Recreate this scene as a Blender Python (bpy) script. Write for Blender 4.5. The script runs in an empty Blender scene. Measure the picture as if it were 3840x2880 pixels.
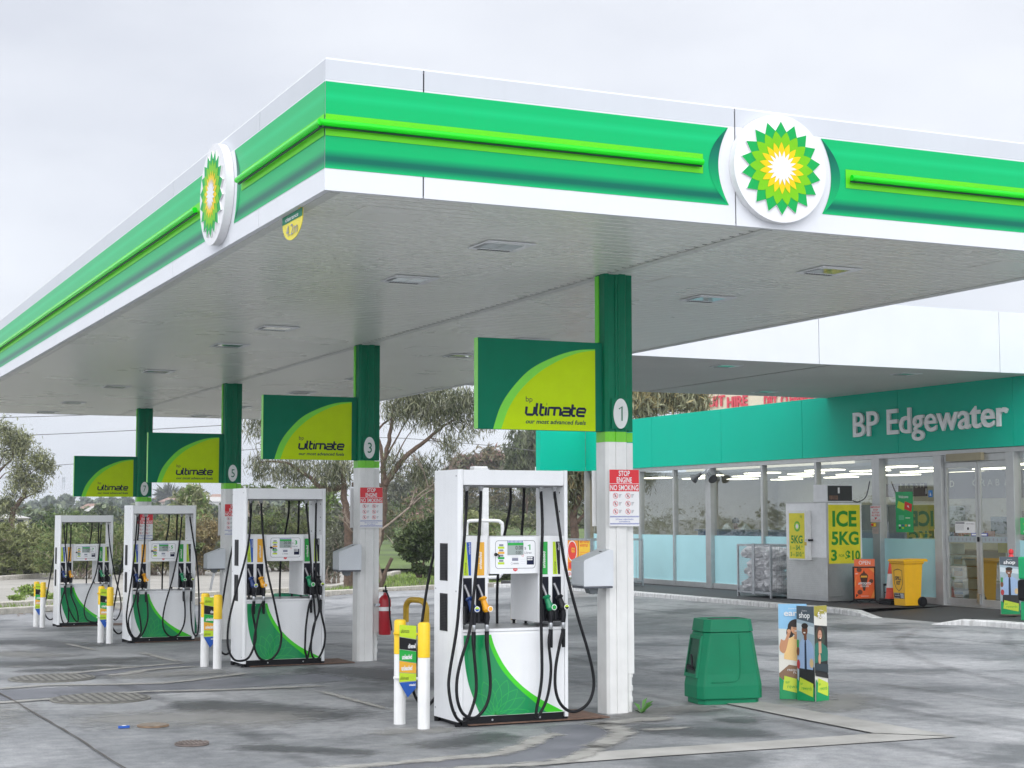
import bpy, bmesh, math, random
import numpy as np
from mathutils import Vector, Matrix
random.seed(7)
rng = np.random.default_rng(7)
SC = bpy.context.scene
COL = SC.collection

# ------------------------------------------------------------------ camera
cam = bpy.data.cameras.new('camera')
cam.sensor_width = 36.0
cam.lens = 6128.409 / 3840 * 36.0
cam.clip_start = 0.1
cam.clip_end = 5000
camo = bpy.data.objects.new('camera', cam)
COL.objects.link(camo)
CAM = Vector((-3.7775, -11.4692, 1.9097))
YAW, PIT, ROL = .4337, .0823, .0013
camo.location = CAM
camo.rotation_mode = 'QUATERNION'
camo.rotation_quaternion = (Matrix.Rotation(-YAW, 3, 'Z') @ Matrix.Rotation(math.pi / 2 + PIT, 3, 'X') @ Matrix.Rotation(-ROL, 3, 'Z')).to_quaternion()
SC.camera = camo

# ------------------------------------------------------------------ sky and sun
SUN_EL, SUN_AZ = math.radians(30), math.radians(203)   # azimuth clockwise from +Y
W = bpy.data.worlds.new('World')
SC.world = W
W.use_nodes = True
nt = W.node_tree
nt.nodes.clear()
def N(t, x=0, y=0, tree=None, **kw):
    n = (tree or nt).nodes.new(t)
    for k, v in kw.items():
        setattr(n, k, v)
    return n
out = N('ShaderNodeOutputWorld'); bg = N('ShaderNodeBackground'); bg.inputs[1].default_value = 0.1
sky = N('ShaderNodeTexSky'); sky.sky_type = 'NISHITA'; sky.sun_disc = False
sky.sun_elevation = SUN_EL; sky.sun_rotation = SUN_AZ
tc = N('ShaderNodeTexCoord'); sep = N('ShaderNodeSeparateXYZ')
nt.links.new(tc.outputs['Generated'], sep.inputs[0])
elev = N('ShaderNodeValToRGB')         # overcast luminance by elevation (deep cloud is brighter overhead)
cr = elev.color_ramp
cr.elements[0].position = 0.0; cr.elements[0].color = (.70, .735, .80, 1)
cr.elements[1].position = 1.0; cr.elements[1].color = (1.35, 1.36, 1.4, 1)
e = cr.elements.new(.06); e.color = (.725, .755, .815, 1)
e = cr.elements.new(.33); e.color = (.76, .78, .83, 1)
e = cr.elements.new(.60); e.color = (1.1, 1.12, 1.15, 1)
nt.links.new(sep.outputs[2], elev.inputs[0])
mp = N('ShaderNodeMapping'); mp.inputs['Scale'].default_value = (1.0, 1.0, 2.6)
nt.links.new(tc.outputs['Generated'], mp.inputs[0])
nz = N('ShaderNodeTexNoise'); nz.inputs['Scale'].default_value = 3.1; nz.inputs['Detail'].default_value = 5; nz.inputs['Roughness'].default_value = .5
nt.links.new(mp.outputs[0], nz.inputs['Vector'])
cl = N('ShaderNodeValToRGB')
cl.color_ramp.elements[0].position = .32; cl.color_ramp.elements[0].color = (8.1, 8.25, 8.6, 1)
cl.color_ramp.elements[1].position = .62; cl.color_ramp.elements[1].color = (10.2, 10.25, 10.3, 1)
nt.links.new(nz.outputs[0], cl.inputs[0])
mul = N('ShaderNodeMix', data_type='RGBA', blend_type='MULTIPLY'); mul.inputs[0].default_value = 1
nt.links.new(elev.outputs[0], mul.inputs[6]); nt.links.new(cl.outputs[0], mul.inputs[7])
# sky behind the camera brightened as added fill light under the canopy
side = N('ShaderNodeMapRange'); side.interpolation_type = 'SMOOTHSTEP'
side.inputs[1].default_value = .35; side.inputs[2].default_value = -.65; side.inputs[3].default_value = 1.0; side.inputs[4].default_value = 2.0
dt = N('ShaderNodeVectorMath', operation='DOT_PRODUCT'); dt.inputs[1].default_value = (.55, .83, 0); nt.links.new(tc.outputs['Generated'], dt.inputs[0]); nt.links.new(dt.outputs['Value'], side.inputs[0])
sc_ = N('ShaderNodeVectorMath', operation='SCALE'); nt.links.new(mul.outputs[2], sc_.inputs[0]); nt.links.new(side.outputs[0], sc_.inputs['Scale'])
mx = N('ShaderNodeMix', data_type='RGBA'); mx.inputs[0].default_value = .965
nt.links.new(sky.outputs[0], mx.inputs[6]); nt.links.new(sc_.outputs[0], mx.inputs[7])
nt.links.new(mx.outputs[2], bg.inputs[0]); nt.links.new(bg.outputs[0], out.inputs[0])

sl = bpy.data.lights.new('sun', 'SUN'); sl.energy = .6; sl.angle = math.radians(45); sl.color = (1, .965, .92)
so = bpy.data.objects.new('sun', sl); COL.objects.link(so)
sd = Vector((math.sin(SUN_AZ) * math.cos(SUN_EL), math.cos(SUN_AZ) * math.cos(SUN_EL), math.sin(SUN_EL)))
so.rotation_mode = 'QUATERNION'; so.rotation_quaternion = sd.to_track_quat('Z', 'Y'); so.location = (0, -20, 40)

vs = SC.view_settings
vs.view_transform = 'Standard'; vs.look = 'None'; vs.exposure = 0.30; vs.gamma = 1
SC.cycles.max_bounces = 8; SC.cycles.transparent_max_bounces = 12
SC.cycles.diffuse_bounces = 4

# ------------------------------------------------------------------ materials
def lin(h):
    if isinstance(h, str):
        h = [int(h[i:i + 2], 16) for i in (0, 2, 4)]
    r = []
    for c in h:
        c = c / 255
        r.append(c / 12.92 if c <= .04045 else ((c + .055) / 1.055) ** 2.4)
    return tuple(r)
MATS = {}
def pm(name, col, rough=.5, metal=0., var=.05, scale=6., bump=0., spec=.5, emit=0., coat=0., grime=0.):
    """procedural principled: base colour broken up by two noises, roughness varied, optional bump"""
    if name in MATS: return MATS[name]
    if isinstance(col, str): col = lin(col)
    m = bpy.data.materials.new(name); m.use_nodes = True
    t = m.node_tree; b = t.nodes['Principled BSDF']
    b.inputs['Metallic'].default_value = metal
    b.inputs['Specular IOR Level'].default_value = spec
    b.inputs['Coat Weight'].default_value = coat; b.inputs['Coat Roughness'].default_value = .1
    c = t.nodes.new('ShaderNodeTexCoord')
    n = t.nodes.new('ShaderNodeTexNoise'); n.inputs['Scale'].default_value = scale; n.inputs['Detail'].default_value = 4
    t.links.new(c.outputs['Object'], n.inputs['Vector'])
    r = t.nodes.new('ShaderNodeValToRGB')
    r.color_ramp.elements[0].position = .3; r.color_ramp.elements[1].position = .7
    r.color_ramp.elements[0].color = tuple(max(0, x * (1 - var)) for x in col) + (1,)
    r.color_ramp.elements[1].color = tuple(min(1, x * (1 + var)) for x in col) + (1,)
    t.links.new(n.outputs[0], r.inputs[0])
    src = r.outputs[0]
    if grime:
        mpn = t.nodes.new('ShaderNodeMapping'); mpn.inputs['Scale'].default_value = (9, 9, .7)
        t.links.new(c.outputs['Object'], mpn.inputs[0])
        n2 = t.nodes.new('ShaderNodeTexNoise'); n2.inputs['Scale'].default_value = 1.4; n2.inputs['Detail'].default_value = 6
        t.links.new(mpn.outputs[0], n2.inputs['Vector'])
        r2 = t.nodes.new('ShaderNodeValToRGB'); r2.color_ramp.elements[0].position = .48; r2.color_ramp.elements[1].position = .75
        r2.color_ramp.elements[0].color = (0, 0, 0, 1); r2.color_ramp.elements[1].color = (grime, grime, grime, 1)
        t.links.new(n2.outputs[0], r2.inputs[0])
        mxx = t.nodes.new('ShaderNodeMix'); mxx.data_type = 'RGBA'
        t.links.new(r2.outputs[0], mxx.inputs[0]); t.links.new(src, mxx.inputs[6])
        mxx.inputs[7].default_value = (.13, .12, .10, 1)
        src = mxx.outputs[2]
    t.links.new(src, b.inputs['Base Color'])
    mr = t.nodes.new('ShaderNodeMapRange'); mr.inputs[3].default_value = max(.02, rough * .85); mr.inputs[4].default_value = min(1, rough * 1.15)
    t.links.new(n.outputs[0], mr.inputs[0]); t.links.new(mr.outputs[0], b.inputs['Roughness'])
    if bump:
        bp = t.nodes.new('ShaderNodeBump'); bp.inputs['Strength'].default_value = bump; bp.inputs['Distance'].default_value = .01
        nb = t.nodes.new('ShaderNodeTexNoise'); nb.inputs['Scale'].default_value = scale * 6; nb.inputs['Detail'].default_value = 4
        t.links.new(c.outputs['Object'], nb.inputs['Vector']); t.links.new(nb.outputs[0], bp.inputs['Height'])
        t.links.new(bp.outputs[0], b.inputs['Normal'])
    if emit:
        b.inputs['Emission Color'].default_value = col + (1,); b.inputs['Emission Strength'].default_value = emit
    MATS[name] = m
    return m

white = pm('white_paint', (.80, .81, .82), .4, grime=.04, spec=.35)
whitepanel = pm('white_panel', (.70, .715, .745), .42, var=.02, scale=1.5, spec=.25, grime=.015)
panelgrey = pm('panel_grey', (.56, .58, .615), .45, var=.02, scale=1.5, spec=.25, grime=.02)
pumpwhite = pm('dispenser_white', (.84, .85, .86), .35, var=.015, grime=.035, spec=.35)
colwhite = pm('column_white', (.78, .78, .76), .45, grime=.05)
dkgreen = pm('dark_green', (.0, .165, .08), .42, var=.06, spec=.15)
sgreen = pm('sign_green', (.0, .165, .085), .45, var=.04, spec=.10)
lime = pm('lime', (.13, .62, .018), .35, spec=.25)
ygreen = pm('yellow_green', (.50, .70, .003), .45, var=.03, spec=.10)
bgreen = pm('bin_green', (.0, .185, .085), .48, var=.06, bump=.05, spec=.3)
yellow = pm('safety_yellow', (.80, .52, .012), .35, var=.06, grime=.12)
black = pm('black_rubber', (.006, .006, .008), .5, var=.2, spec=.25)
dark = pm('dark_plastic', (.008, .008, .011), .45, var=.15, spec=.3)
navy = pm('navy', (.003, .008, .04), .45, spec=.25)
blue = pm('blue', (.012, .09, .42), .35)
red = pm('sign_red', (.70, .015, .025), .4)
pipered = pm('extinguisher_red', (.42, .01, .02), .3)
steel = pm('steel', (.55, .56, .57), .28, metal=1., var=.08)
alu = pm('aluminium', (.50, .51, .51), .42, metal=.75, var=.06, grime=.06)
galv = pm('galvanised', (.45, .47, .49), .45, metal=.8, var=.15, scale=14)
greybox = pm('grey_plastic', (.66, .69, .72), .4, var=.03)
amber = pm('label_amber', (.82, .42, .03), .4)
lgreen = pm('label_green', (.01, .38, .05), .4)
llime = pm('label_lime', (.50, .70, .02), .4)
paper = pm('paper_white', (.82, .82, .82), .5, var=.02)
ink = pm('ink_black', (.02, .02, .025), .5)
inkgrey = pm('ink_grey', (.28, .28, .30), .5)
lcdm = pm('lcd', (.34, .40, .38), .25, var=.04)
orange = pm('orange_sheet', (.85, .14, .03), .4)
inkblue = pm('ink_blue', (.05, .09, .42), .5)
skin = pm('skin', (.50, .26, .16), .5)
skin2 = pm('skin_tan', (.26, .12, .065), .5)
hair = pm('hair', (.012, .009, .008), .5)
asphaltkerb = pm('kerb_concrete', (.50, .47, .42), .8, var=.2, scale=9, bump=.3, grime=.3)
kerbpaint = pm('kerb_white', (.66, .66, .65), .7, var=.15, scale=9, bump=.2, grime=.55)
rust = pm('rusty_steel', (.17, .10, .07), .8, var=.35, scale=20)
teal = pm('fascia_teal', (.0, .46, .31), .42, var=.025, scale=.6, spec=.12)
trunkm = pm('bark', (.11, .075, .055), .9, var=.4, scale=10, bump=.8)
barkgrey = pm('bark_grey', (.26, .21, .17), .9, var=.35, scale=10, bump=.6)

def glassm(name, tint, refl, rough=.0):
    if name in MATS: return MATS[name]
    m = bpy.data.materials.new(name); m.use_nodes = True
    t = m.node_tree; t.nodes.clear()
    o = t.nodes.new('ShaderNodeOutputMaterial'); mixs = t.nodes.new('ShaderNodeMixShader')
    tr = t.nodes.new('ShaderNodeBsdfTransparent'); tr.inputs[0].default_value = tint + (1,)
    gl = t.nodes.new('ShaderNodeBsdfGlossy'); gl.inputs['Roughness'].default_value = rough; gl.inputs[0].default_value = (.95, 1, .99, 1)
    c = t.nodes.new('ShaderNodeTexCoord'); nn = t.nodes.new('ShaderNodeTexNoise'); nn.inputs['Scale'].default_value = .55
    nn.inputs['Detail'].default_value = 1
    bp = t.nodes.new('ShaderNodeBump'); bp.inputs['Strength'].default_value = .04; bp.inputs['Distance'].default_value = .05
    t.links.new(c.outputs['Object'], nn.inputs['Vector']); t.links.new(nn.outputs[0], bp.inputs['Height']); t.links.new(bp.outputs[0], gl.inputs['Normal'])
    lw = t.nodes.new('ShaderNodeLayerWeight'); lw.inputs[0].default_value = .25
    mr = t.nodes.new('ShaderNodeMapRange'); mr.inputs[3].default_value = refl; mr.inputs[4].default_value = 1
    t.links.new(lw.outputs['Fresnel'], mr.inputs[0]); t.links.new(mr.outputs[0], mixs.inputs[0])
    t.links.new(tr.outputs[0], mixs.inputs[1]); t.links.new(gl.outputs[0], mixs.inputs[2]); t.links.new(mixs.outputs[0], o.inputs[0])
    MATS[name] = m
    return m
shopglass = glassm('shop_glass', (.88, .95, .94), .27)
film = pm('frosted_film', (.42, .72, .76), .25, var=.03, scale=1.5)

def zgrad(name, stops, rough=.32, coat=.2, axis=2, spec=.5, var=.04):
    """printed vinyl: colour depends on height on the panel (object space)"""
    m = bpy.data.materials.new(name); m.use_nodes = True
    t = m.node_tree; b = t.nodes['Principled BSDF']; b.inputs['Roughness'].default_value = rough; b.inputs['Coat Weight'].default_value = 0; b.inputs['Specular IOR Level'].default_value = .15
    b.inputs['Coat Roughness'].default_value = .12
    c = t.nodes.new('ShaderNodeTexCoord'); s = t.nodes.new('ShaderNodeSeparateXYZ'); t.links.new(c.outputs['Object'], s.inputs[0])
    z0, z1 = stops[0][0], stops[-1][0]
    mr = t.nodes.new('ShaderNodeMapRange'); mr.inputs[1].default_value = z0; mr.inputs[2].default_value = z1
    t.links.new(s.outputs[axis], mr.inputs[0])
    r = t.nodes.new('ShaderNodeValToRGB'); els = r.color_ramp.elements
    for i, (z, col) in enumerate(stops):
        p = (z - z0) / (z1 - z0)
        if i < 2: el = els[i]; el.position = p if i == 0 else p
        else: el = els.new(p)
        el.color = tuple(col) + (1,)
    t.links.new(mr.outputs[0], r.inputs[0])
    n = t.nodes.new('ShaderNodeTexNoise'); n.inputs['Scale'].default_value = 1.3; n.inputs['Detail'].default_value = 3
    t.links.new(c.outputs['Object'], n.inputs['Vector'])
    mr2 = t.nodes.new('ShaderNodeMapRange'); mr2.inputs[3].default_value = 1 - var; mr2.inputs[4].default_value = 1 + var
    t.links.new(n.outputs[0], mr2.inputs[0])
    vm = t.nodes.new('ShaderNodeVectorMath'); vm.operation = 'SCALE'
    t.links.new(r.outputs[0], vm.inputs[0]); t.links.new(mr2.outputs[0], vm.inputs['Scale'])
    t.links.new(vm.outputs[0], b.inputs['Base Color'])
    MATS[name] = m
    return m

# ------------------------------------------------------------------ mesh builder
class MB:
    def __init__(s): s.v = []; s.f = []; s.m = []; s.mats = []
    def mi(s, m):
        if m not in s.mats: s.mats.append(m)
        return s.mats.index(m)
    def poly(s, pts, m):
        i = len(s.v); s.v += [tuple(p) for p in pts]; s.f.append(tuple(range(i, i + len(pts)))); s.m.append(s.mi(m)); return s
    def mesh(s, vs, fs, m):
        i = len(s.v); s.v += [tuple(p) for p in vs]; k = s.mi(m)
        for f in fs: s.f.append(tuple(i + q for q in f)); s.m.append(k)
        return s
    def box(s, x0, x1, y0, y1, z0, z1, m, taper=0):
        t = taper
        vs = [(x0, y0, z0), (x1, y0, z0), (x1, y1, z0), (x0, y1, z0), (x0 + t, y0 + t, z1), (x1 - t, y0 + t, z1), (x1 - t, y1 - t, z1), (x0 + t, y1 - t, z1)]
        return s.mesh(vs, [(3, 2, 1, 0), (4, 5, 6, 7), (0, 1, 5, 4), (1, 2, 6, 5), (2, 3, 7, 6), (3, 0, 4, 7)], m)
    def tube(s, path, r, m, n=8, cap=True):
        P = [Vector(p) for p in path]
        R = r if isinstance(r, (list, tuple)) else [r] * len(P)
        rings = []; up = None
        for i, p in enumerate(P):
            d = (P[min(i + 1, len(P) - 1)] - P[max(i - 1, 0)]).normalized()
            if up is None:
                up = d.orthogonal().normalized()
            up = (up - d * up.dot(d))
            up = up.normalized() if up.length > 1e-6 else d.orthogonal().normalized()
            w = d.cross(up)
            rings.append([p + (up * math.cos(2 * math.pi * k / n) + w * math.sin(2 * math.pi * k / n)) * R[i] for k in range(n)])
        vs = [v for rg in rings for v in rg]; fs = []
        for i in range(len(P) - 1):
            for k in range(n):
                a = i * n + k; b = i * n + (k + 1) % n
                fs.append((a, b, b + n, a + n))
        if cap:
            fs.append(tuple(range(n - 1, -1, -1))); fs.append(tuple(range((len(P) - 1) * n, len(P) * n)))
        return s.mesh(vs, fs, m)
    def cyl(s, p0, p1, r, m, n=16, r1=None): return s.tube([p0, p1], [r, r if r1 is None else r1], m, n)
    def prism(s, pts, O, U, V, D, m, side=None):
        """2D outline on plane O,U,V extruded by vector D"""
        O, U, V, D = Vector(O), Vector(U), Vector(V), Vector(D)
        a = [O + U * p[0] + V * p[1] for p in pts]; b = [p + D for p in a]; n = len(pts)
        s.poly(b, m); s.poly(a[::-1], side or m)
        s.mesh(a + b, [(i, (i + 1) % n, n + (i + 1) % n, n + i) for i in range(n)], side or m)
        return s
    def flat(s, pts, O, U, V, m):
        O, U, V = Vector(O), Vector(U), Vector(V)
        return s.poly([O + U * p[0] + V * p[1] for p in pts], m)
    def strip(s, A, B, O, U, V, m):
        """quad strip between two 2D polylines"""
        O, U, V = Vector(O), Vector(U), Vector(V); n = len(A)
        vs = [O + U * p[0] + V * p[1] for p in list(A) + list(B)]
        return s.mesh(vs, [(i, i + 1, n + i + 1, n + i) for i in range(n - 1)], m)
    def line2(s, pts, w, O, U, V, m):
        """flat stroke of width w along 2D polyline"""
        L = []; Rr = []
        for i, p in enumerate(pts):
            a = pts[max(i - 1, 0)]; b = pts[min(i + 1, len(pts) - 1)]
            dx, dy = b[0] - a[0], b[1] - a[1]; l = math.hypot(dx, dy) or 1
            nx, ny = -dy / l * w / 2, dx / l * w / 2
            L.append((p[0] + nx, p[1] + ny)); Rr.append((p[0] - nx, p[1] - ny))
        return s.strip(L, Rr, O, U, V, m)
    def text(s, st, O, U, V, h, m, width=None, bold=0., shear=0., align='L', spacing=1., depth=0):
        vs, fs, wd = text2d(st, bold, shear, spacing)
        k = h; kx = (width / wd) if width else h
        off = 0 if align == 'L' else (-wd * kx / 2 if align == 'C' else -wd * kx)
        O, U, V = Vector(O), Vector(U), Vector(V)
        base = [O + U * (x * kx + off) + V * (y * k) for x, y in vs]
        if depth:
            Nn = U.cross(V).normalized() * depth; nv = len(base)
            top = [p + Nn for p in base]
            edges = {}
            for f in fs:
                for i in range(len(f)):
                    e_ = (f[i], f[(i + 1) % len(f)])
                    if (e_[1], e_[0]) in edges: del edges[(e_[1], e_[0])]
                    else: edges[e_] = 1
            s.mesh(base + top, [tuple(nv + q for q in f) for f in fs] + [(a, b, nv + b, nv + a) for a, b in edges], m)
        else:
            s.mesh(base, fs, m)
        return s
    def build(s, name, parent=None, smooth=False, bevel=0., kind=None, auto=None):
        o0 = parent_world(parent) if parent else Vector((0, 0, 0))
        me = bpy.data.meshes.new(name)
        me.from_pydata([(p[0] - o0[0], p[1] - o0[1], p[2] - o0[2]) for p in s.v], [], s.f)
        for m in s.mats: me.materials.append(m)
        me.polygons.foreach_set('material_index', s.m)
        if smooth: me.polygons.foreach_set('use_smooth', [True] * len(s.f))
        me.update()
        ob = bpy.data.objects.new(name, me); COL.objects.link(ob)
        if parent: ob.parent = parent
        if smooth and auto:
            try: me.set_sharp_from_angle(angle=math.radians(auto))
            except Exception: pass
        if bevel:
            b = ob.modifiers.new('bevel', 'BEVEL'); b.width = bevel; b.segments = 2; b.limit_method = 'ANGLE'; b.angle_limit = math.radians(40)
        if kind: ob['kind'] = kind
        return ob

def parent_world(p):
    v = Vector((0, 0, 0))
    while p: v = v + p.location; p = p.parent
    return v
_T = {}
def text2d(st, bold, shear, spacing):
    key = (st, bold, shear, spacing)
    if key in _T: return _T[key]
    c = bpy.data.curves.new('t', 'FONT'); c.body = st; c.offset = bold; c.shear = shear; c.space_character = spacing
    c.resolution_u = 3
    o = bpy.data.objects.new('t', c); COL.objects.link(o)
    dg = bpy.context.evaluated_depsgraph_get(); dg.update()
    me = bpy.data.meshes.new_from_object(o.evaluated_get(dg))
    vs = [(v.co.x / .70, v.co.y / .70) for v in me.vertices]; fs = [tuple(p.vertices) for p in me.polygons]
    bpy.data.objects.remove(o); bpy.data.curves.remove(c); bpy.data.meshes.remove(me)
    x0 = min(p[0] for p in vs); x1 = max(p[0] for p in vs)
    vs = [(x - x0, y) for x, y in vs]
    _T[key] = (vs, fs, x1 - x0)
    return _T[key]

def tag(o, label, cat, group=None):
    o['label'] = label; o['category'] = cat
    if group: o['group'] = group
    return o
def thing(name, loc, label, cat, group=None):
    o = bpy.data.objects.new(name, None); COL.objects.link(o); o.location = loc; o.empty_display_size = .2
    return tag(o, label, cat, group)
def dup(root, loc, label, group=None):
    r = root.copy(); COL.objects.link(r); r.location = loc; r['label'] = label
    if group: r['group'] = group
    for ch in list(root.children):
        c = ch.copy(); COL.objects.link(c); c.parent = r
        for g in list(ch.children):
            d = g.copy(); COL.objects.link(d); d.parent = c
    return r
def spl(pts, n=6):
    """Catmull-Rom through points (2D or 3D)"""
    P = [np.array(p, float) for p in pts]; o = []
    for i in range(len(P) - 1):
        a = P[max(i - 1, 0)]; b = P[i]; c = P[i + 1]; d = P[min(i + 2, len(P) - 1)]
        for k in range(n):
            t = k / n
            o.append(.5 * ((2 * b) + (-a + c) * t + (2 * a - 5 * b + 4 * c - d) * t * t + (-a + 3 * b - 3 * c + d) * t ** 3))
    o.append(P[-1])
    return [tuple(p) for p in o]
def circ(cx, cy, rx, ry=None, n=32, a0=0, a1=2 * math.pi, close=False):
    ry = rx if ry is None else ry
    m = n + 1 if close else n
    return [(cx + rx * math.cos(a0 + (a1 - a0) * k / n), cy + ry * math.sin(a0 + (a1 - a0) * k / n)) for k in range(m)]
def rrect(x0, x1, y0, y1, r, n=5):
    o = []
    for cx, cy, a in ((x1 - r, y0 + r, -90), (x1 - r, y1 - r, 0), (x0 + r, y1 - r, 90), (x0 + r, y0 + r, 180)):
        for k in range(n + 1):
            t = math.radians(a + 90 * k / n); o.append((cx + r * math.cos(t), cy + r * math.sin(t)))
    return o
XU, YU, ZU = Vector((1, 0, 0)), Vector((0, 1, 0)), Vector((0, 0, 1))

# camera-calibrated point finder: a spot in the photo (2212 px wide) at a given depth in metres
_fw = Vector((math.sin(YAW) * math.cos(PIT), math.cos(YAW) * math.cos(PIT), math.sin(PIT)))
_r = Vector((math.cos(YAW), -math.sin(YAW), 0)); _u = _r.cross(_fw)
def at(px, py, d):
    k = 3840 / 2212
    return CAM + (_fw + _r * ((px * k - 1920) / 6128.4) - _u * ((py * k - 1440) / 6128.4)) * d

# ------------------------------------------------------------------ ground
def sst(a, b, x):
    t = min(1, max(0, (x - a) / (b - a))); return t * t * (3 - 2 * t)
GY = [-60, 4, 9.9, 17.1, 24.4, 31, 45, 75, 140, 300, 700, 1500, 3000]
GZ = [0, 0, -.047, -.217, -.372, -.47, -.52, -.7, -1.2, -1.4, -1.5, -1.5, -1.5]
def gh(x, y):
    a = float(np.interp(y, GY, GZ))
    w = sst(9, 16, x) * (1 - sst(30, 42, y))
    return a * (1 - w) + (-.05) * w

def stuffmat_ground():
    m = bpy.data.materials.new('forecourt_asphalt'); m.use_nodes = True
    t = m.node_tree; b = t.nodes['Principled BSDF']; b.inputs['Specular IOR Level'].default_value = .55
    c = t.nodes.new('ShaderNodeTexCoord')
    def noise(scale, detail=4, rough=.55, mapscale=None, rot=0):
        n = t.nodes.new('ShaderNodeTexNoise'); n.inputs['Scale'].default_value = scale; n.inputs['Detail'].default_value = detail
        n.inputs['Roughness'].default_value = rough
        if mapscale:
            mp_ = t.nodes.new('ShaderNodeMapping'); mp_.inputs['Scale'].default_value = mapscale; mp_.inputs['Rotation'].default_value = (0, 0, rot)
            t.links.new(c.outputs['Object'], mp_.inputs[0]); t.links.new(mp_.outputs[0], n.inputs['Vector'])
        else: t.links.new(c.outputs['Object'], n.inputs['Vector'])
        return n
    def ramp(n, p0, p1, c0, c1):
        r = t.nodes.new('ShaderNodeValToRGB'); r.color_ramp.elements[0].position = p0; r.color_ramp.elements[1].position = p1
        r.color_ramp.elements[0].color = tuple(c0) + (1,); r.color_ramp.elements[1].color = tuple(c1) + (1,)
        t.links.new(n.outputs[0], r.inputs[0]); return r
    def mix(f, a, b_, mode='MIX'):
        mm = t.nodes.new('ShaderNodeMix'); mm.data_type = 'RGBA'; mm.blend_type = mode
        if isinstance(f, float): mm.inputs[0].default_value = f
        else: t.links.new(f, mm.inputs[0])
        for i, q in ((6, a), (7, b_)):
            if isinstance(q, tuple): mm.inputs[i].default_value = q + (1,)
            else: t.links.new(q, mm.inputs[i])
        return mm.outputs[2]
    base = ramp(noise(.22, 5), .36, .62, (.15, .157, .167), (.37, .372, .38))
    stain = ramp(noise(.5, 6, .62), .50, .62, (0, 0, 0), (.85, .85, .85))
    x = mix(stain.outputs[0], base.outputs[0], (.085, .092, .098))
    streak = ramp(noise(1.0, 6, .62, (.6, 2.4, 1), .5), .55, .74, (0, 0, 0), (.35, .35, .35))
    x = mix(streak.outputs[0], x, (.31, .30, .285))
    streak2 = ramp(noise(.8, 5, .6, (2.6, .25, 1), .15), .56, .72, (0, 0, 0), (.55, .55, .55))
    x = mix(streak2.outputs[0], x, (.115, .118, .130))
    mott = ramp(noise(7, 7, .68), .3, .7, (.74, .75, .76), (1.24, 1.23, 1.22))
    x = mix(1.0, x, mott.outputs[0], 'MULTIPLY')
    fine = ramp(noise(60, 3, .7), .3, .7, (.72, .72, .72), (1.28, 1.28, 1.28))
    x = mix(1.0, x, fine.outputs[0], 'MULTIPLY')
    spots = ramp(noise(5.5, 3, .5), .70, .74, (0, 0, 0), (.55, .55, .55))
    x = mix(spots.outputs[0], x, (.36, .35, .33))
    t.links.new(x, b.inputs['Base Color'])
    rr = t.nodes.new('ShaderNodeMapRange'); rr.inputs[3].default_value = .42; rr.inputs[4].default_value = .72
    t.links.new(noise(.9, 5, .6).outputs[0], rr.inputs[0]); t.links.new(rr.outputs[0], b.inputs['Roughness'])
    bp = t.nodes.new('ShaderNodeBump'); bp.inputs['Strength'].default_value = .25; bp.inputs['Distance'].default_value = .006
    t.links.new(noise(90, 3, .7).outputs[0], bp.inputs['Height']); t.links.new(bp.outputs[0], b.inputs['Normal'])
    return m
asphalt = stuffmat_ground()
def gmat(name, c0, c1, scale, rough=.85, bump=.4, c2=None):
    m = pm(name, tuple((a + b) / 2 for a, b in zip(c0, c1)), rough, var=.01, scale=scale, bump=bump)
    r = [n for n in m.node_tree.nodes if n.type == 'VALTORGB'][0]
    r.color_ramp.elements[0].color = c0 + (1,); r.color_ramp.elements[1].color = c1 + (1,)
    if c2:
        e_ = r.color_ramp.elements.new(.5); e_.color = c2 + (1,)
    return m
xs = sorted(set([-1500, -800, -400, -200, -100, -60, -40] + list(range(-30, 62, 2)) + [70, 85, 100, 130, 170, 230, 320, 450, 700, 1100, 1800]))
ys = sorted(set([-400, -150, -60, -40] + list(range(-30, 80, 2)) + [85, 95, 110, 140, 180, 230, 300, 380, 480, 600, 700, 900, 1200, 1600, 2200, 3000]))
g = MB(); vs_ = [(x, y, gh(x, y)) for y in ys for x in xs]; nx = len(xs)
g.mesh(vs_, [(j * nx + i, j * nx + i + 1, (j + 1) * nx + i + 1, (j + 1) * nx + i) for j in range(len(ys) - 1) for i in range(nx - 1)], asphalt)
g.build('ground', kind='structure', smooth=True)

def sheet(name, poly, m, dz, step=1.5, kind='structure'):
    """a ground-hugging sheet over a convex-ish polygon (xy), dz above the ground"""
    bm = bmesh.new()
    f = bm.faces.new([bm.verts.new((p[0], p[1], 0)) for p in poly])
    xs_ = [p[0] for p in poly]; ys_ = [p[1] for p in poly]
    for ax, lo, hi in ((0, min(xs_), max(xs_)), (1, min(ys_), max(ys_))):
        k = math.floor(lo / step) * step
        while k < hi:
            co = Vector((k, 0, 0)) if ax == 0 else Vector((0, k, 0)); no = Vector((1, 0, 0)) if ax == 0 else Vector((0, 1, 0))
            bmesh.ops.bisect_plane(bm, geom=bm.verts[:] + bm.edges[:] + bm.faces[:], plane_co=co, plane_no=no)
            k += step
    for v in bm.verts: v.co.z = gh(v.co.x, v.co.y) + dz
    bmesh.ops.recalc_face_normals(bm, faces=bm.faces[:])
    me = bpy.data.meshes.new(name); bm.to_mesh(me); bm.free(); me.materials.append(m)
    if me.polygons and me.polygons[0].normal.z < 0: me.flip_normals()
    o = bpy.data.objects.new(name, me); COL.objects.link(o); o['kind'] = kind
    return o
concpale = gmat('pale_concrete', (.30, .29, .27), (.44, .43, .405), 2.2, .8, .2)
patchm = gmat('trench_asphalt', (.165, .172, .195), (.245, .25, .275), 1.7, .6, .25)
concstain = gmat('pump_apron_concrete', (.12, .122, .118), (.20, .198, .185), 1.4, .65, .2)
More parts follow.
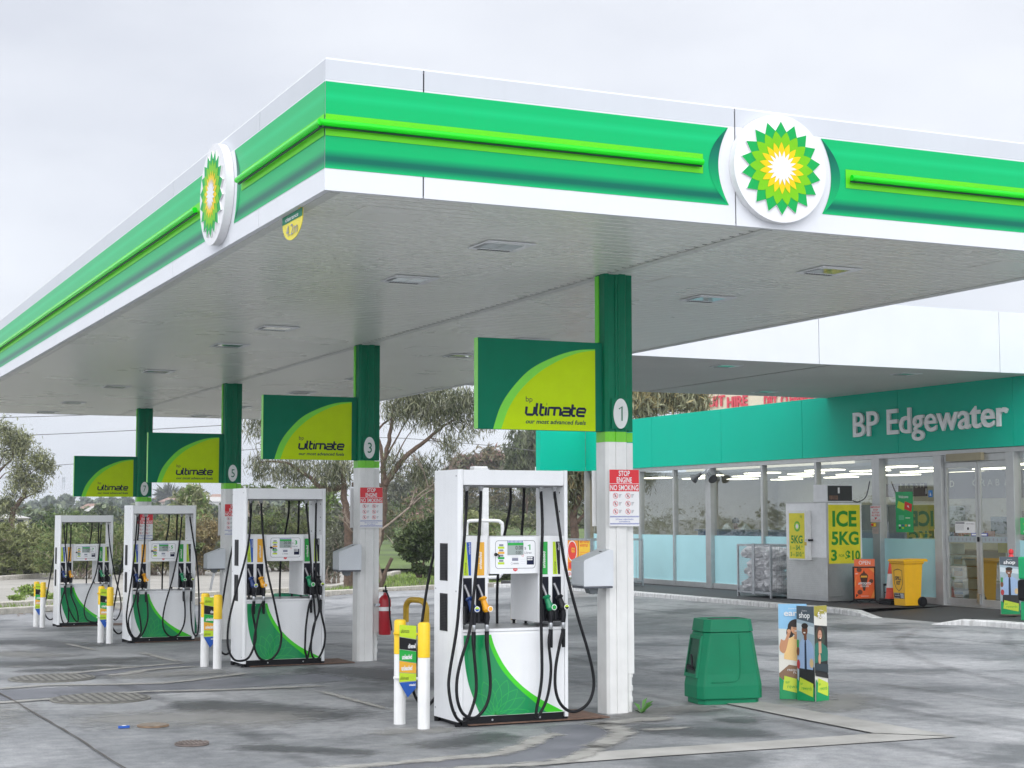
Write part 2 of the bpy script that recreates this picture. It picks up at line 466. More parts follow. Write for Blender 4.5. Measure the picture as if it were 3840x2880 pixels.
carpark = gmat('car_park_concrete', (.28, .265, .235), (.38, .36, .325), .9, .85, .15)
soil = gmat('soil', (.10, .075, .05), (.20, .15, .10), 1.4, .95, .6, (.10, .12, .045))
lawn = gmat('lawn', (.06, .085, .028), (.13, .19, .05), .35, .95, .6, (.10, .15, .035))
field = gmat('bushland_floor', (.06, .07, .03), (.13, .12, .06), .08, .95, .6)
# new concrete strip (an L on the forecourt)
sheet('concrete_strip', [(1.95, .12), (2.8, .14), (5.83, .04), (5.31, .53), (4.3, .52), (2.44, .57)], concpale, .008, 20)
sheet('concrete_strip_arm', [(5.83, .04), (5.80, 1.7), (5.81, 3.4), (5.40, 3.4), (5.34, 2.0), (5.31, .53)], concpale, .0125, 20)
# patched trenches where pipes were laid
def ragged(name, c0, c1, scale, rough, ragged_=1.5, solid=1.6, alpha=.8):
    """patch that ends in a torn edge: opacity from the ribbon's own edge attribute broken up by noise"""
    m = gmat(name, c0, c1, scale, rough, .25); t = m.node_tree; b = t.nodes['Principled BSDF']; o = [n for n in t.nodes if n.type == 'OUTPUT_MATERIAL'][0]
    at_ = t.nodes.new('ShaderNodeAttribute'); at_.attribute_name = 'edge'
    c = t.nodes.new('ShaderNodeTexCoord'); mp_ = t.nodes.new('ShaderNodeMapping'); mp_.inputs['Scale'].default_value = (3.0, 7.0, 1)
    t.links.new(c.outputs['Object'], mp_.inputs[0])
    n = t.nodes.new('ShaderNodeTexNoise'); n.inputs['Scale'].default_value = 1.6; n.inputs['Detail'].default_value = 6; n.inputs['Roughness'].default_value = .65
    t.links.new(mp_.outputs[0], n.inputs['Vector'])
    ma = t.nodes.new('ShaderNodeMath'); ma.operation = 'MULTIPLY_ADD'; ma.inputs[1].default_value = ragged_ * 2; ma.inputs[2].default_value = -ragged_
    t.links.new(n.outputs[0], ma.inputs[0])
    m2 = t.nodes.new('ShaderNodeMath'); m2.operation = 'MULTIPLY_ADD'; m2.inputs[1].default_value = solid
    t.links.new(at_.outputs['Fac'], m2.inputs[0]); t.links.new(ma.outputs[0], m2.inputs[2])
    cl_ = t.nodes.new('ShaderNodeMapRange'); cl_.inputs[1].default_value = .15; cl_.inputs[2].default_value = .95; cl_.inputs[4].default_value = alpha; t.links.new(m2.outputs[0], cl_.inputs[0])
    tr = t.nodes.new('ShaderNodeBsdfTransparent'); mx_ = t.nodes.new('ShaderNodeMixShader')
    t.links.new(cl_.outputs[0], mx_.inputs[0]); t.links.new(tr.outputs[0], mx_.inputs[1]); t.links.new(b.outputs[0], mx_.inputs[2]); t.links.new(mx_.outputs[0], o.inputs[0])
    return m
def ribbon(name, pts, w, m, dz):
    p2 = spl(pts, 6); n = len(p2); K = 6; V_ = []; ed = []
    tot = n - 1
    for i, p in enumerate(p2):
        a_ = p2[max(i - 1, 0)]; b_ = p2[min(i + 1, n - 1)]; dx, dy = b_[0] - a_[0], b_[1] - a_[1]; l = math.hypot(dx, dy) or 1
        for k in range(K + 1):
            u = k / K * 2 - 1; x = p[0] - dy / l * u * w / 2; y = p[1] + dx / l * u * w / 2
            V_.append((x, y, gh(x, y) + dz)); ed.append((1 - abs(u)) * min(1, min(i, tot - i) / 3 + .1))
    F_ = [(i * (K + 1) + k, i * (K + 1) + k + 1, (i + 1) * (K + 1) + k + 1, (i + 1) * (K + 1) + k)[::-1] for i in range(n - 1) for k in range(K)]
    me = bpy.data.meshes.new(name); me.from_pydata(V_, [], F_); me.materials.append(m)
    at_ = me.attributes.new('edge', 'FLOAT', 'POINT'); at_.data.foreach_set('value', ed); me.update()
    o = bpy.data.objects.new(name, me); COL.objects.link(o); o['kind'] = 'structure'
trm = ragged('trench_infill', (.15, .157, .182), (.25, .255, .285), 1.7, .55, .6, 3.4, .7)
smm = ragged('cement_smear', (.28, .272, .25), (.42, .41, .38), 4, .85, 1.7, 1.5, .85)
dkm = ragged('oil_stain', (.060, .066, .070), (.10, .106, .110), 3, .5, 1.4, 1.5, .6)
dum = ragged('pale_dust', (.24, .238, .225), (.33, .325, .305), 3, .9, 1.6, 1.4, .6)
ribbon('trench_infill', [(-5, 6.7), (-1.2, 7.45), (-.55, 7.55), (.14, 7.5), (.8, 7.5), (1.4, 7.7), (2.2, 7.9), (2.9, 8.0)], 1.45, trm, .004)
ribbon('trench_infill', [(-2.6, .2), (-.5, .3), (1.2, .5), (1.8, .5), (2.4, .95), (2.9, 1.5), (3.15, 2.3)], .62, trm, .006)
ribbon('trench_infill', [(-.5, 9.55), (-.1, 9.6), (.4, 9.85), (1.03, 10.4), (1.7, 10.8), (2.0, 10.9)], .6, trm, .005)
for pts, w in (([(-.6, 9.7), (-.23, 9.82), (.29, 10.2), (1.02, 10.74), (1.72, 11.12)], .22), ([(.3, 9.42), (.52, 9.49), (1.05, 10.07), (1.69, 10.4)], .25), ([(-3, 7.9), (-1.13, 8.24), (-.55, 8.4), (.14, 8.14), (.78, 8.07), (1.42, 8.51), (2.06, 9.0)], .2),
               ([(-3.4, 5.9), (-1.34, 6.6), (-.82, 6.74), (-.31, 6.96), (.29, 7.08), (1.15, 6.89), (2.4, 6.8)], .2), ([(-1.6, .55), (.66, .66), (1.26, .74), (1.69, .77), (2.08, 1.05), (2.5, 1.51), (2.82, 1.72)], .22), ([(2.6, .8), (2.82, .95), (3.3, 1.5), (3.44, 1.99), (3.36, 2.32)], .28), ([(.9, .3), (1.99, .2), (2.82, .95)], .22),
               ([(2.05, 6.3), (2.06, 5.2), (2.07, 4.05)], .12), ([(1.17, 17.6), (1.2, 16.2), (1.22, 15.0)], .14), ([(1.71, 14.1), (1.7, 12.6), (1.67, 11.3)], .16), ([(.45, 11.2), (.8, 10.9), (1.1, 10.6)], .18), ([(-.6, 11.85), (-.3, 11.6)], .14), ([(3.3, 2.1), (3.8, 2.25), (4.3, 2.3)], .35), ([(3.5, 1.55), (4.1, 1.6)], .2)):
    ribbon('cement_smear', pts, w * 1.25, smm, .012)
for pts, w in (([(.2, 9.25), (1.0, 9.25), (1.9, 9.4)], 1.1), ([(-1.0, 4.6), (.2, 4.3), (1.2, 3.6)], 1.8), ([(3.6, 2.3), (4.6, 2.9), (5.2, 2.7)], .8), ([(1.3, 2.35), (1.7, 2.5), (2.1, 2.3)], .7), ([(5.9, 2.0), (6.6, 2.7), (7.2, 3.4)], .9), ([(-3.4, 2.8), (-2.2, 4.4), (-1.6, 7)], 1.7), ([(-2, 17), (-.5, 15.5), (.6, 13.5)], 1.6)):
    ribbon('pale_dust', pts, w, dum, .009)
tym = ragged('tyre_mark', (.06, .062, .066), (.09, .092, .096), 3, .55, .9, 1.6, .14)
for pts, w in (([(5.0, -2), (5.1, 4), (5.0, 10), (4.9, 20)], .26), ([(6.6, -2), (6.7, 4), (6.6, 10), (6.4, 20)], .26), ([(9.0, 2), (10.5, 6), (12.6, 9.5), (15, 12)], .28), ([(10.2, 1), (11.8, 5), (13.8, 8.3), (16, 10.8)], .28), ([(.2, -2), (.3, 4), (.2, 10), (.1, 22)], .26), ([(13.8, 6), (14.1, 14), (14.0, 24)], .26)):
    ribbon('tyre_mark', pts, w, tym, .0065)
for pts, w in (([(.1, 5.6), (.9, 4.9), (1.6, 3.4)], 1.3), ([(1.3, 1.4), (1.9, 1.7), (2.4, 2.0)], .7), ([(-.9, 12.6), (.4, 12.2), (1.6, 13.0)], 1.8), ([(0, 19.5), (.9, 17.9), (1.5, 16)], 1.9), ([(-.6, 11), (.1, 10.7), (.8, 11.3)], 1.0), ([(3.5, 2.0), (4.1, 1.2), (4.6, 1.0)], .9), ([(2.6, 9.2), (3.4, 8.3), (3.6, 6)], 1.6), ([(4.6, 2.1), (4.9, 1.6)], .7), ([(-.1, 2.2), (.5, 1.7), (.9, 1.2)], .5)):
    ribbon('oil_stain', pts, w, dkm, .0075)
crackm = pm('joint_sealant', (.085, .075, .068), .8, var=.3, scale=12)
def crack(pts, w, dz=.014):
    m_ = MB(); p2 = spl(pts, 5)
    p2 = [(p[0] + random.uniform(-.008, .008), p[1] + random.uniform(-.008, .008)) for p in p2]
    L = [];
    for i, p in enumerate(p2):
        a = p2[max(i - 1, 0)]; b = p2[min(i + 1, len(p2) - 1)]; dx, dy = b[0] - a[0], b[1] - a[1]; l = math.hypot(dx, dy)
        ww = w * random.uniform(.6, 1.2) / 2
        L.append(((p[0] - dy / l * ww, p[1] + dx / l * ww), (p[0] + dy / l * ww, p[1] - dx / l * ww)))
    vs2 = [(q[0], q[1], gh(*q) + dz) for a in L for q in a]
    m_.mesh(vs2, [(2 * i + 1, 2 * i, 2 * i + 2, 2 * i + 3)[::-1] for i in range(len(L) - 1)], crackm)
    m_.build('expansion_joint', kind='structure')
crack([(-1.2, 7.0), (-1.17, 5), (-1.15, 3.2), (-1.13, 1.3), (-1.12, -1)], .02)
crack([(7.65, 14), (7.69, 9.03), (7.83, 7.92), (7.89, 6.19), (7.87, 4.72), (8.09, 3.6), (8.1, 1.7), (8.1, -1)], .022)
crack([(4.3, 12.8), (7.5, 12.3), (12, 11.2)], .022)
crack([(6, 16), (10, 15.2), (15, 14.3)], .022)
crack([(-6, 12.8), (-2, 12.2), (1.2, 11.6)], .025)
crack([(-1.2, 7.0), (-1.3, 10), (-1.4, 14), (-1.5, 20)], .03)

# manholes
def manhole(x, y, r, m1, m2, label, stripes):
    z = gh(x, y)
    t = thing('manhole_cover', (x, y, z), label, 'manhole cover', 'covers set in the forecourt')
    a = MB(); a.prism(circ(x, y, r, n=40), (0, 0, z + .004), XU, YU, (0, 0, .012), m1)
    a.build('rim', t)
    b = MB(); b.prism(circ(x, y, r * .94, n=40), (0, 0, z + .0165), XU, YU, (0, 0, .004), m2)
    k = -r * .85
    while k < r * .86 and stripes:
        h = math.sqrt(max(0, (r * .9) ** 2 - k * k))
        b.box(x + k, x + k + stripes * .5, y - h, y + h, z + .0205, z + .026, m1); k += stripes
    b.build('plate', t)
mh1 = pm('weathered_cover', (.20, .195, .175), .7, var=.25, scale=10); mh2 = pm('weathered_cover_groove', (.11, .108, .10), .8, var=.25, scale=10)
manhole(-.38, 9.32, .52, mh1, mh2, 'large pale ribbed manhole cover, the farther of the two big ones', .085)
manhole(-.32, 6.54, .53, mh1, mh2, 'large pale ribbed manhole cover, the nearer of the two big ones', .085)
manhole(-.355, 3.83, .145, pm('rust_rim', (.24, .16, .10), .8, var=.3, scale=12), pm('rust_plate', (.20, .165, .13), .8, var=.3, scale=30), 'small rusty brown cover beside a scrap of blue litter', 0)
manhole(-.33, 2.46, .145, pm('brown_iron', (.17, .14, .125), .7, var=.3), pm('brown_iron_dark', (.10, .08, .072), .8, var=.3), 'small dark ribbed drain cover nearest the camera', .035)
a = MB(); z = gh(-.63, 3.81)
a.prism(rrect(-.68, -.575, 3.785, 3.825, .015), (0, 0, z + .004), XU, YU, (0, 0, .02), blue); a.prism(rrect(-.645, -.61, 3.79, 3.82, .008), (0, 0, z + .0245), XU, YU, (0, 0, .003), paper)
tag(a.build('litter_wrapper'), 'scrap of blue and white litter on the forecourt', 'litter')

# ------------------------------------------------------------------ main canopy
ZB, ZT, CW, CL = 4.35, 5.345, 8.0, 27.5
canopy = thing('canopy', (0, 0, ZB), 'large fuel canopy with white, bright green and lime striped fascia over the dispensers', 'canopy')
GRN = (.0, .43, .135); GDK = (.0, .13, .085); GLT = (.003, .49, .17)
LIM = (.115, .62, .012)
gz = [(z - ZB, c) for z, c in ((4.516, (.002, .46, .15)), (4.545, (.001, .28, .11)), (4.575, GDK), (4.60, GDK), (4.665, GRN), (4.76, GRN), (4.95, GRN), (5.02, GRN), (5.065, GLT), (5.11, GRN), (5.175, GRN))]
bandm = zgrad('green_band_print', gz)
cresm = zgrad('crescent_print', [(z - ZB, c) for z, c in ((4.516, GRN), (4.70, (.001, .36, .12)), (4.93, (.001, .17, .10)), (5.05, (.002, .11, .075)), (5.175, (.002, .16, .09)))])
# roof and fascia panels (each panel between two joints is its own sheet of the fascia)
b = MB(); b.box(.06, CW - .06, .06, CL - .06, ZB + .06, ZT - .25, galv); b.build('roof_deck', canopy)
def seg(a, b_, m_):  # breaks along a face
    return list(zip(m_, m_[1:]))
FJ = [0, .79, 3.60, 4.40 + 2.81, 8.0]
FJ = [0, .79, 3.60, 7.21, 8.0]
LJ = [0, 1.755, 4.89, 8.415, 11.91, 15.48, 19.0, 22.5, 26.0, CL]
gap = .006
for x0, x1 in zip(FJ, FJ[1:]):
    b = MB(); b.box(x0 + (gap if x0 else 0), x1 - (gap if x1 < CW else 0), 0, .05, ZB - .0, 5.19, whitepanel); b.box(x0 + (gap if x0 else 0), x1 - (gap if x1 < CW else 0), 0, .05, 5.1905, ZT, panelgrey); b.build('fascia_panel', canopy, bevel=.0015)
for y0, y1 in zip(LJ, LJ[1:]):
    y0_ = .0525 if y0 == 0 else y0 + gap
    b = MB(); b.box(0, .05, y0_, y1 - gap, ZB, 5.19, whitepanel); b.box(0, .05, y0_, y1 - gap, 5.1905, ZT, panelgrey); b.build('fascia_panel', canopy, bevel=.0015)
b = MB(); b.box(.0525, CW - .0525, CL - .05, CL, ZB, ZT, whitepanel); b.build('fascia_panel', canopy)
b = MB(); b.box(CW - .05, CW, .0525, CL, ZB, ZT, whitepanel); b.build('fascia_panel', canopy)
b = MB()
b.box(.001, CW - .001, .012, .045, ZB + .02, ZT - .02, dark); b.box(.012, .045, .06, CL - .1, ZB + .02, ZT - .02, dark); b.build('joint_backing', canopy)
# cap flashing
b = MB(); b.box(.003, CW - .003, .003, .07, ZT + .0005, ZT + .012, white); b.box(.003, .07, .0725, CL, ZT + .0005, ZT + .012, white); b.build('cap_flashing', canopy)

def bandset(O, U, Nn, s0, s1, arc0, arc1, bars):
    """printed stripe on a fascia face: s along the face; arc0/arc1 = the end curves beside an emblem"""
    O, U = Vector(O), Vector(U); Nn = Vector(Nn)
    zs = np.linspace(4.516, 5.175, 25); mid, hh = 4.8455, .3295
    def bow(z, a): return a * (1 - ((z - mid) / hh) ** 2)
    A = [(s0 - (bow(z, .10) if arc0 < 0 else (-bow(z, .10) if arc0 > 0 else 0)), z) for z in zs]
    B = [(s1 - (bow(z, .10) if arc1 > 0 else 0), z) for z in zs]
    if arc0: A = [(s0 + bow(z, .10), z) for z in zs]
    m_ = MB(); m_.strip(B, A, O + Nn * .003, U, ZU, bandm); m_.build('green_band', canopy)
    for arc, s, sg in ((arc0, s0, 1), (arc1, s1, -1)):
        if arc:
            c_ = MB(); c_.strip([(s + sg * bow(z, .10), z) for z in zs], [(s + sg * bow(z, .195), z) for z in zs], O + Nn * .0055, U, ZU, cresm)
            if sg > 0: pass
            c_.build('crescent', canopy)
    l0 = s0 + (.25 if arc0 else 0); l1 = s1 - (.25 if arc1 else 0)
    m_ = MB(); m_.flat([(l0, 4.762), (l1, 4.762), (l1, 4.927), (l0, 4.927)], O + Nn * .008, U, ZU, limestrip); m_.build('lime_band', canopy)
    m_ = MB(); p0 = O + U * (l0 + (.03 if arc0 else -.062)) + Nn * .055 + ZU * 4.846; p1 = O + U * (l1 - (.03 if arc1 else 0)) + Nn * .055 + ZU * 4.846
    m_.cyl(p0, p1, .026, barm, 14)
    q0 = p0 - ZU * .030 - Nn * .018; q1 = p1 - ZU * .030 - Nn * .018; m_.cyl(q0, q1, .009, pm('bar_shadow_strip', (.004, .05, .02), .5), 8)  # dark rod added below the bar to stand in for its shadow
    nb = max(2, int((l1 - l0) / 1.2))
    for k in range(nb + 1):
        q = O + U * (l0 + .08 + (l1 - l0 - .16) * k / nb) + ZU * 4.838; m_.cyl(q + Nn * .009, q + Nn * .05, .01, limestrip, 8)
    m_.build('light_bar', canopy, smooth=True, auto=40)
limestrip = pm('lime_strip', LIM, .4, var=.03, scale=1.5, spec=.2)
barm = pm('bar_green', (.002, .60, .004), .22, var=.03, emit=.12, spec=.4)
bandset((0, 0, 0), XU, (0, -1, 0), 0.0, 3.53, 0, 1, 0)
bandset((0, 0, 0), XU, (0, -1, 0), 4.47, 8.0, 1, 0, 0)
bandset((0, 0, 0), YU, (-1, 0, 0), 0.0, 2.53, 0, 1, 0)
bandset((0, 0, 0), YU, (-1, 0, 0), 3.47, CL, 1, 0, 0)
# ribbed soffit: long pans running across the canopy
soff = pm('soffit_metal', (.78, .79, .74), .28, var=.04, scale=.5, spec=.5)
def soffit(x0, x1, y0, y1, z, parent, name='soffit_lining', p=.15, mat=None):
    soff = mat or globals()['soff']
    m_ = MB(); vs2 = []; fs2 = []
    y = y0
    prof = []
    while y < y1 - 1e-6:
        prof += [(y, z), (min(y + p - .030, y1), z), (min(y + p - .022, y1), z + .03), (min(y + p - .006, y1), z + .03)]
        y += p
    prof.append((y1, z))
    for yy, zz in prof: vs2 += [(x0, yy, zz), (x1, yy, zz)]
    fs2 = [(2 * i, 2 * i + 2, 2 * i + 3, 2 * i + 1) for i in range(len(prof) - 1)]
    m_.mesh(vs2, fs2, soff); return m_.build(name, parent)
soffit(.10, 3.915, .06, CL - .06, ZB + .004, canopy); soffit(3.985, CW - .10, .06, CL - .06, ZB + .004, canopy)
b = MB(); b.box(3.90, 4.0, .06, CL - .06, ZB - .004, ZB + .002, pm('soffit_trim', (.62, .63, .60), .4, var=.1)); b.box(.052, .14, .06, CL - .06, ZB - .003, ZB + .0025, MATS['soffit_trim'])
b.box(CW - .14, CW - .052, .06, CL - .06, ZB - .003, ZB + .0025, MATS['soffit_trim']); b.build('soffit_trim', canopy)
b = MB(); b.box(3.86, 3.898, .06, CL - .06, ZB + .0045, ZB + .03, dark); b.build('joint_shadow_gap', canopy)
for x, y, w, l in ((.77, .70, .56, .48), (4.82, 2.97, .5, .5), (4.91, 10.23, .5, .5), (4.87, 17.49, .5, .5), (4.9, 24.8, .5, .5), (7.18, .8, .5, .5)):
    b = MB(); b.box(x - w / 2, x + w / 2, y - l / 2, y + l / 2, ZB - .0012, ZB + .003, soff); b.build('blanking_panel', canopy)

# recessed canopy lights
lens = glassm('lamp_lens', (.75, .78, .78), .12, .05)
def lamp(x, y, z, label, grp):
    t = thing('canopy_light', (x, y, z), label, 'ceiling light', grp)
    a = MB(); w = .235
    for (x0, x1, y0, y1) in ((-w, w, -w, -.14), (-w, w, .15, w), (-w, -.165, -.14, .15), (.165, w, -.14, .15)):
        a.box(x + x0, x + x1, y + y0, y + y1, z - .014, z, pm('lamp_frame', (.80, .81, .83), .4))
    a.build('frame', t, bevel=.008)
    a = MB()
    for k in range(11): a.box(x - .15 + k * .029, x - .132 + k * .029, y + .165, y + .215, z - .0165, z - .0145, dark)
    for k in range(9): a.box(x - .222, x - .178, y - .12 + k * .03, y - .112 + k * .03, z - .0165, z - .0145, pm('vent_grey', (.16, .17, .18), .5))
    a.build('vent_slots', t)
    a = MB(); a.mesh([(x - .164, y - .139, z - .010), (x - .164, y + .149, z - .010), (x + .164, y + .149, z - .010), (x + .164, y - .139, z - .010)], [(0, 1, 2, 3)], lens); a.build('lens', t)
    a = MB(); a.box(x - .164, x + .164, y - .139, y + .149, z - .004, z, pm('lamp_reflector', (.85, .86, .85), .3)); a.box(x - .015, x + .015, y - .09, y + .1, z - .0058, z - .0042, steel); a.build('reflector', t)
    return t
YL = [1.72, 3.98, 8.66, 10.94, 15.42, 18.85, 23.35, 26.7]
ORD = ['first', 'second', 'third', 'fourth', 'fifth', 'sixth', 'seventh', 'eighth']
lp = lamp(2.23, YL[0], ZB, 'square canopy light, first from the front in the row left of the columns', 'lights in the canopy ceiling')
for r_, xx in (('left', 2.23), ('right', 5.78)):
    for i, yy in enumerate(YL):
        if (r_, i) == ('left', 0): continue
        dup(lp, (xx, yy, ZB), 'square canopy light, %s from the front in the row %s of the columns' % (ORD[i], r_))

# round sunflower emblems on the fascia
def star(n, R, r, a0, k=8, bulge=.0):
    """petalled outline: n tips at radius R, notches at r, sides bowed outward"""
    pts = []
    for i in range(n):
        ta = a0 + 2 * math.pi * i / n; tb = ta + math.pi / n; tc_ = ta + 2 * math.pi / n
        for (A_, B_, ra, rb) in ((ta, tb, R, r), (tb, tc_, r, R)):
            for q in range(k):
                u = q / k; ang = A_ + (B_ - A_) * u; x = ra * math.cos(A_) * (1 - u) + rb * math.cos(B_) * u; y = ra * math.sin(A_) * (1 - u) + rb * math.sin(B_) * u
                bo = bulge * 4 * u * (1 - u); dx, dy = -math.sin(ang), math.cos(ang)
                sg = 1 if ra > rb else -1
                pts.append((x + dx * bo * sg, y + dy * bo * sg))
    return pts
def starmesh(m_, pts, C_, U, V, m):
    C_, U, V = Vector(C_), Vector(U), Vector(V)
    vs2 = [C_] + [C_ + U * p[0] + V * p[1] for p in pts]; n = len(pts)
    m_.mesh(vs2, [(0, 1 + i, 1 + (i + 1) % n) for i in range(n)], m)
em_w = pm('emblem_white', (.74, .74, .75), .35, var=.02)
em_y = pm('emblem_yellow', (.78, .56, .004), .45, spec=.2); em_l = pm('emblem_lime', (.17, .52, .004), .45, spec=.2); em_g = pm('emblem_green', (.001, .36, .075), .45, spec=.2)
def emblem(C_, U, Nn, label, R=.40):
    C_, U, Nn = Vector(C_), Vector(U), Vector(Nn)
    t = thing('emblem_sign', C_, label, 'round sign', 'round emblems on the canopy fascia')
    m_ = MB(); m_.prism(circ(0, 0, .462, n=64), C_ + Nn * .003, U, ZU, Nn * .075, em_w)
    m_.build('disc', t, bevel=.015)
    a0 = math.pi / 2; st = math.pi / 18
    m_ = MB(); m_.prism(star(18, R, R * .80, a0, 1), C_ + Nn * .0785, U, ZU, Nn * .014, em_g, em_w); m_.build('outer_petals', t)
    for nm, R1, R2, off, col, lift, bl in (('lime_petals', .795, .64, st, em_l, .095, .012), ('yellow_petals', .56, .40, 0, em_y, .0975, .009), ('white_petals', .375, .22, st, em_w, .10, .006)):
        m_ = MB(); starmesh(m_, star(18, R * R1, R * R2, a0 + off, 5, bl * .4), C_ + Nn * lift, U, ZU, col); m_.build(nm, t)
emblem((4.0, 0, 4.855), XU, (0, -1, 0), 'round white sign with a green and yellow sunflower emblem on the front fascia')
emblem((0, 3.0, 4.855), (0, -1, 0), (-1, 0, 0), 'round white sign with a green and yellow sunflower emblem on the left fascia')
# clearance sign hanging below the left fascia
t = thing('clearance_sign', (.06, .92, ZB), 'small half-round green and yellow clearance 4.2m sign under the canopy edge', 'sign')
# hangs in the plane of the left fascia
cs_y = pm('clearance_yellow', (.72, .62, .03), .4)
C_ = Vector((.05, .93, ZB)); U = Vector((0, -1, 0))
m_ = MB(); pts = [(-.27, -.01)] + [(.27 * math.cos(a_), -.06 + .165 * math.sin(a_)) for a_ in np.linspace(math.pi, 2 * math.pi, 24)] + [(.27, -.01)]
m_.prism(pts, C_ + Vector((-.004, 0, 0)), U, ZU, (-.006, 0, 0), cs_y); m_.build('plate', t)
m_ = MB(); m_.flat([(-.27, -.01), (-.268, -.075), (.268, -.075), (.27, -.01)], C_ + Vector((-.0125, 0, 0)), U, ZU, dkgreen); m_.build('header', t)
m_ = MB(); m_.text('clearance', C_ + Vector((-.015, 0, -.062)), U, ZU, .035, paper, width=.34, align='C'); m_.text('4.2m', C_ + Vector((-.015, 0, -.185)), U, ZU, .09, inkgrey, width=.30, align='C'); m_.build('lettering', t)
m_ = MB(); m_.box(.04, .055, .72, .78, ZB - .03, ZB - .001, cs_y); m_.build('bracket', t)

# ------------------------------------------------------------------ columns, flag signs, stop-engine signs
YB = [0, 7.313, 14.5, 21.798]; ZBY = [0, -.0467, -.2172, -.372]; NUM = ['1', '3', '5', '7']
def glyphs():
    """techno letterforms for the wordmark: strokes in x-height units, letter advance"""
    G = {}
    G['u'] = ([[(0, 1), (0, .22), (.14, .06), (.86, .06), (1, .2), (1, 1)]], 1.25)
    G['l'] = ([[(0, 1.45), (0, .22), (.14, .06), (.30, .06)]], .52)
    G['t'] = ([[(0, 1.42), (0, .22), (.14, .06), (.48, .06)], [(0, .93), (.46, .93)]], .70)
    G['i'] = ([[(0, 1), (0, 0)], [(-.02, 1.36), (.04, 1.36)]], .34)
    G['m'] = ([[(0, 0), (0, .93), (1.36, .93), (1.5, .8), (1.5, 0)], [(.75, .93), (.75, 0)]], 1.75)
    G['a'] = ([[(.05, .93), (.86, .93), (1, .8), (1, .06), (.14, .06), (0, .18), (0, .40), (.14, .5), (1, .5)]], 1.22)
    G['e'] = ([[(.98, .06), (.14, .06), (0, .2), (0, .8), (.14, .93), (.86, .93), (1, .8), (1, .5), (0, .5)]], 1.2)
    return G
GL = glyphs()
def wordmark(m_, st, O, U, V, xh, width, m, sw=.27, sh=.14):
    tot = sum(GL[c][1] for c in st) - .2
    kx = width / tot; x = 0; lift = Vector(U).cross(Vector(V)).normalized()
    j = 0
    for c in st:
        for s_ in GL[c][0]:
            pts = [((x + p[0] + .0) * kx + p[1] * xh * sh, p[1] * xh) for p in s_]
            m_.line2(pts, sw * xh * 1.12, Vector(O) + lift * (.0004 * j), U, V, m); j = (j + 1) % 4
        x += GL[c][1]
def column(i):
    y0 = YB[i]; zg = ZBY[i]
    t = thing('canopy_column', (3.98, 2.91 + y0, zg), 'white canopy column with green upper half and number %s roundel' % NUM[i], 'column', 'columns carrying the canopy')
    x0, x1, ya, yb = 3.865, 4.105, 2.81 + y0, 3.03 + y0
    ch = .028
    sec = [(x0 + ch, ya), (x1 - .02, ya), (x1, ya + .02), (x1, yb), (x0, yb), (x0, ya + ch)]
    for nm, za, zb_, m in (('lower_shaft', zg - .02, zg + 2.668, colwhite), ('lime_collar', zg + 2.6685, zg + 2.77, pm('collar_lime', (.16, .60, .012), .35)), ('upper_shaft', zg + 2.7705, ZB + .02, dkgreen)):
        m_ = MB(); m_.prism(sec, (0, 0, za), XU, YU, (0, 0, zb_ - za), m)
        g_ = .004
        m_.box(3.965, 3.995, ya - .0, ya - .012, za + g_, zb_ - g_, m); m_.box(x1 + .0015, x1 + .085, ya + .05, ya + .14, (za + .40 if nm == 'lower_shaft' else za + g_), zb_ - g_, m)
        m_.build(nm, t, bevel=.004)
    m_ = MB(); m_.box(x0 - .012, x0 - .001, yb - .085, yb - .01, zg + 3.67, ZB - .01, pm('edge_lime', (.14, .70, .02), .4)); m_.build('edge_strip', t)
    for k in range(9):
        pass
    m_ = MB(); m_.box(x0 - .0, x1, ya - .002, ya + .0, 0, 0, dkgreen) if False else None
    m_ = MB(); m_.cyl((4.15, ya + .095, zg - .01), (4.15, ya + .095, zg + .40), .033, colwhite, 14)
    for zz in (.13, .24, .37): m_.cyl((4.15, ya + .095, zg + zz - .025), (4.15, ya + .095, zg + zz + .025), .041, colwhite, 14)
    m_.build('downpipe', t, smooth=True, auto=40)
    m_ = MB(); m_.tube([(4.0, ya - .014, zg + 3.12), (4.0, ya - .014, ZB - .1)], .009, colwhite if False else dkgreen, 6); m_.build('conduit', t)
    # number roundel
    r_ = MB(); cx, cz = 4.012, zg + 2.95
    r_.box(3.915, 4.11, ya - .026, ya - .0125, zg + 2.795, zg + 3.105, dkgreen); ob = r_.build('number_plate', t, bevel=.004)
    r_ = MB(); r_.prism(circ(cx, cz, .082, .150, n=40), (0, ya - .0275, 0), XU, ZU, (0, -.004, 0), pm('roundel_white', (.72, .74, .72), .4)); r_.build('roundel', ob)
    r_ = MB()
    if i == 0:
        r_.line2([(cx - .022, cz + .045), (cx + .012, cz + .07), (cx + .012, cz - .072)], .013, (0, ya - .034, 0), XU, ZU, dkgreen)
    else:
        r_.text(NUM[i], (cx + .003, ya - .034, cz - .072), XU, ZU, .145, dkgreen, width=.062, align='C', bold=.0)
    r_.build('numeral', ob)
    return t
for i in range(4): column(i)

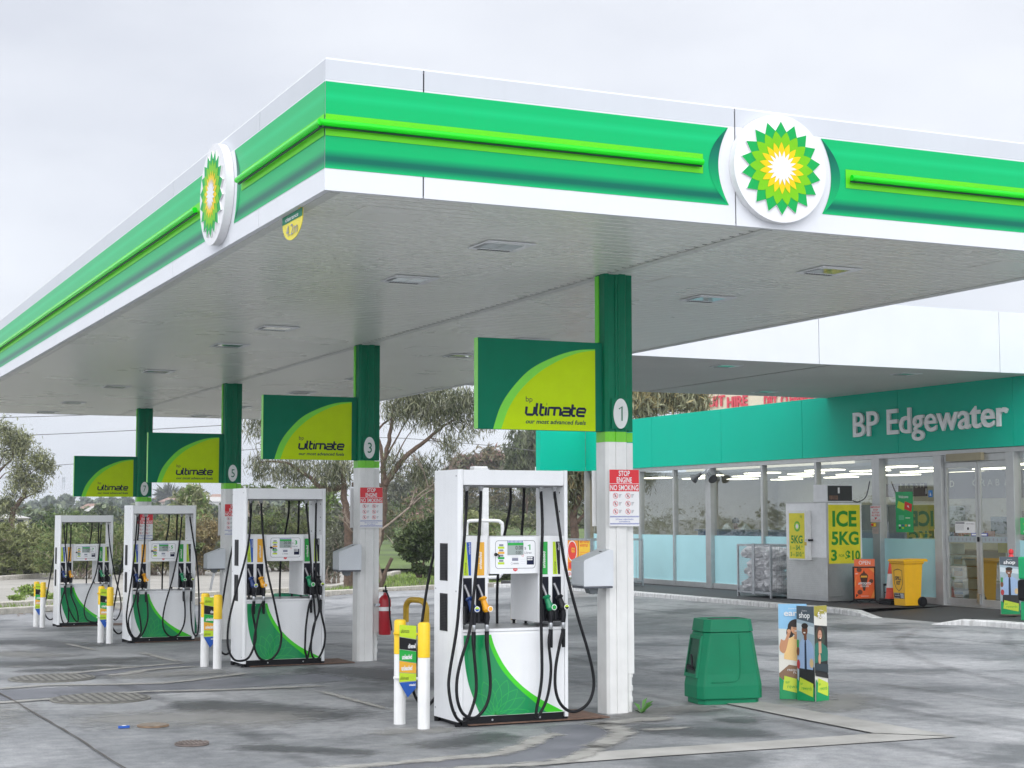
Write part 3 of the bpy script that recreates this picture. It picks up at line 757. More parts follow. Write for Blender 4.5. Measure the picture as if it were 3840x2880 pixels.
def flagsign(loc):
    t = thing('flag_sign', loc, '', 'sign', 'green and lime fuel signs on the columns')
    X0, Y0, Z0 = loc; w, h = 1.355, .883
    m_ = MB(); m_.box(X0, X0 + w, Y0, Y0 + .085, Z0, Z0 + h, sgreen); m_.build('panel', t, bevel=.004)
    m_ = MB(); m_.box(X0 - .005, X0 - .0005, Y0 + .001, Y0 + .084, Z0 + .002, Z0 + h - .002, pm('sign_edge_lime', (.25, .72, .12), .4)); m_.build('edge_trim', t)
    O = Vector((X0, Y0 - .002, Z0))
    outer = spl([(.158, 0), (.238, .224), (.368, .41), (.564, .596), (.825, .727), (1.06, .798), (1.272, .818)], 6)
    inner = spl([(.244, .0), (.325, .205), (.455, .39), (.655, .566), (.87, .690), (1.08, .772), (1.272, .806)], 6)
    m_ = MB(); m_.strip(inner, outer, O, XU, ZU, pm('sign_lime', (.16, .66, .02), .35)); m_.build('lime_arc', t)
    m_ = MB(); m_.poly([O + XU * p[0] + ZU * p[1] for p in [(1.272, 0)] + inner[::-1]], ygreen); m_.build('yellow_green_quadrant', t)
    O2 = O + Vector((0, -.002, 0))
    m_ = MB(); m_.text('bp', O2 + XU * .507 + ZU * .275, XU, ZU, .052, ink, width=.072)
    wordmark(m_, 'ultimate', O2 + XU * .505 + ZU * .143, XU, ZU, .083, .645, navy)
    m_.text('our most advanced fuels', O2 + XU * .505 + ZU * .062, XU, ZU, .042, pm('ink_green', (.01, .06, .03), .5), width=.66, bold=.022, shear=.2)
    m_.build('lettering', t)
    return t
SL = ['wide green and lime fuel sign on column 1, the nearest of the four', 'wide green and lime fuel sign on column 3', 'wide green and lime fuel sign on column 5', 'wide green and lime fuel sign on column 7, the farthest']
fs = flagsign((2.5115, 2.889, 2.774)); fs['label'] = SL[0]
for i in (1, 2, 3): dup(fs, (2.5115, 2.889 + YB[i], 2.774 + ZBY[i]), SL[i])

def stopsign(loc):
    t = thing('stop_engine_sign', loc, '', 'sign', 'stop engine signs on the columns')
    X0, Y0, Z0 = loc; w, h = .335, .56
    m_ = MB(); m_.box(X0, X0 + w, Y0 + .002, Y0 + .006, Z0, Z0 + h, paper); m_.build('plate', t)
    O = Vector((X0, Y0, Z0))
    m_ = MB(); m_.flat([(.002, .422), (.333, .422), (.333, .558), (.002, .558)], O, XU, ZU, red); m_.flat([(.002, .345), (.333, .345), (.333, .417), (.002, .417)], O, XU, ZU, red); m_.build('header', t)
    O2 = O + Vector((0, -.002, 0)); m_ = MB()
    m_.text('STOP', O2 + Vector((.167, 0, .496)), XU, ZU, .052, paper, width=.125, align='C', bold=.018)
    m_.text('ENGINE', O2 + Vector((.167, 0, .431)), XU, ZU, .052, paper, width=.17, align='C', bold=.018)
    m_.text('NO SMOKING', O2 + Vector((.167, 0, .355)), XU, ZU, .052, paper, width=.315, align='C', bold=.015)
    m_.build('lettering', t)
    m_ = MB()
    for cx in (.068, .208):
        for cz in (.30, .222, .145):
            A_ = circ(cx, cz, .028, n=20, close=True); B_ = circ(cx, cz, .024, n=20, close=True)
            m_.strip(B_, A_, O, XU, ZU, red); m_.line2([(cx - .018, cz + .018), (cx + .018, cz - .018)], .005, O + Vector((0, -.0008, 0)), XU, ZU, red)
            m_.flat(rrect(cx - .009, cx + .007, cz - .014, cz + .014, .004), O, XU, ZU, inkgrey)
            for q in range(3): m_.flat([(cx + .038, cz + .01 - q * .012), (cx + .068 - q * .006, cz + .01 - q * .012), (cx + .068 - q * .006, cz + .015 - q * .012), (cx + .038, cz + .015 - q * .012)], O, XU, ZU, inkgrey)
    m_.build('pictograms', t)
    m_ = MB()
    for zz in (.088, .018):
        for q in range(24):
            for rr_ in range(2):
                xx = .004 + q * .0137 + (.0068 if rr_ else 0); m_.flat([(xx, zz + rr_ * .007), (xx + .0072, zz + rr_ * .007), (xx + .0072, zz + rr_ * .007 + .007), (xx, zz + rr_ * .007 + .007)], O, XU, ZU, inkblue)
    m_.text('24 hour video/audio', O2 + Vector((.167, 0, .063)), XU, ZU, .014, inkblue, width=.2, align='C'); m_.text('surveillance', O2 + Vector((.167, 0, .041)), XU, ZU, .014, inkblue, width=.12, align='C')
    m_.build('notice_strip', t)
    return t
ss = stopsign((3.872, 2.768, 1.835)); ss['label'] = 'red and white stop engine no smoking sign facing out on column 1'
for i in (1, 2, 3): dup(ss, (3.872, 2.768 + YB[i], 1.835 + ZBY[i]), 'red and white stop engine no smoking sign facing out on column %s' % NUM[i])
for i in range(4):
    y = 3.05 + YB[i]; z = 1.835 + ZBY[i]
    m_ = MB(); m_.box(3.828, 4.15, y, y + .005, z, z + .555, paper)
    tag(m_.build('rear_sign_plate'), 'blank white back of a sign on the far side of column %s' % NUM[i], 'sign', 'signs on the far side of the columns')

# paper towel and squeegee units on the columns
def towelbox(loc):
    t = thing('towel_dispenser', loc, '', 'dispenser', 'grey paper towel dispensers on the columns')
    X0, Y0, Z0 = loc
    prof = [(0, 0), (.325, 0), (.325, .345), (.285, .355), (.05, .27), (.012, .255), (0, .235)]
    m_ = MB(); m_.prism(prof, (X0, Y0 + .27, Z0), XU, ZU, (0, -.27, 0), greybox); m_.build('housing', t, bevel=.014)
    m_ = MB(); m_.box(X0 + .004, X0 + .322, Y0 + .004, Y0 + .266, Z0 - .022, Z0 - .0015, pm('dispenser_base', (.10, .11, .13), .4)); m_.build('base', t, bevel=.006)
    m_ = MB(); m_.prism([(.10, 0), (.205, 0), (.195, -.055), (.175, -.048), (.16, -.06), (.14, -.05), (.12, -.05)], (X0, Y0 + .19, Z0 - .023), XU, ZU, (0, -.10, 0), pm('towel_outlet', (.16, .18, .19), .4)); m_.build('outlet', t)
    m_ = MB(); m_.box(X0 + .22, X0 + .24, Y0 + .06, Y0 + .10, Z0 + .325, Z0 + .338, dark); m_.build('lock', t)
    return t
tb = towelbox((3.55, 2.70, 1.255)); tb['label'] = 'pale grey paper towel dispenser on the left of column 1'
dup(tb, (3.55, 2.70 + YB[1], 1.255 + ZBY[1]), 'pale grey paper towel dispenser on the left of column 3')
d5 = dup(tb, (3.55, 2.70 + YB[2], 1.255 + ZBY[2]), 'pale grey paper towel dispenser with a towel hanging out, on column 5')
m_ = MB(); z = 1.23 + ZBY[2]; yy = 2.83 + YB[2]
m_.strip([(0, 0), (-.03, -.1), (-.05, -.22), (-.065, -.33)], [(.05, 0), (.02, -.1), (-.005, -.22), (-.02, -.32)], (3.69, yy, z - .04), XU, ZU, paper); m_.build('hanging_towel', d5)
m_ = MB()
# fire extinguisher on column 3
y = 10.15; x = 4.255; z0 = gh(4.2, 10.2) + .36
t = thing('fire_extinguisher', (x, y - .02, z0), 'red fire extinguisher with a white band beside column 3', 'fire extinguisher')
def lathe(m_, prof, c, m, n=20):
    P = [(c[0] + r * math.cos(2 * math.pi * k / n), c[1] + r * math.sin(2 * math.pi * k / n), c[2] + z_) for r, z_ in prof for k in range(n)]
    F = [(i * n + k, i * n + (k + 1) % n, (i + 1) * n + (k + 1) % n, (i + 1) * n + k) for i in range(len(prof) - 1) for k in range(n)]
    m_.mesh(P, F, m)
c = (x, y - .05, z0)
m_ = MB(); lathe(m_, [(0, 0), (.078, 0), (.085, .015), (.085, .46), (.078, .50), (.05, .535), (.025, .55), (.02, .58), (0, .58)], c, pipered); m_.build('cylinder', t, smooth=True, auto=40)
m_ = MB(); lathe(m_, [(.0855, .33), (.0875, .33), (.0875, .385), (.0855, .385)], c, paper); m_.build('white_band', t, smooth=True, auto=40)
m_ = MB(); m_.box(c[0] - .015, c[0] + .02, c[1] - .05, c[1] + .05, z0 + .585, z0 + .62, dark); m_.tube([(c[0] - .01, c[1] - .06, z0 + .63), (c[0] - .03, c[1] - .1, z0 + .68)], .012, dark); m_.build('valve', t)
m_ = MB(); m_.tube(spl([(c[0], c[1] - .05, z0 + .60), (c[0] + .02, c[1] - .11, z0 + .5), (c[0] + .03, c[1] - .11, z0 + .3), (c[0] + .06, c[1] - .10, z0 + .1), (c[0] + .065, c[1] - .1, z0 + .06)]), .012, dark); m_.build('hose', t)
m_ = MB(); m_.box(4.108, 4.172, y - .08, y - .03, z0 + .40, z0 + .43, galv); m_.build('bracket', t)

# ------------------------------------------------------------------ fuel dispensers
PX, PY = 2.165, 2.5415
def dispenser(i):
    X0, Y0, Z0 = PX, PY + YB[i], ZBY[i]
    t = thing('fuel_dispenser', (X0, Y0, Z0), 'white fuel dispenser number %s with four nozzles and a green swoosh' % NUM[i], 'fuel pump', 'dispensers in a row under the canopy')
    O = Vector((X0, Y0, Z0)); Wd, D, H = 1.14, .625, 2.37
    def B(m_, x0, x1, y0, y1, z0, z1, m): m_.box(X0 + x0, X0 + x1, Y0 + y0, Y0 + y1, Z0 + z0, Z0 + z1, m); return m_
    # side pillars (bevelled outer skins), top beam
    m_ = MB(); m_.prism([(0, .03), (.022, 0), (.045, 0), (.045, D), (.022, D), (0, D - .03)], (X0, Y0, Z0 + .045), XU, YU, (0, 0, H - .045), pumpwhite); pl_ = m_.build('side_pillar', t, bevel=.004)
    m_ = MB()
    for za, zb_ in ((1.33, 1.68), (.86, 1.21)):
        m_.box(X0 - .006, X0 - .0005, Y0 + .265, Y0 + .445, Z0 + za, Z0 + zb_, dark)
        for k in range(22): m_.box(X0 - .012, X0 - .0065, Y0 + .285, Y0 + .425, Z0 + za + .02 + k * .0145, Z0 + za + .026 + k * .0145, black)
    m_.build('vent', pl_)
    m_ = MB()
    for yy, zz in ((.06, 2.31), (.59, 2.29), (.06, 1.24), (.56, 1.25), (.56, .13), (.06, .13)): m_.cyl((X0 - .003, Y0 + yy, Z0 + zz), (X0, Y0 + yy, Z0 + zz), .008, inkgrey, 8)
    m_.build('screw', pl_)
    m_ = MB(); m_.prism([(Wd - .045, 0), (Wd - .012, 0), (Wd, .02), (Wd, D - .02), (Wd - .012, D), (Wd - .045, D)], (X0, Y0, Z0 + .045), XU, YU, (0, 0, H - .045), pumpwhite); p2 = m_.build('side_pillar', t, bevel=.004)
    m_ = MB()
    for yy, zz in ((.10, 2.16), (.10, 1.98), (.52, 2.16), (.12, 1.80), (.5, 1.79)): m_.cyl((X0 + Wd - .0475, Y0 + yy, Z0 + zz), (X0 + Wd - .0455, Y0 + yy, Z0 + zz), .009, dark, 8)
    m_.build('screw', p2)
    m_ = MB(); B(m_, .0475, Wd - .0475, .004, D - .004, 2.225, 2.367, pumpwhite); m_.build('top_beam', t, bevel=.004)
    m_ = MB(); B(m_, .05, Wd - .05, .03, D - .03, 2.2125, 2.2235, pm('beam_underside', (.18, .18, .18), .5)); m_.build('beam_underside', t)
    # nozzle blocks
    m_ = MB(); B(m_, .0475, .298, .006, D - .006, .945, 1.752, pumpwhite); nbk = m_.build('nozzle_block', t, bevel=.004)
    m_ = MB(); B(m_, .815, Wd - .0475, .006, D - .006, .935, 1.748, pumpwhite); nbk2 = m_.build('nozzle_block', t, bevel=.004)
    # display head
    m_ = MB(); m_.prism([(.300, .345), (.300, .0), (.305, -.002), (.805, -.002), (.8125, .005), (.8125, .345)], (X0, Y0 + D + .04, Z0 + 1.4), XU, ZU, (0, -D - .08, 0), pumpwhite)
    m_.build('display_head', t, bevel=.006); yf = Y0 - .04
    P = Vector((X0, yf - .0015, Z0))
    m_ = MB(); rr0 = rrect(.352, .768, 1.445, 1.708, .03); rr1 = rrect(.357, .763, 1.45, 1.703, .026)
    m_.strip(rr1 + [rr1[0]], rr0 + [rr0[0]], P, XU, ZU, inkgrey)
    for k, cc in enumerate((llime, amber, lgreen, llime)):
        zc = 1.655 - k * .0485
        m_.flat([(.392, zc), (.436, zc), (.436, zc + .018), (.392, zc + .018)], P, XU, ZU, pm('ink_slate', (.22, .23, .30), .5))
        m_.flat([(.380, zc - .024), (.446, zc - .024), (.446, zc - .004), (.380, zc - .004)], P, XU, ZU, cc)
    m_.flat([(.525, 1.517), (.588, 1.517), (.588, 1.543), (.525, 1.543)], P, XU, ZU, MATS['ink_slate'])
    m_.flat([(.678, 1.48), (.752, 1.48), (.752, 1.556), (.678, 1.556)], P, XU, ZU, navy)
    P1 = P + Vector((0, -.001, 0))
    for a_ in range(3):
        for b_ in range(2): m_.flat([(.684 + a_ * .019, 1.539 - b_ * .018), (.698 + a_ * .019, 1.539 - b_ * .018), (.698 + a_ * .019, 1.552 - b_ * .018), (.684 + a_ * .019, 1.552 - b_ * .018)], P1, XU, ZU, paper)
    m_.flat([(.536, 1.446), (.580, 1.446), (.580, 1.43), (.558, 1.418), (.536, 1.43)], P1, XU, ZU, red)
    m_.text('SAFE', P1 + Vector((.558, -.0008, 1.432)), XU, ZU, .009, paper, width=.028, align='C')
    ring = circ(.637, 1.568, .012, n=16, close=True); rin = circ(.637, 1.568, .0095, n=16, close=True); m_.strip(rin, ring, P, XU, ZU, red)
    ring = circ(.522, 1.492, .010, n=16, close=True); rin = circ(.522, 1.492, .0078, n=16, close=True); m_.strip(rin, ring, P, XU, ZU, inkgrey)
    m_.flat([(.538, 1.493), (.592, 1.493), (.592, 1.498), (.538, 1.498)], P, XU, ZU, inkgrey); m_.flat([(.538, 1.486), (.597, 1.486), (.597, 1.490), (.538, 1.490)], P, XU, ZU, inkgrey)
    m_.text('cents per litre', P + Vector((.523, 0, 1.549)), XU, ZU, .007, inkgrey, width=.066)
    for zz in (1.53, 1.51, 1.49): m_.flat([(.615, zz), (.66, zz), (.66, zz + .002), (.615, zz + .002)], P, XU, ZU, pm('ink_faint', (.6, .58, .66), .5))
    m_.build('control_panel', t)
    m_ = MB(); m_.box(X0 + .478, X0 + .641, yf - .006, yf - .002, Z0 + 1.573, Z0 + 1.706, lcdm)
    m_.flat([(.478, 1.662), (.641, 1.662), (.641, 1.686), (.478, 1.686)], P + Vector((0, -.006, 0)), XU, ZU, lgreen)
    for k in range(12): m_.flat([(.478 + k * .0136, 1.686), (.485 + k * .0136, 1.686), (.485 + k * .0136, 1.706), (.478 + k * .0136, 1.706)], P + Vector((0, -.006, 0)), XU, ZU, inkblue)
    for k in range(12): m_.flat([(.4848 + k * .0136, 1.686), (.4912 + k * .0136, 1.686), (.4912 + k * .0136, 1.706), (.4848 + k * .0136, 1.706)], P + Vector((0, -.006, 0)), XU, ZU, paper)
    d1, d2 = (('0.00', '0.00'), ('20.00', '17.26'), ('40.00', '33.01'), ('1.26', '1.05'))[i]
    m_.text(d1, P + Vector((.636, -.0065, 1.622)), XU, ZU, .036, ink, width=.025 * len(d1.replace('.', '')) + .003, align='R'); m_.text(d2, P + Vector((.618, -.0065, 1.582)), XU, ZU, .026, ink, width=.018 * len(d2.replace('.', '')) + .003, align='R'); m_.build('lcd_screen', t)
    m_ = MB()
    if i == 0: m_.line2([(.690, 1.655), (.710, 1.668), (.710, 1.618)], .012, P, XU, ZU, lgreen)
    else: m_.text(NUM[i], P + Vector((.705, 0, 1.618)), XU, ZU, .052, lgreen, width=.036, align='C', bold=.03)
    m_.text('$', P + Vector((.662, 0, 1.622)), XU, ZU, .024, inkgrey, align='C', bold=.01); m_.text('Litres', P + Vector((.652, 0, 1.583)), XU, ZU, .021, inkgrey, width=.076, shear=.2, bold=.012); m_.build('lettering', t)
    m_ = MB(); m_.cyl((X0 + .356, yf, Z0 + 1.578), (X0 + .356, yf - .018, Z0 + 1.578), .015, dark, 14); m_.tube([(X0 + .368, yf - .016, Z0 + 1.578), (X0 + .380, yf - .016, Z0 + 1.576), (X0 + .388, yf - .016, Z0 + 1.555)], .006, dark, 6); m_.build('key_lock', t)
    # lower cabinet
    m_ = MB(); B(m_, .0475, Wd - .0475, .012, D - .012, .088, .86, pumpwhite); m_.build('cabinet', t)
    m_ = MB(); B(m_, .0465, Wd - .0465, .002, D - .002, .862, .888, pumpwhite); m_.build('cabinet_lip', t, bevel=.004)
    m_ = MB(); B(m_, .052, Wd - .052, .008, D - .008, .8885, .892, pm('stainless_top', (.50, .50, .50), .35, metal=.6, grime=.2)); m_.build('cabinet_top', t)
    m_ = MB(); B(m_, .048, Wd - .05, D - .0105, D - .004, .09, .838, pumpwhite); m_.build('cabinet_door', t)
    m_ = MB(); B(m_, .048, Wd - .05, .004, .0105, .09, .838, pumpwhite); dr = m_.build('cabinet_door', t)
    m_ = MB(); B(m_, .048, Wd - .05, .02, D - .02, .0, .086, black)
    for xx, yy in ((.02, .06), (.02, D - .06), (Wd - .02, .06), (Wd - .02, D - .06)): m_.cyl((X0 + xx, Y0 + yy, Z0 - .01), (X0 + xx, Y0 + yy, Z0 + .044), .03, black, 10)
    m_.build('plinth', t)
    Pd = Vector((X0, Y0 + .0028, Z0)); zt = .836
    inn = spl([(.293, zt), (.337, .69), (.43, .52), (.58, .355), (.78, .19), (.905, .094)], 6); outc = spl([(.330, zt), (.372, .71), (.47, .54), (.62, .375), (.81, .236), (1.085, .094)], 6)
    lef = spl([(.052, zt), (.056, .68), (.072, .53), (.105, .38), (.16, .235), (.222, .094)], 6)
    m_ = MB(); m_.strip(lef, inn, Pd, XU, ZU, pm('swoosh_green', (.004, .27, .085), .3, coat=.3, var=.03)); m_.build('swoosh', dr)
    m_ = MB(); m_.strip(inn, outc, Pd, XU, ZU, pm('swoosh_lime', (.05, .62, .012), .3, coat=.3, var=.03)); m_.build('swoosh_edge', dr)
    m_ = MB(); b0 = np.array((.37, .097))
    for tx, tz, bw in ((.369, .43, .10), (.25, .405, .10), (.493, .41, .10), (.60, .32, .09), (.68, .235, .08), (.145, .31, .09), (.72, .115, .05)):
        tip = np.array((tx, tz)); ax_ = tip - b0; nn = np.array((-ax_[1], ax_[0])); nn = nn / np.linalg.norm(nn) * bw
        for sgn in (1, -1):
            c_ = [tuple(b0 + ax_ * u + nn * sgn * 2.2 * u ** .8 * (1 - u) ** .9) for u in np.linspace(0, 1, 14)]
            c_ = [(x_, max(z_, .0945)) for x_, z_ in c_]
            m_.line2(c_, .0045, Pd + Vector((0, -.0008, 0)), XU, ZU, pm('lotus_line', (.03, .45, .08), .35))
    m_.build('lotus_print', dr)
    m_ = MB()
    for xx in (.155, .93): m_.cyl((X0 + xx, Y0 + .004, Z0 + .81), (X0 + xx, Y0 - .003, Z0 + .81), .012, steel, 12)
    for xx in (.35, .84): m_.cyl((X0 + xx, Y0 + .02, Z0 + .05), (X0 + xx, Y0 + .016, Z0 + .05), .010, steel, 10)
    m_.build('door_lock', dr)
    # grade labels, boots, nozzles
    Pl = Vector((X0, Y0 + .0035, Z0)); xs4 = (.088, .222, .880, 1.012)
    nzc = ((blue, pm('nozzle_blue', (.006, .035, .16), .35)), (amber, pm('nozzle_yellow', (.80, .36, .006), .35)), (lgreen, pm('nozzle_green', (.004, .25, .10), .35)), (dark, dark))
    for k, xc in enumerate(xs4):
        wl = .038; z0, z1 = 1.385, 1.693; par = nbk if k < 2 else nbk2
        m_ = MB()
        if k in (1, 2):
            m_.flat([(xc - wl, z0), (xc + wl, z0), (xc + wl, z1), (xc - wl, z1)], Pl, XU, ZU, (amber, lgreen)[k - 1])
            m_.text('unleaded', Pl + Vector((xc + .012, -.001, z0 + .06)), ZU, -XU, .03, paper, width=.16, shear=.2, bold=.02)
        else:
            c2 = (blue, dark)[k // 2]
            m_.flat([(xc - wl, z0), (xc + .012, z0), (xc - .012, z1), (xc - wl, z1)], Pl, XU, ZU, llime)
            m_.flat([(xc + .016, z0), (xc + wl, z0), (xc + wl, z1), (xc - .008, z1)], Pl, XU, ZU, c2)
            m_.text('ultimate', Pl + Vector((xc - .008, -.001, z0 + .01)), ZU, -XU, .022, ink, width=.11, shear=.2)
            m_.text('unleaded' if k == 0 else 'diesel', Pl + Vector((xc + .031, -.001, z1 - .012)), ZU, -XU, .02, paper, width=.10 if k == 0 else .07, align='R')
        m_.build('grade_label', par)
        m_ = MB(); m_.box(X0 + xc - .046, X0 + xc + .046, Y0 + .0025, Y0 + .0055, Z0 + .955, Z0 + 1.362, pm('boot_dark', (.003, .004, .012), .5, spec=.25))
        m_.box(X0 + xc - .046, X0 + xc - .028, Y0 - .05, Y0 + .002, Z0 + .955, Z0 + 1.10, dark); m_.box(X0 + xc + .02, X0 + xc + .038, Y0 - .03, Y0 + .002, Z0 + .955, Z0 + 1.06, dark)
        m_.box(X0 + xc - .045, X0 + xc + .045, Y0 - .05, Y0 + .002, Z0 + .945, Z0 + .9545, dark)
        m_.build('nozzle_boot', par)
        # nozzle: spout, coloured guard with round grade cap, handle, coupling
        X1, Y1 = X0 + xc, Y0 - .045
        m_ = MB(); m_.tube(spl([(X1 - .032, Y1 + .04, Z0 + 1.30), (X1 - .020, Y1 + .03, Z0 + 1.265), (X1 - .004, Y1 + .015, Z0 + 1.215), (X1 + .004, Y1, Z0 + 1.17)], 4), .0125, pm('spout_metal', (.30, .30, .31), .35, metal=.9), 10); nz_ = m_.build('nozzle', t, smooth=True, auto=40)
        m_ = MB(); body = nzc[k][1]
        m_.tube([(X1 - .001, Y1 + .005, Z0 + 1.187), (X1 + .003, Y1, Z0 + 1.172), (X1 + .006, Y1 - .002, Z0 + 1.155), (X1 + .018, Y1 - .01, Z0 + 1.115), (X1 + .03, Y1 - .02, Z0 + 1.075), (X1 + .034, Y1 - .022, Z0 + 1.05)], [.030, .042, .026, .030, .040, .026], body, 12)
        m_.cyl((X1 + .046, Y1 - .01, Z0 + 1.083), (X1 + .050, Y1 - .062, Z0 + 1.08), .030, body, 16)
        m_.build('guard', nz_, smooth=True, auto=35)
        m_ = MB(); q = (X1 + .0505, Y1 - .0635, Z0 + 1.08); m_.prism(circ(0, 0, .027, n=20), q, XU, ZU, (0, -.002, 0), paper)
        m_.prism(circ(0, 0, .02, n=20), Vector(q) + Vector((0, -.003, 0)), XU, ZU, (0, -.001, 0), (llime, amber, lgreen, llime)[k])
        m_.flat([p for p in circ(0, 0, .02, n=20) if p[1] <= .001], Vector(q) + Vector((0, -.005, 0)), XU, ZU, (blue, amber, lgreen, dark)[k]); m_.build('grade_cap', nz_)
        m_ = MB(); m_.tube([(X1 + .034, Y1 - .02, Z0 + 1.07), (X1 + .036, Y1 - .02, Z0 + 1.0), (X1 + .036, Y1 - .015, Z0 + .935)], [.022, .027, .021], dark, 10)
        m_.tube(spl([(X1 + .03, Y1 + .012, Z0 + 1.06), (X1 + .0, Y1 + .015, Z0 + 1.03), (X1 - .004, Y1 + .015, Z0 + .98), (X1 + .03, Y1 + .008, Z0 + .94)], 4), .006, dark, 6)
        m_.build('handle', nz_, smooth=True, auto=40)
        m_ = MB(); m_.tube([(X1 + .036, Y1 - .015, Z0 + .940), (X1 + .036, Y1 - .013, Z0 + .925), (X1 + .038, Y1 - .012, Z0 + .895), (X1 + .038, Y1 - .012, Z0 + .87)], [.017, .021, .021, .016], steel, 12); m_.build('coupling', nz_, smooth=True, auto=40)
    # hoses
    HP = HOSES[i]
    for k, pth in enumerate(HP):
        n = len(pth); pts = []
        for q, (xx, zz) in enumerate(pth):
            u = q / (n - 1); yy = .075 * (1 - u) ** 3 - .12 - (.03 if k % 2 else 0) * math.sin(math.pi * u) + .06 * u ** 6
            if q == 0: yy = .08
            qv = Vector((X0 + xx, Y0 - .12, Z0 + zz)); k_ = (Y0 + yy - CAM.y) / (qv.y - CAM.y); pv = CAM + (qv - CAM) * k_
            pts.append(tuple(pv))
        pts[0] = (pts[0][0], Y0 + .08, Z0 + 2.165)
        x1 = X0 + xs4[k] + .038; pts[-1] = (x1, Y0 - .057, Z0 + .865)
        pts.insert(0, (pts[0][0], Y0 + .085, Z0 + 2.21))
        m_ = MB(); m_.tube(spl(pts, 6), .0145, black, 8, cap=False)
        m_.tube([(x1, Y0 - .057, Z0 + .872), (x1, Y0 - .057, Z0 + .78), (x1 + .002, Y0 - .06, Z0 + .70)], [.021, .02, .016], black, 10)
        h_ = m_.build('hose', t, smooth=True, auto=50)
        m_ = MB(); xx = pts[0][0]; m_.tube([(xx, Y0 + .085, Z0 + 2.213), (xx, Y0 + .085, Z0 + 2.195), (xx, Y0 + .084, Z0 + 2.18), (xx, Y0 + .08, Z0 + 2.10)], [.03, .026, .016, .016], steel, 10); m_.build('hose_fitting', h_, smooth=True, auto=40)
    # hoses on the far side
    for k, (xa, xb, xm, zm) in enumerate(((.10, .13, -.16, .12), (.25, .27, .45, .12), (.78, .88, .70, .16), (.93, 1.01, 1.30, .10))):
        Yr = Y0 + D + .10
        m_ = MB(); m_.tube(spl([(X0 + xa, Y0 + D - .08, Z0 + 2.21), (X0 + xa, Y0 + D - .06, Z0 + 2.0), (X0 + xa - .03 + (xm - xa) * .25, Yr, Z0 + 1.4), (X0 + xa + (xm - xa) * .8, Yr, Z0 + .7), (X0 + xm, Yr + .02, Z0 + .3), (X0 + (xm + xb) / 2, Yr + .02, Z0 + zm), (X0 + xb + (xb - xm) * .1, Yr, Z0 + .4), (X0 + xb, Y0 + D + .06, Z0 + .9), (X0 + xb, Y0 + D + .05, Z0 + 1.05)], 6), .0145, black, 8)
        m_.build('hose', t, smooth=True)
    m_ = MB(); 
    for xc in xs4:
        m_.box(X0 + xc - .046, X0 + xc + .046, Y0 + D - .0055, Y0 + D - .0025, Z0 + .955, Z0 + 1.362, MATS['boot_dark']); m_.tube([(X0 + xc, Y0 + D + .05, Z0 + 1.2), (X0 + xc, Y0 + D + .06, Z0 + .92)], .024, dark)
    m_.build('rear_nozzle_set', t)
    # rusty base plate
    z = gh(X0 + .6, Y0 + .3)
    m_ = MB(); m_.box(X0 + .1, X0 + Wd + .42, Y0 - .03, Y0 + D + .05, z + .014, z + .022, rust); m_.build('base_plate', t)
    return t
def rel(i, L):
    return [(x - PX, z - ZBY[i]) for x, z in L]
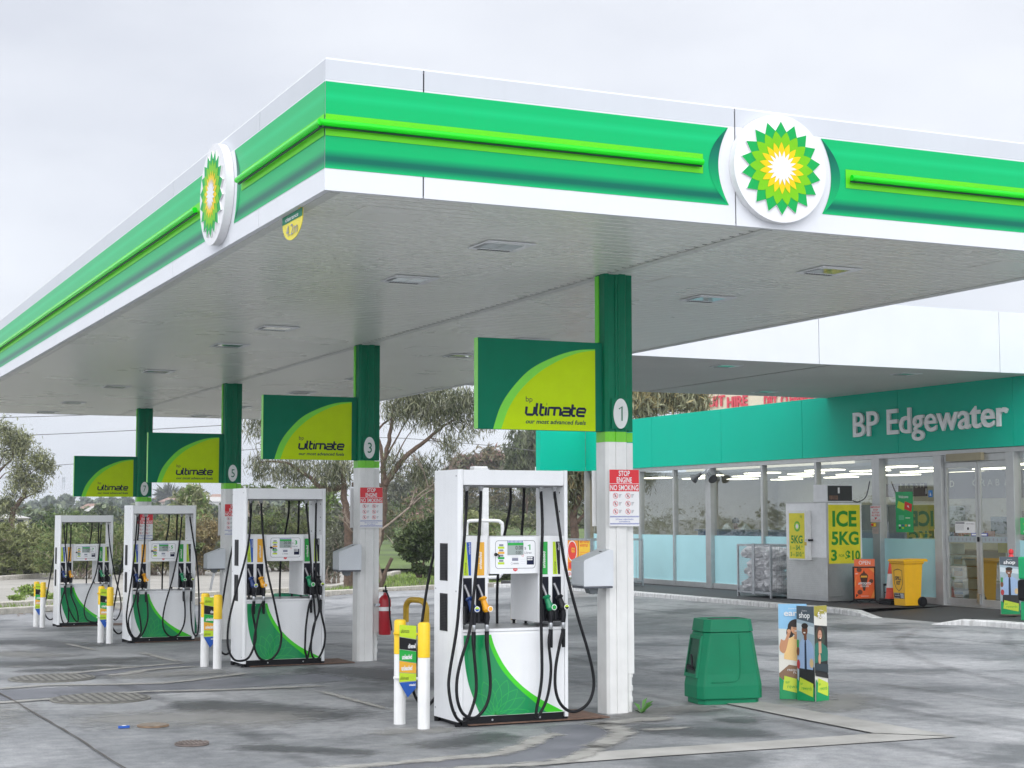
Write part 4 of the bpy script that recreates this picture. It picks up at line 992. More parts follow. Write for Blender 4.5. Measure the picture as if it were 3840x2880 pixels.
HOSES = [[
 rel(0, [(2.194, 2.168), (2.179, 1.846), (2.139, 1.394), (2.099, .933), (2.029, .533), (2.018, .37), (2.055, .185), (2.121, .079), (2.198, .086), (2.272, .251), (2.291, .414), (2.262, .754), (2.238, .90)]),
 rel(0, [(2.336, 2.169), (2.325, 1.846), (2.284, 1.403), (2.248, 1.074), (2.219, .865), (2.13, .594), (2.096, .411), (2.108, .247), (2.168, .131), (2.282, .098), (2.39, .202), (2.433, .397), (2.398, .75), (2.376, .9)]),
 rel(0, [(2.956, 2.174), (2.969, 1.846), (2.954, 1.395), (2.954, .911), (2.96, .498), (2.941, .31), (2.9, .123), (2.921, .08), (3.012, .24), (3.054, .494), (3.032, .752), (3.02, .9)]),
 rel(0, [(3.096, 2.164), (3.146, 1.823), (3.21, 1.448), (3.337, .992), (3.445, .661), (3.506, .387), (3.469, .208), (3.366, .118), (3.252, .106), (3.151, .183), (3.1, .325), (3.104, .526), (3.151, .749), (3.16, .9)])],
 [rel(1, [(2.219, 2.12), (2.203, 1.693), (2.142, 1.35), (2.003, .855), (1.935, .531), (1.932, .249), (2.0, .091), (2.088, .053), (2.205, .085), (2.283, .238), (2.305, .422), (2.254, .707), (2.227, .85)]),
 rel(1, [(2.36, 2.12), (2.388, 1.707), (2.446, 1.261), (2.549, .83), (2.628, .484), (2.656, .369), (2.632, .198), (2.544, .073), (2.441, .041), (2.337, .108), (2.282, .28), (2.316, .521), (2.36, .734), (2.367, .833)]),
 rel(1, [(2.984, 2.12), (3.027, 1.705), (3.072, 1.124), (3.115, .688), (3.124, .544), (3.081, .328), (3.05, .185), (3.02, .054), (2.995, .12), (2.985, .187), (2.996, .475), (3.031, .734), (3.032, .864)]),
 rel(1, [(3.122, 2.12), (3.121, 1.486), (3.142, .978), (3.176, .687), (3.10, .471), (3.068, .185), (3.107, .054), (3.176, .052), (3.25, .208), (3.263, .395), (3.215, .614), (3.186, .759), (3.169, .85)])],
 [rel(2, [(2.241, 1.971), (2.218, 1.524), (2.173, .986), (2.101, .432), (2.088, .193), (2.138, -.03), (2.242, -.134), (2.333, -.035), (2.329, .15), (2.271, .466), (2.244, .7)]),
 rel(2, [(2.387, 1.972), (2.369, 1.449), (2.313, .984), (2.228, .559), (2.133, .247), (2.127, .1), (2.166, -.03), (2.242, -.12), (2.352, -.072), (2.433, .11), (2.453, .295), (2.423, .593), (2.396, .70)]),
 rel(2, [(3.015, 1.973), (2.981, 1.483), (2.878, .921), (2.754, .456), (2.712, .178), (2.744, -.009), (2.859, -.115), (2.991, -.081), (3.083, .094), (3.098, .318), (3.074, .581), (3.052, .7)]),
 rel(2, [(3.16, 1.974), (3.218, 1.595), (3.293, 1.161), (3.328, .783), (3.346, .313), (3.336, -.006), (3.296, -.118), (3.237, -.022), (3.204, .222), (3.19, .504), (3.195, .7)])],
 [rel(3, [(2.234, 1.823), (2.265, 1.432), (2.323, .88), (2.309, .537), (2.215, .195), (2.203, -.033), (2.248, -.239), (2.317, -.297), (2.371, -.219), (2.358, .078), (2.303, .308), (2.252, .5)]),
 rel(3, [(2.385, 1.823), (2.38, 1.339), (2.326, .766), (2.3, .422), (2.328, .193), (2.401, -.037), (2.518, -.234), (2.575, -.224), (2.536, .006), (2.416, .306), (2.383, .5)]),
 rel(3, [(3.021, 1.8), (2.996, 1.336), (2.929, .758), (2.756, .3), (2.694, .003), (2.745, -.205), (2.883, -.277), (2.997, -.257), (3.073, -.098), (3.09, .179), (3.06, .5)]),
 rel(3, [(3.171, 1.8), (3.215, 1.335), (3.32, .753), (3.433, .334), (3.474, .055), (3.432, -.152), (3.341, -.242), (3.268, -.056), (3.24, .176), (3.194, .48)])]]
for i in range(4): dispenser(i)

# ------------------------------------------------------------------ bollards, grade boards, hoops
def bollard(loc):
    t = thing('bollard', loc, '', 'bollard', 'yellow topped bollards beside the dispensers')
    c = loc; r = .056
    m_ = MB(); m_.cyl((c[0], c[1], c[2] - .03), (c[0], c[1], c[2] + .648), r, pm('bollard_white', (.80, .80, .79), .35, grime=.25), 20); m_.build('post', t, smooth=True, auto=40)
    m_ = MB(); lathe(m_, [(r + .001, .65), (r + .001, .945), (r - .006, .962), (r - .02, .968), (0, .97)], c, pm('bollard_yellow', (.86, .56, .008), .35, grime=.06), 20); m_.build('cap', t, smooth=True, auto=40)
    return t
BP = [((1.775, 3.03, 0), (1.825, 2.55, 0)), ((1.775, 10.33, -.05), (1.825, 9.86, -.05)), ((1.785, 17.59, -.22), (1.845, 17.12, -.22)), ((1.80, 24.86, -.385), (1.86, 24.38, -.385))]
b0 = None
for i, pr in enumerate(BP):
    for j, p in enumerate(pr):
        lb = 'white bollard with yellow top %s dispenser %s' % (('carrying the fuel grade board by', 'without a board, in front of')[j], NUM[i])
        if b0 is None: b0 = bollard(p); b0['label'] = lb
        else: dup(b0, p, lb)
def gradeboard(loc):
    t = thing('fuel_grade_board', loc, '', 'sign', 'fuel grade boards strapped to bollards')
    X0, Y0, Z0 = loc; w = .168; y = Y0
    # board stands across the left bollard, facing the front
    def q(nm, pts, m, lift=0):
        m_ = MB(); m_.prism(pts, (X0, y - .001 - lift, Z0), XU, ZU, (0, -.003, 0), m); m_.build(nm, t)
    q('lime_field', [(0, .535), (w, .505), (w, .63), (0, .645)], llime)
    q('diesel_field', [(0, .42), (w, .395), (w, .50), (0, .53)], dark)
    q('unleaded_field', [(0, .315), (w, .285), (w, .39), (0, .415)], lgreen)
    q('amber_field', [(0, .205), (w, .19), (w, .28), (0, .31)], amber)
    q('ultimate_field', [(0, .115), (w, .12), (w, .186), (0, .20)], llime)
    q('blue_point', [(0, .108), (.085, -.03), (w, .055), (w, .114)], blue)
    m_ = MB(); L = Vector((X0, y - .0055, Z0))
    m_.text('ultimate', L + Vector((.012, 0, .567)), XU, ZU, .038, ink, width=.085); m_.text('diesel', L + Vector((w - .008, 0, .425)), XU, ZU, .040, paper, width=.075, align='R', bold=.03)
    m_.text('unleaded', L + Vector((.025, 0, .325)), XU, ZU, .042, paper, width=.10, bold=.04); m_.text('unleaded', L + Vector((.02, 0, .222)), XU, ZU, .042, paper, width=.108, bold=.04)
    m_.text('ultimate', L + Vector((.008, 0, .135)), XU, ZU, .032, ink, width=.085); m_.text('unleaded', L + Vector((w - .008, 0, .075)), XU, ZU, .022, paper, width=.062, align='R', bold=.03); m_.build('lettering', t)
    m_ = MB(); m_.prism([(0, .645), (0, .108), (.085, -.03), (w, .055), (w, .63)][::-1], (X0, y, Z0), XU, ZU, (0, .003, 0), alu); m_.build('backing', t)
    for zz, mm in ((.555, 'bollard_yellow'), (.145, 'bollard_white')):
        m_ = MB(); m_.tube([(X0 - .05, y + .015, Z0 + zz + .01), (X0 + .245, y + .015, Z0 + zz - .01)], .013, MATS[mm], 8); m_.build('strap', t)
for_grade = None
for i, pr in enumerate(BP):
    p = pr[0]; loc = (p[0] - .035, p[1] - .075, p[2] + .28)
    lb = 'striped fuel grade board strapped to the bollards of dispenser %s' % NUM[i]
    if i == 0: gradeboard(loc); for_grade = [o for o in bpy.data.objects if o.name == 'fuel_grade_board'][0]; for_grade['label'] = lb
    else: dup(for_grade, loc, lb)

def hoop(loc, label, ang):
    t = thing('hoop_barrier', loc, label, 'barrier', 'yellow topped hoop barriers')
    c = Vector(loc); d = Vector((math.cos(ang), math.sin(ang), 0)); w = .26; r = .042
    def P(s, z): return c + d * s + ZU * z
    top = [P(-w, .50), P(-w, .66)] + [P(-w + .17 - .17 * math.cos(a_), .70 + .12 * math.sin(a_)) for a_ in np.linspace(0, math.pi / 2, 7)] + [P(w - .17 + .17 * math.sin(a_), .70 + .12 * math.cos(a_)) for a_ in np.linspace(0, math.pi / 2, 7)] + [P(w, .66), P(w, .50)]
    m_ = MB(); m_.tube(top, r, pm('hoop_yellow', (.62, .38, .008), .35, var=.08, grime=.15), 14); m_.build('top_bend', t, smooth=True, auto=50)
    for s_ in (-w, w):
        m_ = MB(); m_.cyl(P(s_, -.05), P(s_, .4985), r - .001, pm('hoop_white', (.66, .65, .62), .4, grime=.15), 14); m_.build('leg', t, smooth=True, auto=40)
hoop((4.80, 10.30, gh(4.8, 10.3)), 'yellow topped hoop barrier seen left of dispenser 1 between bollards and pump', math.radians(102))
hoop((6.38, 10.05, gh(6.4, 10.05)), 'yellow topped hoop barrier seen through the opening of dispenser 1', math.radians(102))

# ------------------------------------------------------------------ forecourt bins and display boards
def waste_bin(loc, rot, label):
    """squat green bin with a tapering moulded body and a windscreen-wash opening"""
    t = thing('waste_bin', loc, label, 'bin', 'green forecourt bins')
    t.rotation_euler = (0, 0, rot)
    def ring(hx, hy, z, c): return [(x, y, z) for x, y in [(-hx + c, -hy), (hx - c, -hy), (hx, -hy + c), (hx, hy - c), (hx - c, hy), (-hx + c, hy), (-hx, hy - c), (-hx, -hy + c)]]
    def loft(rings, m, capb=True, capt=True):
        m_ = MB(); n = 8; vs2 = [p for r_ in rings for p in r_]
        fs2 = [(i * n + k, i * n + (k + 1) % n, (i + 1) * n + (k + 1) % n, (i + 1) * n + k) for i in range(len(rings) - 1) for k in range(n)]
        if capb: fs2.append(tuple(range(n - 1, -1, -1)))
        if capt: fs2.append(tuple(range((len(rings) - 1) * n, len(rings) * n)))
        m_.mesh(vs2, fs2, m); return m_
    def local(m_, nm, par, bev=0, **k):
        o0 = parent_world(par); m_.v = [(p[0] + o0[0], p[1] + o0[1], p[2] + o0[2]) for p in m_.v]
        return m_.build(nm, par, bevel=bev, **k)
    local(loft([ring(.335, .21, .0, .06), ring(.335, .21, .055, .06)], bgreen), 'base', t, .006)
    bd = local(loft([ring(.362, .238, .055, .06), ring(.362, .238, .19, .06), ring(.345, .226, .31, .06), ring(.275, .215, .735, .06)], bgreen), 'body', t, .012)
    hd = local(loft([ring(.28, .22, .74, .06), ring(.262, .205, .868, .06), ring(.23, .17, .872, .05), ring(.225, .165, .86, .05)], bgreen, True, True), 'hood', t, .008)
    m_ = MB(); m_.box(-.12, .17, -.12, .12, .862, .8655, black); local(m_, 'rubbish_slot', hd)
    # moulded panel on the front
    m_ = MB(); m_.mesh([(.16, -.3055, .22), (.33, -.317, .20), (.30, -.268, .70), (.13, -.262, .70)], [(0, 1, 2, 3)], bgreen)
    m_ = MB(); m_.tube(spl([(.10, -.217, .715), (.105, -.225, .40), (.09, -.23, .28), (.03, -.236, .235), (-.22, -.238, .23)], 5), .006, bgreen, 6); local(m_, 'moulding', bd, smooth=True)
    # recess on the left (-x) face: frame, dark cavity, squeegee
    m_ = MB()
    def face(y, z, off): f_ = (z - .31) / (.735 - .31); x = -(.345 + (.275 - .345) * f_) - off; return (x, y, z)
    a_ = [face(-.17, .27, .018), face(.17, .27, .018), face(.155, .70, .018), face(-.155, .70, .018)]; b_ = [face(-.135, .31, .018), face(.135, .31, .018), face(.125, .665, .018), face(-.125, .665, .018)]
    a2 = [(p[0] + .03, p[1], p[2]) for p in a_]
    m_.mesh(a_ + b_ + a2, [(0, 1, 5, 4), (1, 2, 6, 5), (2, 3, 7, 6), (3, 0, 4, 7), (0, 8, 9, 1), (1, 9, 10, 2), (2, 10, 11, 3), (3, 11, 8, 0)], bgreen); fr = local(m_, 'wash_recess', t, .004)
    c_ = [(p[0] + .018 + .004, p[1], p[2]) for p in b_]
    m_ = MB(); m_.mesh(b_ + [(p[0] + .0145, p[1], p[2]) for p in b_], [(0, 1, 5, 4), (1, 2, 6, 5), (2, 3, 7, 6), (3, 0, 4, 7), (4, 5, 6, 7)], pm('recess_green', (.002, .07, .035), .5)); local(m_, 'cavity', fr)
    m_ = MB(); m_.tube([face(-.08, .37, .03), face(.0, .50, .035)], .012, dark); m_.prism([(-.13, .35), (.10, .35), (.07, .40), (-.02, .385)], (-.352, 0, 0), YU, ZU, (-.02, 0, 0), dark); local(m_, 'squeegee', fr)
    return t
waste_bin((5.47, 3.27, gh(5.5, 3.3)), math.radians(-10), 'squat green windscreen wash bin standing left of the promotional display')
waste_bin((3.40, 18.9, gh(3.4, 18.9)), 0, 'green bin standing behind the towel dispenser of column 5')
waste_bin((4.05, 17.05 - 3.3, gh(4, 13.7)), 0, 'green bin seen through the opening of dispenser 3')

def flatpic(m_, shapes, O, U, V):
    O = Vector(O); n_ = Vector(U).cross(Vector(V)).normalized()
    for j, (pts, m) in enumerate(shapes):
        m_.flat(pts, O + n_ * (.0006 * j), U, V, m)
C_ = lambda n, h, r=.45: pm('print_' + n, h, r, var=.04)
def oval(cx, cy, rx, ry, n=18): return circ(cx, cy, rx, ry, n)
def pic_woman(w, h):
    return [([(0, 0), (w, 0), (w, h), (0, h)], C_('sky', '8fc3e6')), ([(0, .30 * h), (w, .30 * h), (w, .72 * h), (0, .74 * h)], C_('cream', 'd8dcd8')),
            ([(0, .26 * h), (w, .30 * h), (w, .50 * h), (0, .46 * h)], C_('linen', 'e6e2d8')), ([(0, .2 * h), (w, .2 * h), (w, .33 * h), (.35 * w, .36 * h), (0, .27 * h)], C_('wood', '8a6a50')),
            (oval(.62 * w, .755 * h, .30 * w, .085 * h), C_('hair', '2a1d18')), (oval(.40 * w, .70 * h, .13 * w, .06 * h), C_('hair', '2a1d18')), (oval(.88 * w, .72 * h, .14 * w, .06 * h), C_('hair', '2a1d18')),
            (spl([(.18 * w, .42 * h), (.22 * w, .56 * h), (.42 * w, .645 * h), (.62 * w, .655 * h), (.84 * w, .645 * h), (w, .58 * h), (w, .43 * h), (.6 * w, .40 * h)], 4), C_('blouse', 'f0c886')),
            (spl([(.02 * w, .55 * h), (.06 * w, .50 * h), (.22 * w, .49 * h), (.36 * w, .64 * h), (.42 * w, .70 * h), (.34 * w, .72 * h), (.22 * w, .62 * h), (.08 * w, .63 * h)], 4), C_('arm', 'c98f68')),
            ([(.54 * w, .63 * h), (.70 * w, .63 * h), (.68 * w, .70 * h), (.56 * w, .70 * h)], C_('arm', 'c98f68')), (oval(.61 * w, .735 * h, .175 * w, .055 * h), C_('face', 'd8a17c')), (oval(.60 * w, .776 * h, .20 * w, .022 * h), C_('hair', '2a1d18')),
            (oval(.54 * w, .745 * h, .025 * w, .004 * h, 8), C_('hair', '2a1d18')), (oval(.69 * w, .745 * h, .025 * w, .004 * h, 8), C_('hair', '2a1d18')), (oval(.62 * w, .715 * h, .07 * w, .006 * h, 8), C_('teeth', 'f4efe8')), (oval(.36 * w, .715 * h, .07 * w, .02 * h, 10), C_('face', 'd8a17c'))]
def pic_man(w, h):
    return [([(0, 0), (w, 0), (w, h), (0, h)], C_('store', '9fb0bb')), ([(0, .86 * h), (w, .82 * h), (w, h), (0, h)], C_('store_dark', '4c565e')), ([(0, .74 * h), (w, .70 * h), (w, .78 * h), (0, .82 * h)], C_('store_pale', 'c9d3d8')),
            ([(.05 * w, .0), (w, 0), (w, .36 * h), (.12 * w, .34 * h)], C_('trouser', '2b2a2c')),
            (spl([(.08 * w, .34 * h), (.04 * w, .50 * h), (.20 * w, .615 * h), (.42 * w, .66 * h), (.62 * w, .655 * h), (.88 * w, .60 * h), (.98 * w, .50 * h), (.90 * w, .33 * h)], 4), C_('shirt', '9db4d6')),
            ([(.43 * w, .33 * h), (.56 * w, .33 * h), (.545 * w, .60 * h), (.52 * w, .65 * h), (.47 * w, .65 * h), (.445 * w, .60 * h)], C_('tie', '1f2a44')),
            ([(.42 * w, .64 * h), (.58 * w, .64 * h), (.57 * w, .70 * h), (.42 * w, .70 * h)], C_('man_skin', '7a4c35')), (oval(.47 * w, .745 * h, .17 * w, .06 * h), C_('man_skin', '7a4c35')), (oval(.48 * w, .79 * h, .19 * w, .03 * h), C_('hair', '2a1d18')),
            (oval(.42 * w, .756 * h, .025 * w, .004 * h, 8), C_('hair', '2a1d18')), (oval(.55 * w, .756 * h, .025 * w, .004 * h, 8), C_('hair', '2a1d18')), (oval(.46 * w, .718 * h, .07 * w, .007 * h, 8), C_('teeth', 'f4efe8')),
            (oval(.08 * w, .52 * h, .08 * w, .05 * h), C_('man_skin', '7a4c35')), ([(.02 * w, .56 * h), (.14 * w, .56 * h), (.14 * w, .64 * h), (.02 * w, .64 * h)], C_('cup', '3f8f4d')), (oval(.85 * w, .40 * h, .11 * w, .05 * h), C_('bread', 'd8b98a')), (oval(.1 * w, .38 * h, .09 * w, .05 * h), C_('pack', 'b23a3a'))]
def pic_car(w, h):
    return [([(0, 0), (w, 0), (w, h), (0, h)], C_('carlight', 'dcdad0')), ([(0, .90 * h), (.5 * w, .86 * h), (w, .93 * h), (w, h), (0, h)], C_('leafy', 'a39a3e')), ([(0, .30 * h), (w, .26 * h), (w, .78 * h), (0, .80 * h)], C_('car', '20201f')),
            (oval(.42 * w, .66 * h, .40 * w, .12 * h), C_('seat', '39473a')), (oval(.40 * w, .70 * h, .24 * w, .085 * h), C_('brown_hair', '4c3527')),
            (spl([(0, .40 * h), (0, .58 * h), (.25 * w, .615 * h), (.6 * w, .60 * h), (w, .54 * h), (w, .42 * h)], 4), C_('jacket', '1f6d5c')), ([(.30 * w, .50 * h), (.52 * w, .50 * h), (.50 * w, .64 * h), (.30 * w, .64 * h)], C_('man2', 'c6947a')), (oval(.40 * w, .685 * h, .16 * w, .06 * h), C_('man2', 'c6947a')), (oval(.40 * w, .645 * h, .13 * w, .022 * h), C_('brown_hair', '4c3527')),
            (oval(.34 * w, .70 * h, .025 * w, .004 * h, 8), C_('hair', '2a1d18')), (oval(.47 * w, .70 * h, .025 * w, .004 * h, 8), C_('hair', '2a1d18')), (oval(.41 * w, .658 * h, .06 * w, .006 * h, 8), C_('teeth', 'f4efe8')),
            (oval(.34 * w, .44 * h, .10 * w, .06 * h), C_('man2', 'c6947a')), ([(0, .33 * h), (w, .29 * h), (w, .38 * h), (0, .40 * h)], C_('dash', '2d3a40')), ([(.0, .27 * h), (w, .23 * h), (w, .27 * h), (0, .32 * h)], C_('car', '20201f'))]
def display_panel(t, p0, p1, z0, h, pic, word, extra, name='panel'):
    """one upright printed board from ground point p0 to p1"""
    p0 = Vector(p0); p1 = Vector(p1); U = (p1 - p0); w = U.length; U.normalize(); n_ = U.cross(ZU)
    lean = Vector((0, 0, 1))
    m_ = MB(); O = Vector((p0.x, p0.y, z0))
    m_.prism([(0, 0), (w, 0), (w, h), (0, h)], O - n_ * .004, U, ZU, n_ * -.012, pm('board_core', (.7, .7, .7), .5)); pn = m_.build(name, t)
    m_ = MB(); flatpic(m_, pic(w, h), O - n_ * .002, U, ZU); m_.build('picture', pn)
    m_ = MB(); Q = O + n_ * .010
    m_.flat([(0, 0), (w, 0), (w, .155 * h), (.5 * w, .10 * h), (0, .235 * h)], Q, U, ZU, pm('promo_green', (.004, .30, .10), .4)); m_.build('green_foot', pn)
    m_ = MB(); Q2 = Q + n_ * .001
    m_.flat([(.12 * w, .10 * h), (.92 * w, .045 * h), (.95 * w, .185 * h), (.18 * w, .245 * h)], Q2, U, ZU, pm('promo_lime', (.55, .68, .05), .4))
    m_.build('rewards_card', pn)
    m_ = MB(); Q3 = Q2 + n_ * .001
    m_.text(word, Q3 + U * (.5 * w) + ZU * (.875 * h), U, ZU, .055 * h / .9, paper, width=w * .62, align='C', bold=.02)
    m_.text('rewards', Q3 + U * (.28 * w) + ZU * (.115 * h), U, ZU, .04, lgreen, width=w * .58); m_.text('BP', Q3 + U * (.22 * w) + ZU * (.165 * h), U, ZU, .022, lgreen, width=w * .14)
    if extra:
        m_.text('FREQUENT', Q3 + U * (.84 * w) + ZU * (.295 * h), U, ZU, .02, paper, width=w * .55, align='R'); m_.text('FLYER', Q3 + U * (.84 * w) + ZU * (.268 * h), U, ZU, .02, paper, width=w * .34, align='R')
    m_.text('Choose to', Q3 + U * (.5 * w) + ZU * (.945 * h), U, ZU, .014, paper, width=w * .3, align='C')
    m_.build('lettering', pn)
z0 = gh(6.3, 3) + .004
t = thing('display_stand', (6.32, 3.05, z0), 'folded three-panel promotional stand reading ear, shop and fuel, beside the green bin', 'display stand')
display_panel(t, (6.155, 3.245, 0), (6.42, 3.105, 0), z0, 1.0, pic_woman, 'earn', True)
display_panel(t, (6.275, 3.085, 0), (6.345, 2.872, 0), z0, .985, pic_man, 'shop', False)
display_panel(t, (6.35, 2.87, 0), (6.55, 2.925, 0), z0, .99, pic_car, 'fuel', False)

# ------------------------------------------------------------------ shop
XS = 19.45; YS0, YS1 = 6.0, 33.3
shop = thing('shop', (XS, 20, .05), 'long low service station shop with teal fascia and glazed front', 'shop')
con = pm('link_soffit_joint', (.03, .03, .03), .6)
# teal fascia panels
JY = [33.3, 29.2, 25.5, 21.8, 18.1, 14.4, 10.7, YS0]
for a_, b_ in zip(JY, JY[1:]):
    m_ = MB(); m_.box(XS, XS + .10, b_ + .006, a_ - .006, 3.37, 4.805, teal); m_.build('fascia_panel', shop, bevel=.004)
m_ = MB(); m_.box(17.9, XS - .004, 33.3, 33.4, 3.37, 4.805, teal); m_.build('fascia_panel', shop, bevel=.004)
m_ = MB(); m_.box(17.9, 18.0, 33.404, 33.6, 3.37, 4.805, teal); m_.build('fascia_panel', shop)
m_ = MB(); m_.box(XS + .02, XS + .09, YS0, 33.28, 3.40, 4.78, dark); m_.build('joint_backing', shop)
m_ = MB(); m_.box(XS + .104, 30, YS0, 33.6, 4.4, 4.6, galv); m_.box(18.01, XS + .1, 33.41, 33.9, 3.38, 3.5, soff); m_.build('roof', shop)
m_ = MB(); m_.box(29.8, 30, YS0, 33.6, 0, 4.39, pm('shop_wall', (.55, .52, .42), .7)); m_.box(XS + .2, 29.79, YS0 - .2, YS0, 0, 4.39, MATS['shop_wall']); m_.box(XS + .2, 29.79, 33.45, 33.6, 0, 3.36, MATS['shop_wall']); m_.build('wall', shop)
# glazing frame
m_ = MB(); GX = XS + .04
m_.box(GX, GX + .12, YS0, 33.0, 3.26, 3.365, alu); m_.box(GX, GX + .12, 16.78, 33.0, .06, .20, alu); m_.box(GX, GX + .12, YS0, 14.4, .06, .20, alu); m_.build('head_and_sill_frame', shop, bevel=.005)
MUL = [(30.0, .10), (28.07, .07), (26.16, .26), (23.65, .09), (21.32, .09), (18.92, .27), (16.77, .25), (14.52, .24), (12.2, .08), (9.8, .1), (6.1, .1), (32.0, .08)]
for y, w in MUL:
    m_ = MB(); m_.box(GX - .015 - (.05 if w > .2 else 0), GX + .13, y - w / 2, y + w / 2, .055, 3.258, alu); m_.build('mullion', shop, bevel=.006)
edges = [33.0, 32.0, 30.0, 28.07, 26.16, 23.65, 21.32, 18.92, 16.77, None, 14.52, 12.2, 9.8, 6.1]
for a_, b_ in zip(edges, edges[1:]):
    if a_ is None or b_ is None: continue
    m_ = MB(); m_.mesh([(GX + .062, a_ - .03, 1.46), (GX + .062, b_ + .03, 1.46), (GX + .062, b_ + .03, 3.26), (GX + .062, a_ - .03, 3.26)], [(0, 1, 2, 3)], shopglass); pa = m_.build('window_pane', shop)
    m_ = MB(); m_.box(GX + .056, GX + .068, b_ + .03, a_ - .03, .20, 1.4585, film); m_.build('frosted_film', shop)
m_ = MB(); m_.box(XS - .0, XS + .2, YS0, 33.0, -.02, .0545, pm('plinth_dark', (.05, .05, .05), .7)); m_.build('plinth', shop)
# sliding doors
dx = GX + .02
for nm, ya, yb, k in (('door', 15.60, 16.64, 0), ('door', 14.65, 15.585, 1)):
    m_ = MB()
    for (y0, y1, z0, z1) in ((ya, ya + .07, .07, 3.10), (yb - .07, yb, .07, 3.10), (ya + .0702, yb - .0702, 2.98, 3.10), (ya + .0702, yb - .0702, .07, .22)): m_.box(dx, dx + .05, y0, y1, z0, z1, alu)
    d_ = m_.build('sliding_door', shop, bevel=.004)
    m_ = MB(); m_.mesh([(dx + .022, yb - .071, .22), (dx + .022, ya + .071, .22), (dx + .022, ya + .071, 2.98), (dx + .022, yb - .071, 2.98)], [(0, 1, 2, 3)], shopglass); m_.build('glass', d_)
    m_ = MB(); m_.box(dx + .0145, dx + .0185, ya + .08, yb - .08, 1.40, 1.53, pm('decal_band', (.34, .40, .42), .4))
    for q in range(7): m_.prism(circ(ya + .15 + q * .12, 1.465, .022, .035, n=12), (dx + .014, 0, 0), YU, ZU, (-.001, 0, 0), inkgrey)
    m_.build('safety_decal', d_)
m_ = MB(); m_.box(dx, dx + .06, 14.64, 16.645, 3.105, 3.255, alu); m_.build('door_header', shop, bevel=.004)
m_ = MB(); m_.box(dx - .10, dx - .004, 15.35, 16.45, 3.12, 3.28, pm('door_operator', (.33, .29, .19), .5)); m_.build('door_operator', shop)
m_ = MB(); m_.box(dx - .05, dx - .005, 15.55, 15.64, .12, .34, steel); m_.box(dx - .03, dx - .004, 15.57, 15.61, 1.42, 1.52, dark); m_.build('door_lock', shop)
m_ = MB(); m_.box(dx - .12, dx + .1, 14.64, 16.66, .052, .066, alu); m_.build('threshold', shop)
# name lettering on the fascia
t = thing('shop_name_sign', (XS - .05, 17.1, 3.8), 'raised silver letters BP Edgewater on the teal fascia', 'sign')
lettm = pm('letter_silver', (.82, .83, .83), .35)
full = 'BP Edgewater'; tot = text2d(full, .012, 0, 1.)[2]
for ci_, ch in enumerate(full):
    if ch == ' ': continue
    x_ = (text2d(full[:ci_ + 1], .012, 0, 1.)[2] - text2d(ch, .012, 0, 1.)[2]) / tot * 5.18
    m_ = MB(); m_.text(ch, (XS - .012, 19.68 - x_, 3.80), (0, -1, 0), ZU, .56, lettm, width=text2d(ch, .012, 0, 1.)[2] / tot * 5.18, bold=.012, depth=.05); m_.build('letter', t)
# interior seen through the glass
m_ = MB(); m_.box(XS + .25, 29.7, YS0 + .1, 33.4, .03, .05, pm('shop_floor', (.32, .29, .25), .4)); m_.box(XS + .25, 29.7, YS0 + .1, 33.4, 3.13, 3.2, pm('ceiling_tile', (.55, .55, .53), .7)); m_.build('interior_lining', shop)
wl = pm('interior_cream', (.60, .58, .46), .7)
m_ = MB(); m_.box(26.5, 26.6, YS0 + .2, 33.3, .05, 3.12, wl); m_.build('interior_wall', shop)
lt = pm('tube_light', (1., .93, .74), .5, emit=3.6)
for x in (20.6, 22.0, 23.6, 25.2):
    for y in (8.5, 11.3, 14.1, 16.9, 19.7, 22.5, 25.3, 28.1, 30.9):
        m_ = MB(); m_.box(x - .19, x + .19, y - .6, y + .6, 3.10, 3.125, lt)
        tag(m_.build('tube_light'), 'lit fluorescent ceiling light inside the shop', 'ceiling light', 'fluorescent lights inside the shop')
brown = pm('bulkhead_brown', (.075, .035, .03), .5)
m_ = MB(); m_.box(24.6, 24.7, 23.6, 25.6, 2.50, 2.85, brown); m_.build('bulkhead', shop)
m_ = MB(); m_.box(25.0, 25.1, 12.0, 23.3, 2.42, 3.12, brown); m_.build('bulkhead', shop)
gold = pm('letter_cream', (.62, .58, .48), .5)
m_ = MB(); m_.text('F R E S H   F O O D', (24.55, 24.54, 2.72), (0, -1, 0), ZU, .17, gold, width=2.2); m_.text('G R A B  &  G O', (24.95, 22.1, 2.74), (0, -1, 0), ZU, .17, gold, width=2.1); m_.build('menu_lettering', shop)
def shopbox(nm, x0, x1, y0, y1, z0, z1, m, label, cat, grp=None, bev=.01):
    m_ = MB(); m_.box(x0, x1, y0, y1, z0, z1, m)
    return tag(m_.build(nm, bevel=bev), label, cat, grp)
C2 = lambda n, h, r=.5: pm('shop_' + n, h, r, var=.15, scale=5)
# service counter with till and shelves of packets
ct = thing('service_counter', (21.6, 25, .05), 'long blue fronted service counter inside the shop window', 'counter')
m_ = MB(); m_.box(21.2, 22.0, 20.2, 29.6, .05, 1.55, C2('counter', '2b4f7d')); m_.build('front', ct)
m_ = MB(); m_.box(21.15, 22.1, 20.1, 29.7, 1.552, 1.60, C2('counter_top', '47586a')); m_.build('worktop', ct)
shopbox('drinks_fridge', 25.4, 26.4, 26.5, 29.5, .05, 2.3, C2('fridge', '2c3f46'), 'dark drinks fridge at the back of the shop', 'fridge')
shopbox('partition_screen', 22.3, 22.36, 24.35, 25.0, 1.45, 2.15, C2('redpanel', '7c2a3a'), 'dark red panel standing behind the counter', 'panel')
shopbox('counter_screen', 22.2, 22.4, 25.1, 25.75, 1.45, 2.0, C2('screenback', '8b95a0'), 'grey till screen on the counter', 'screen')
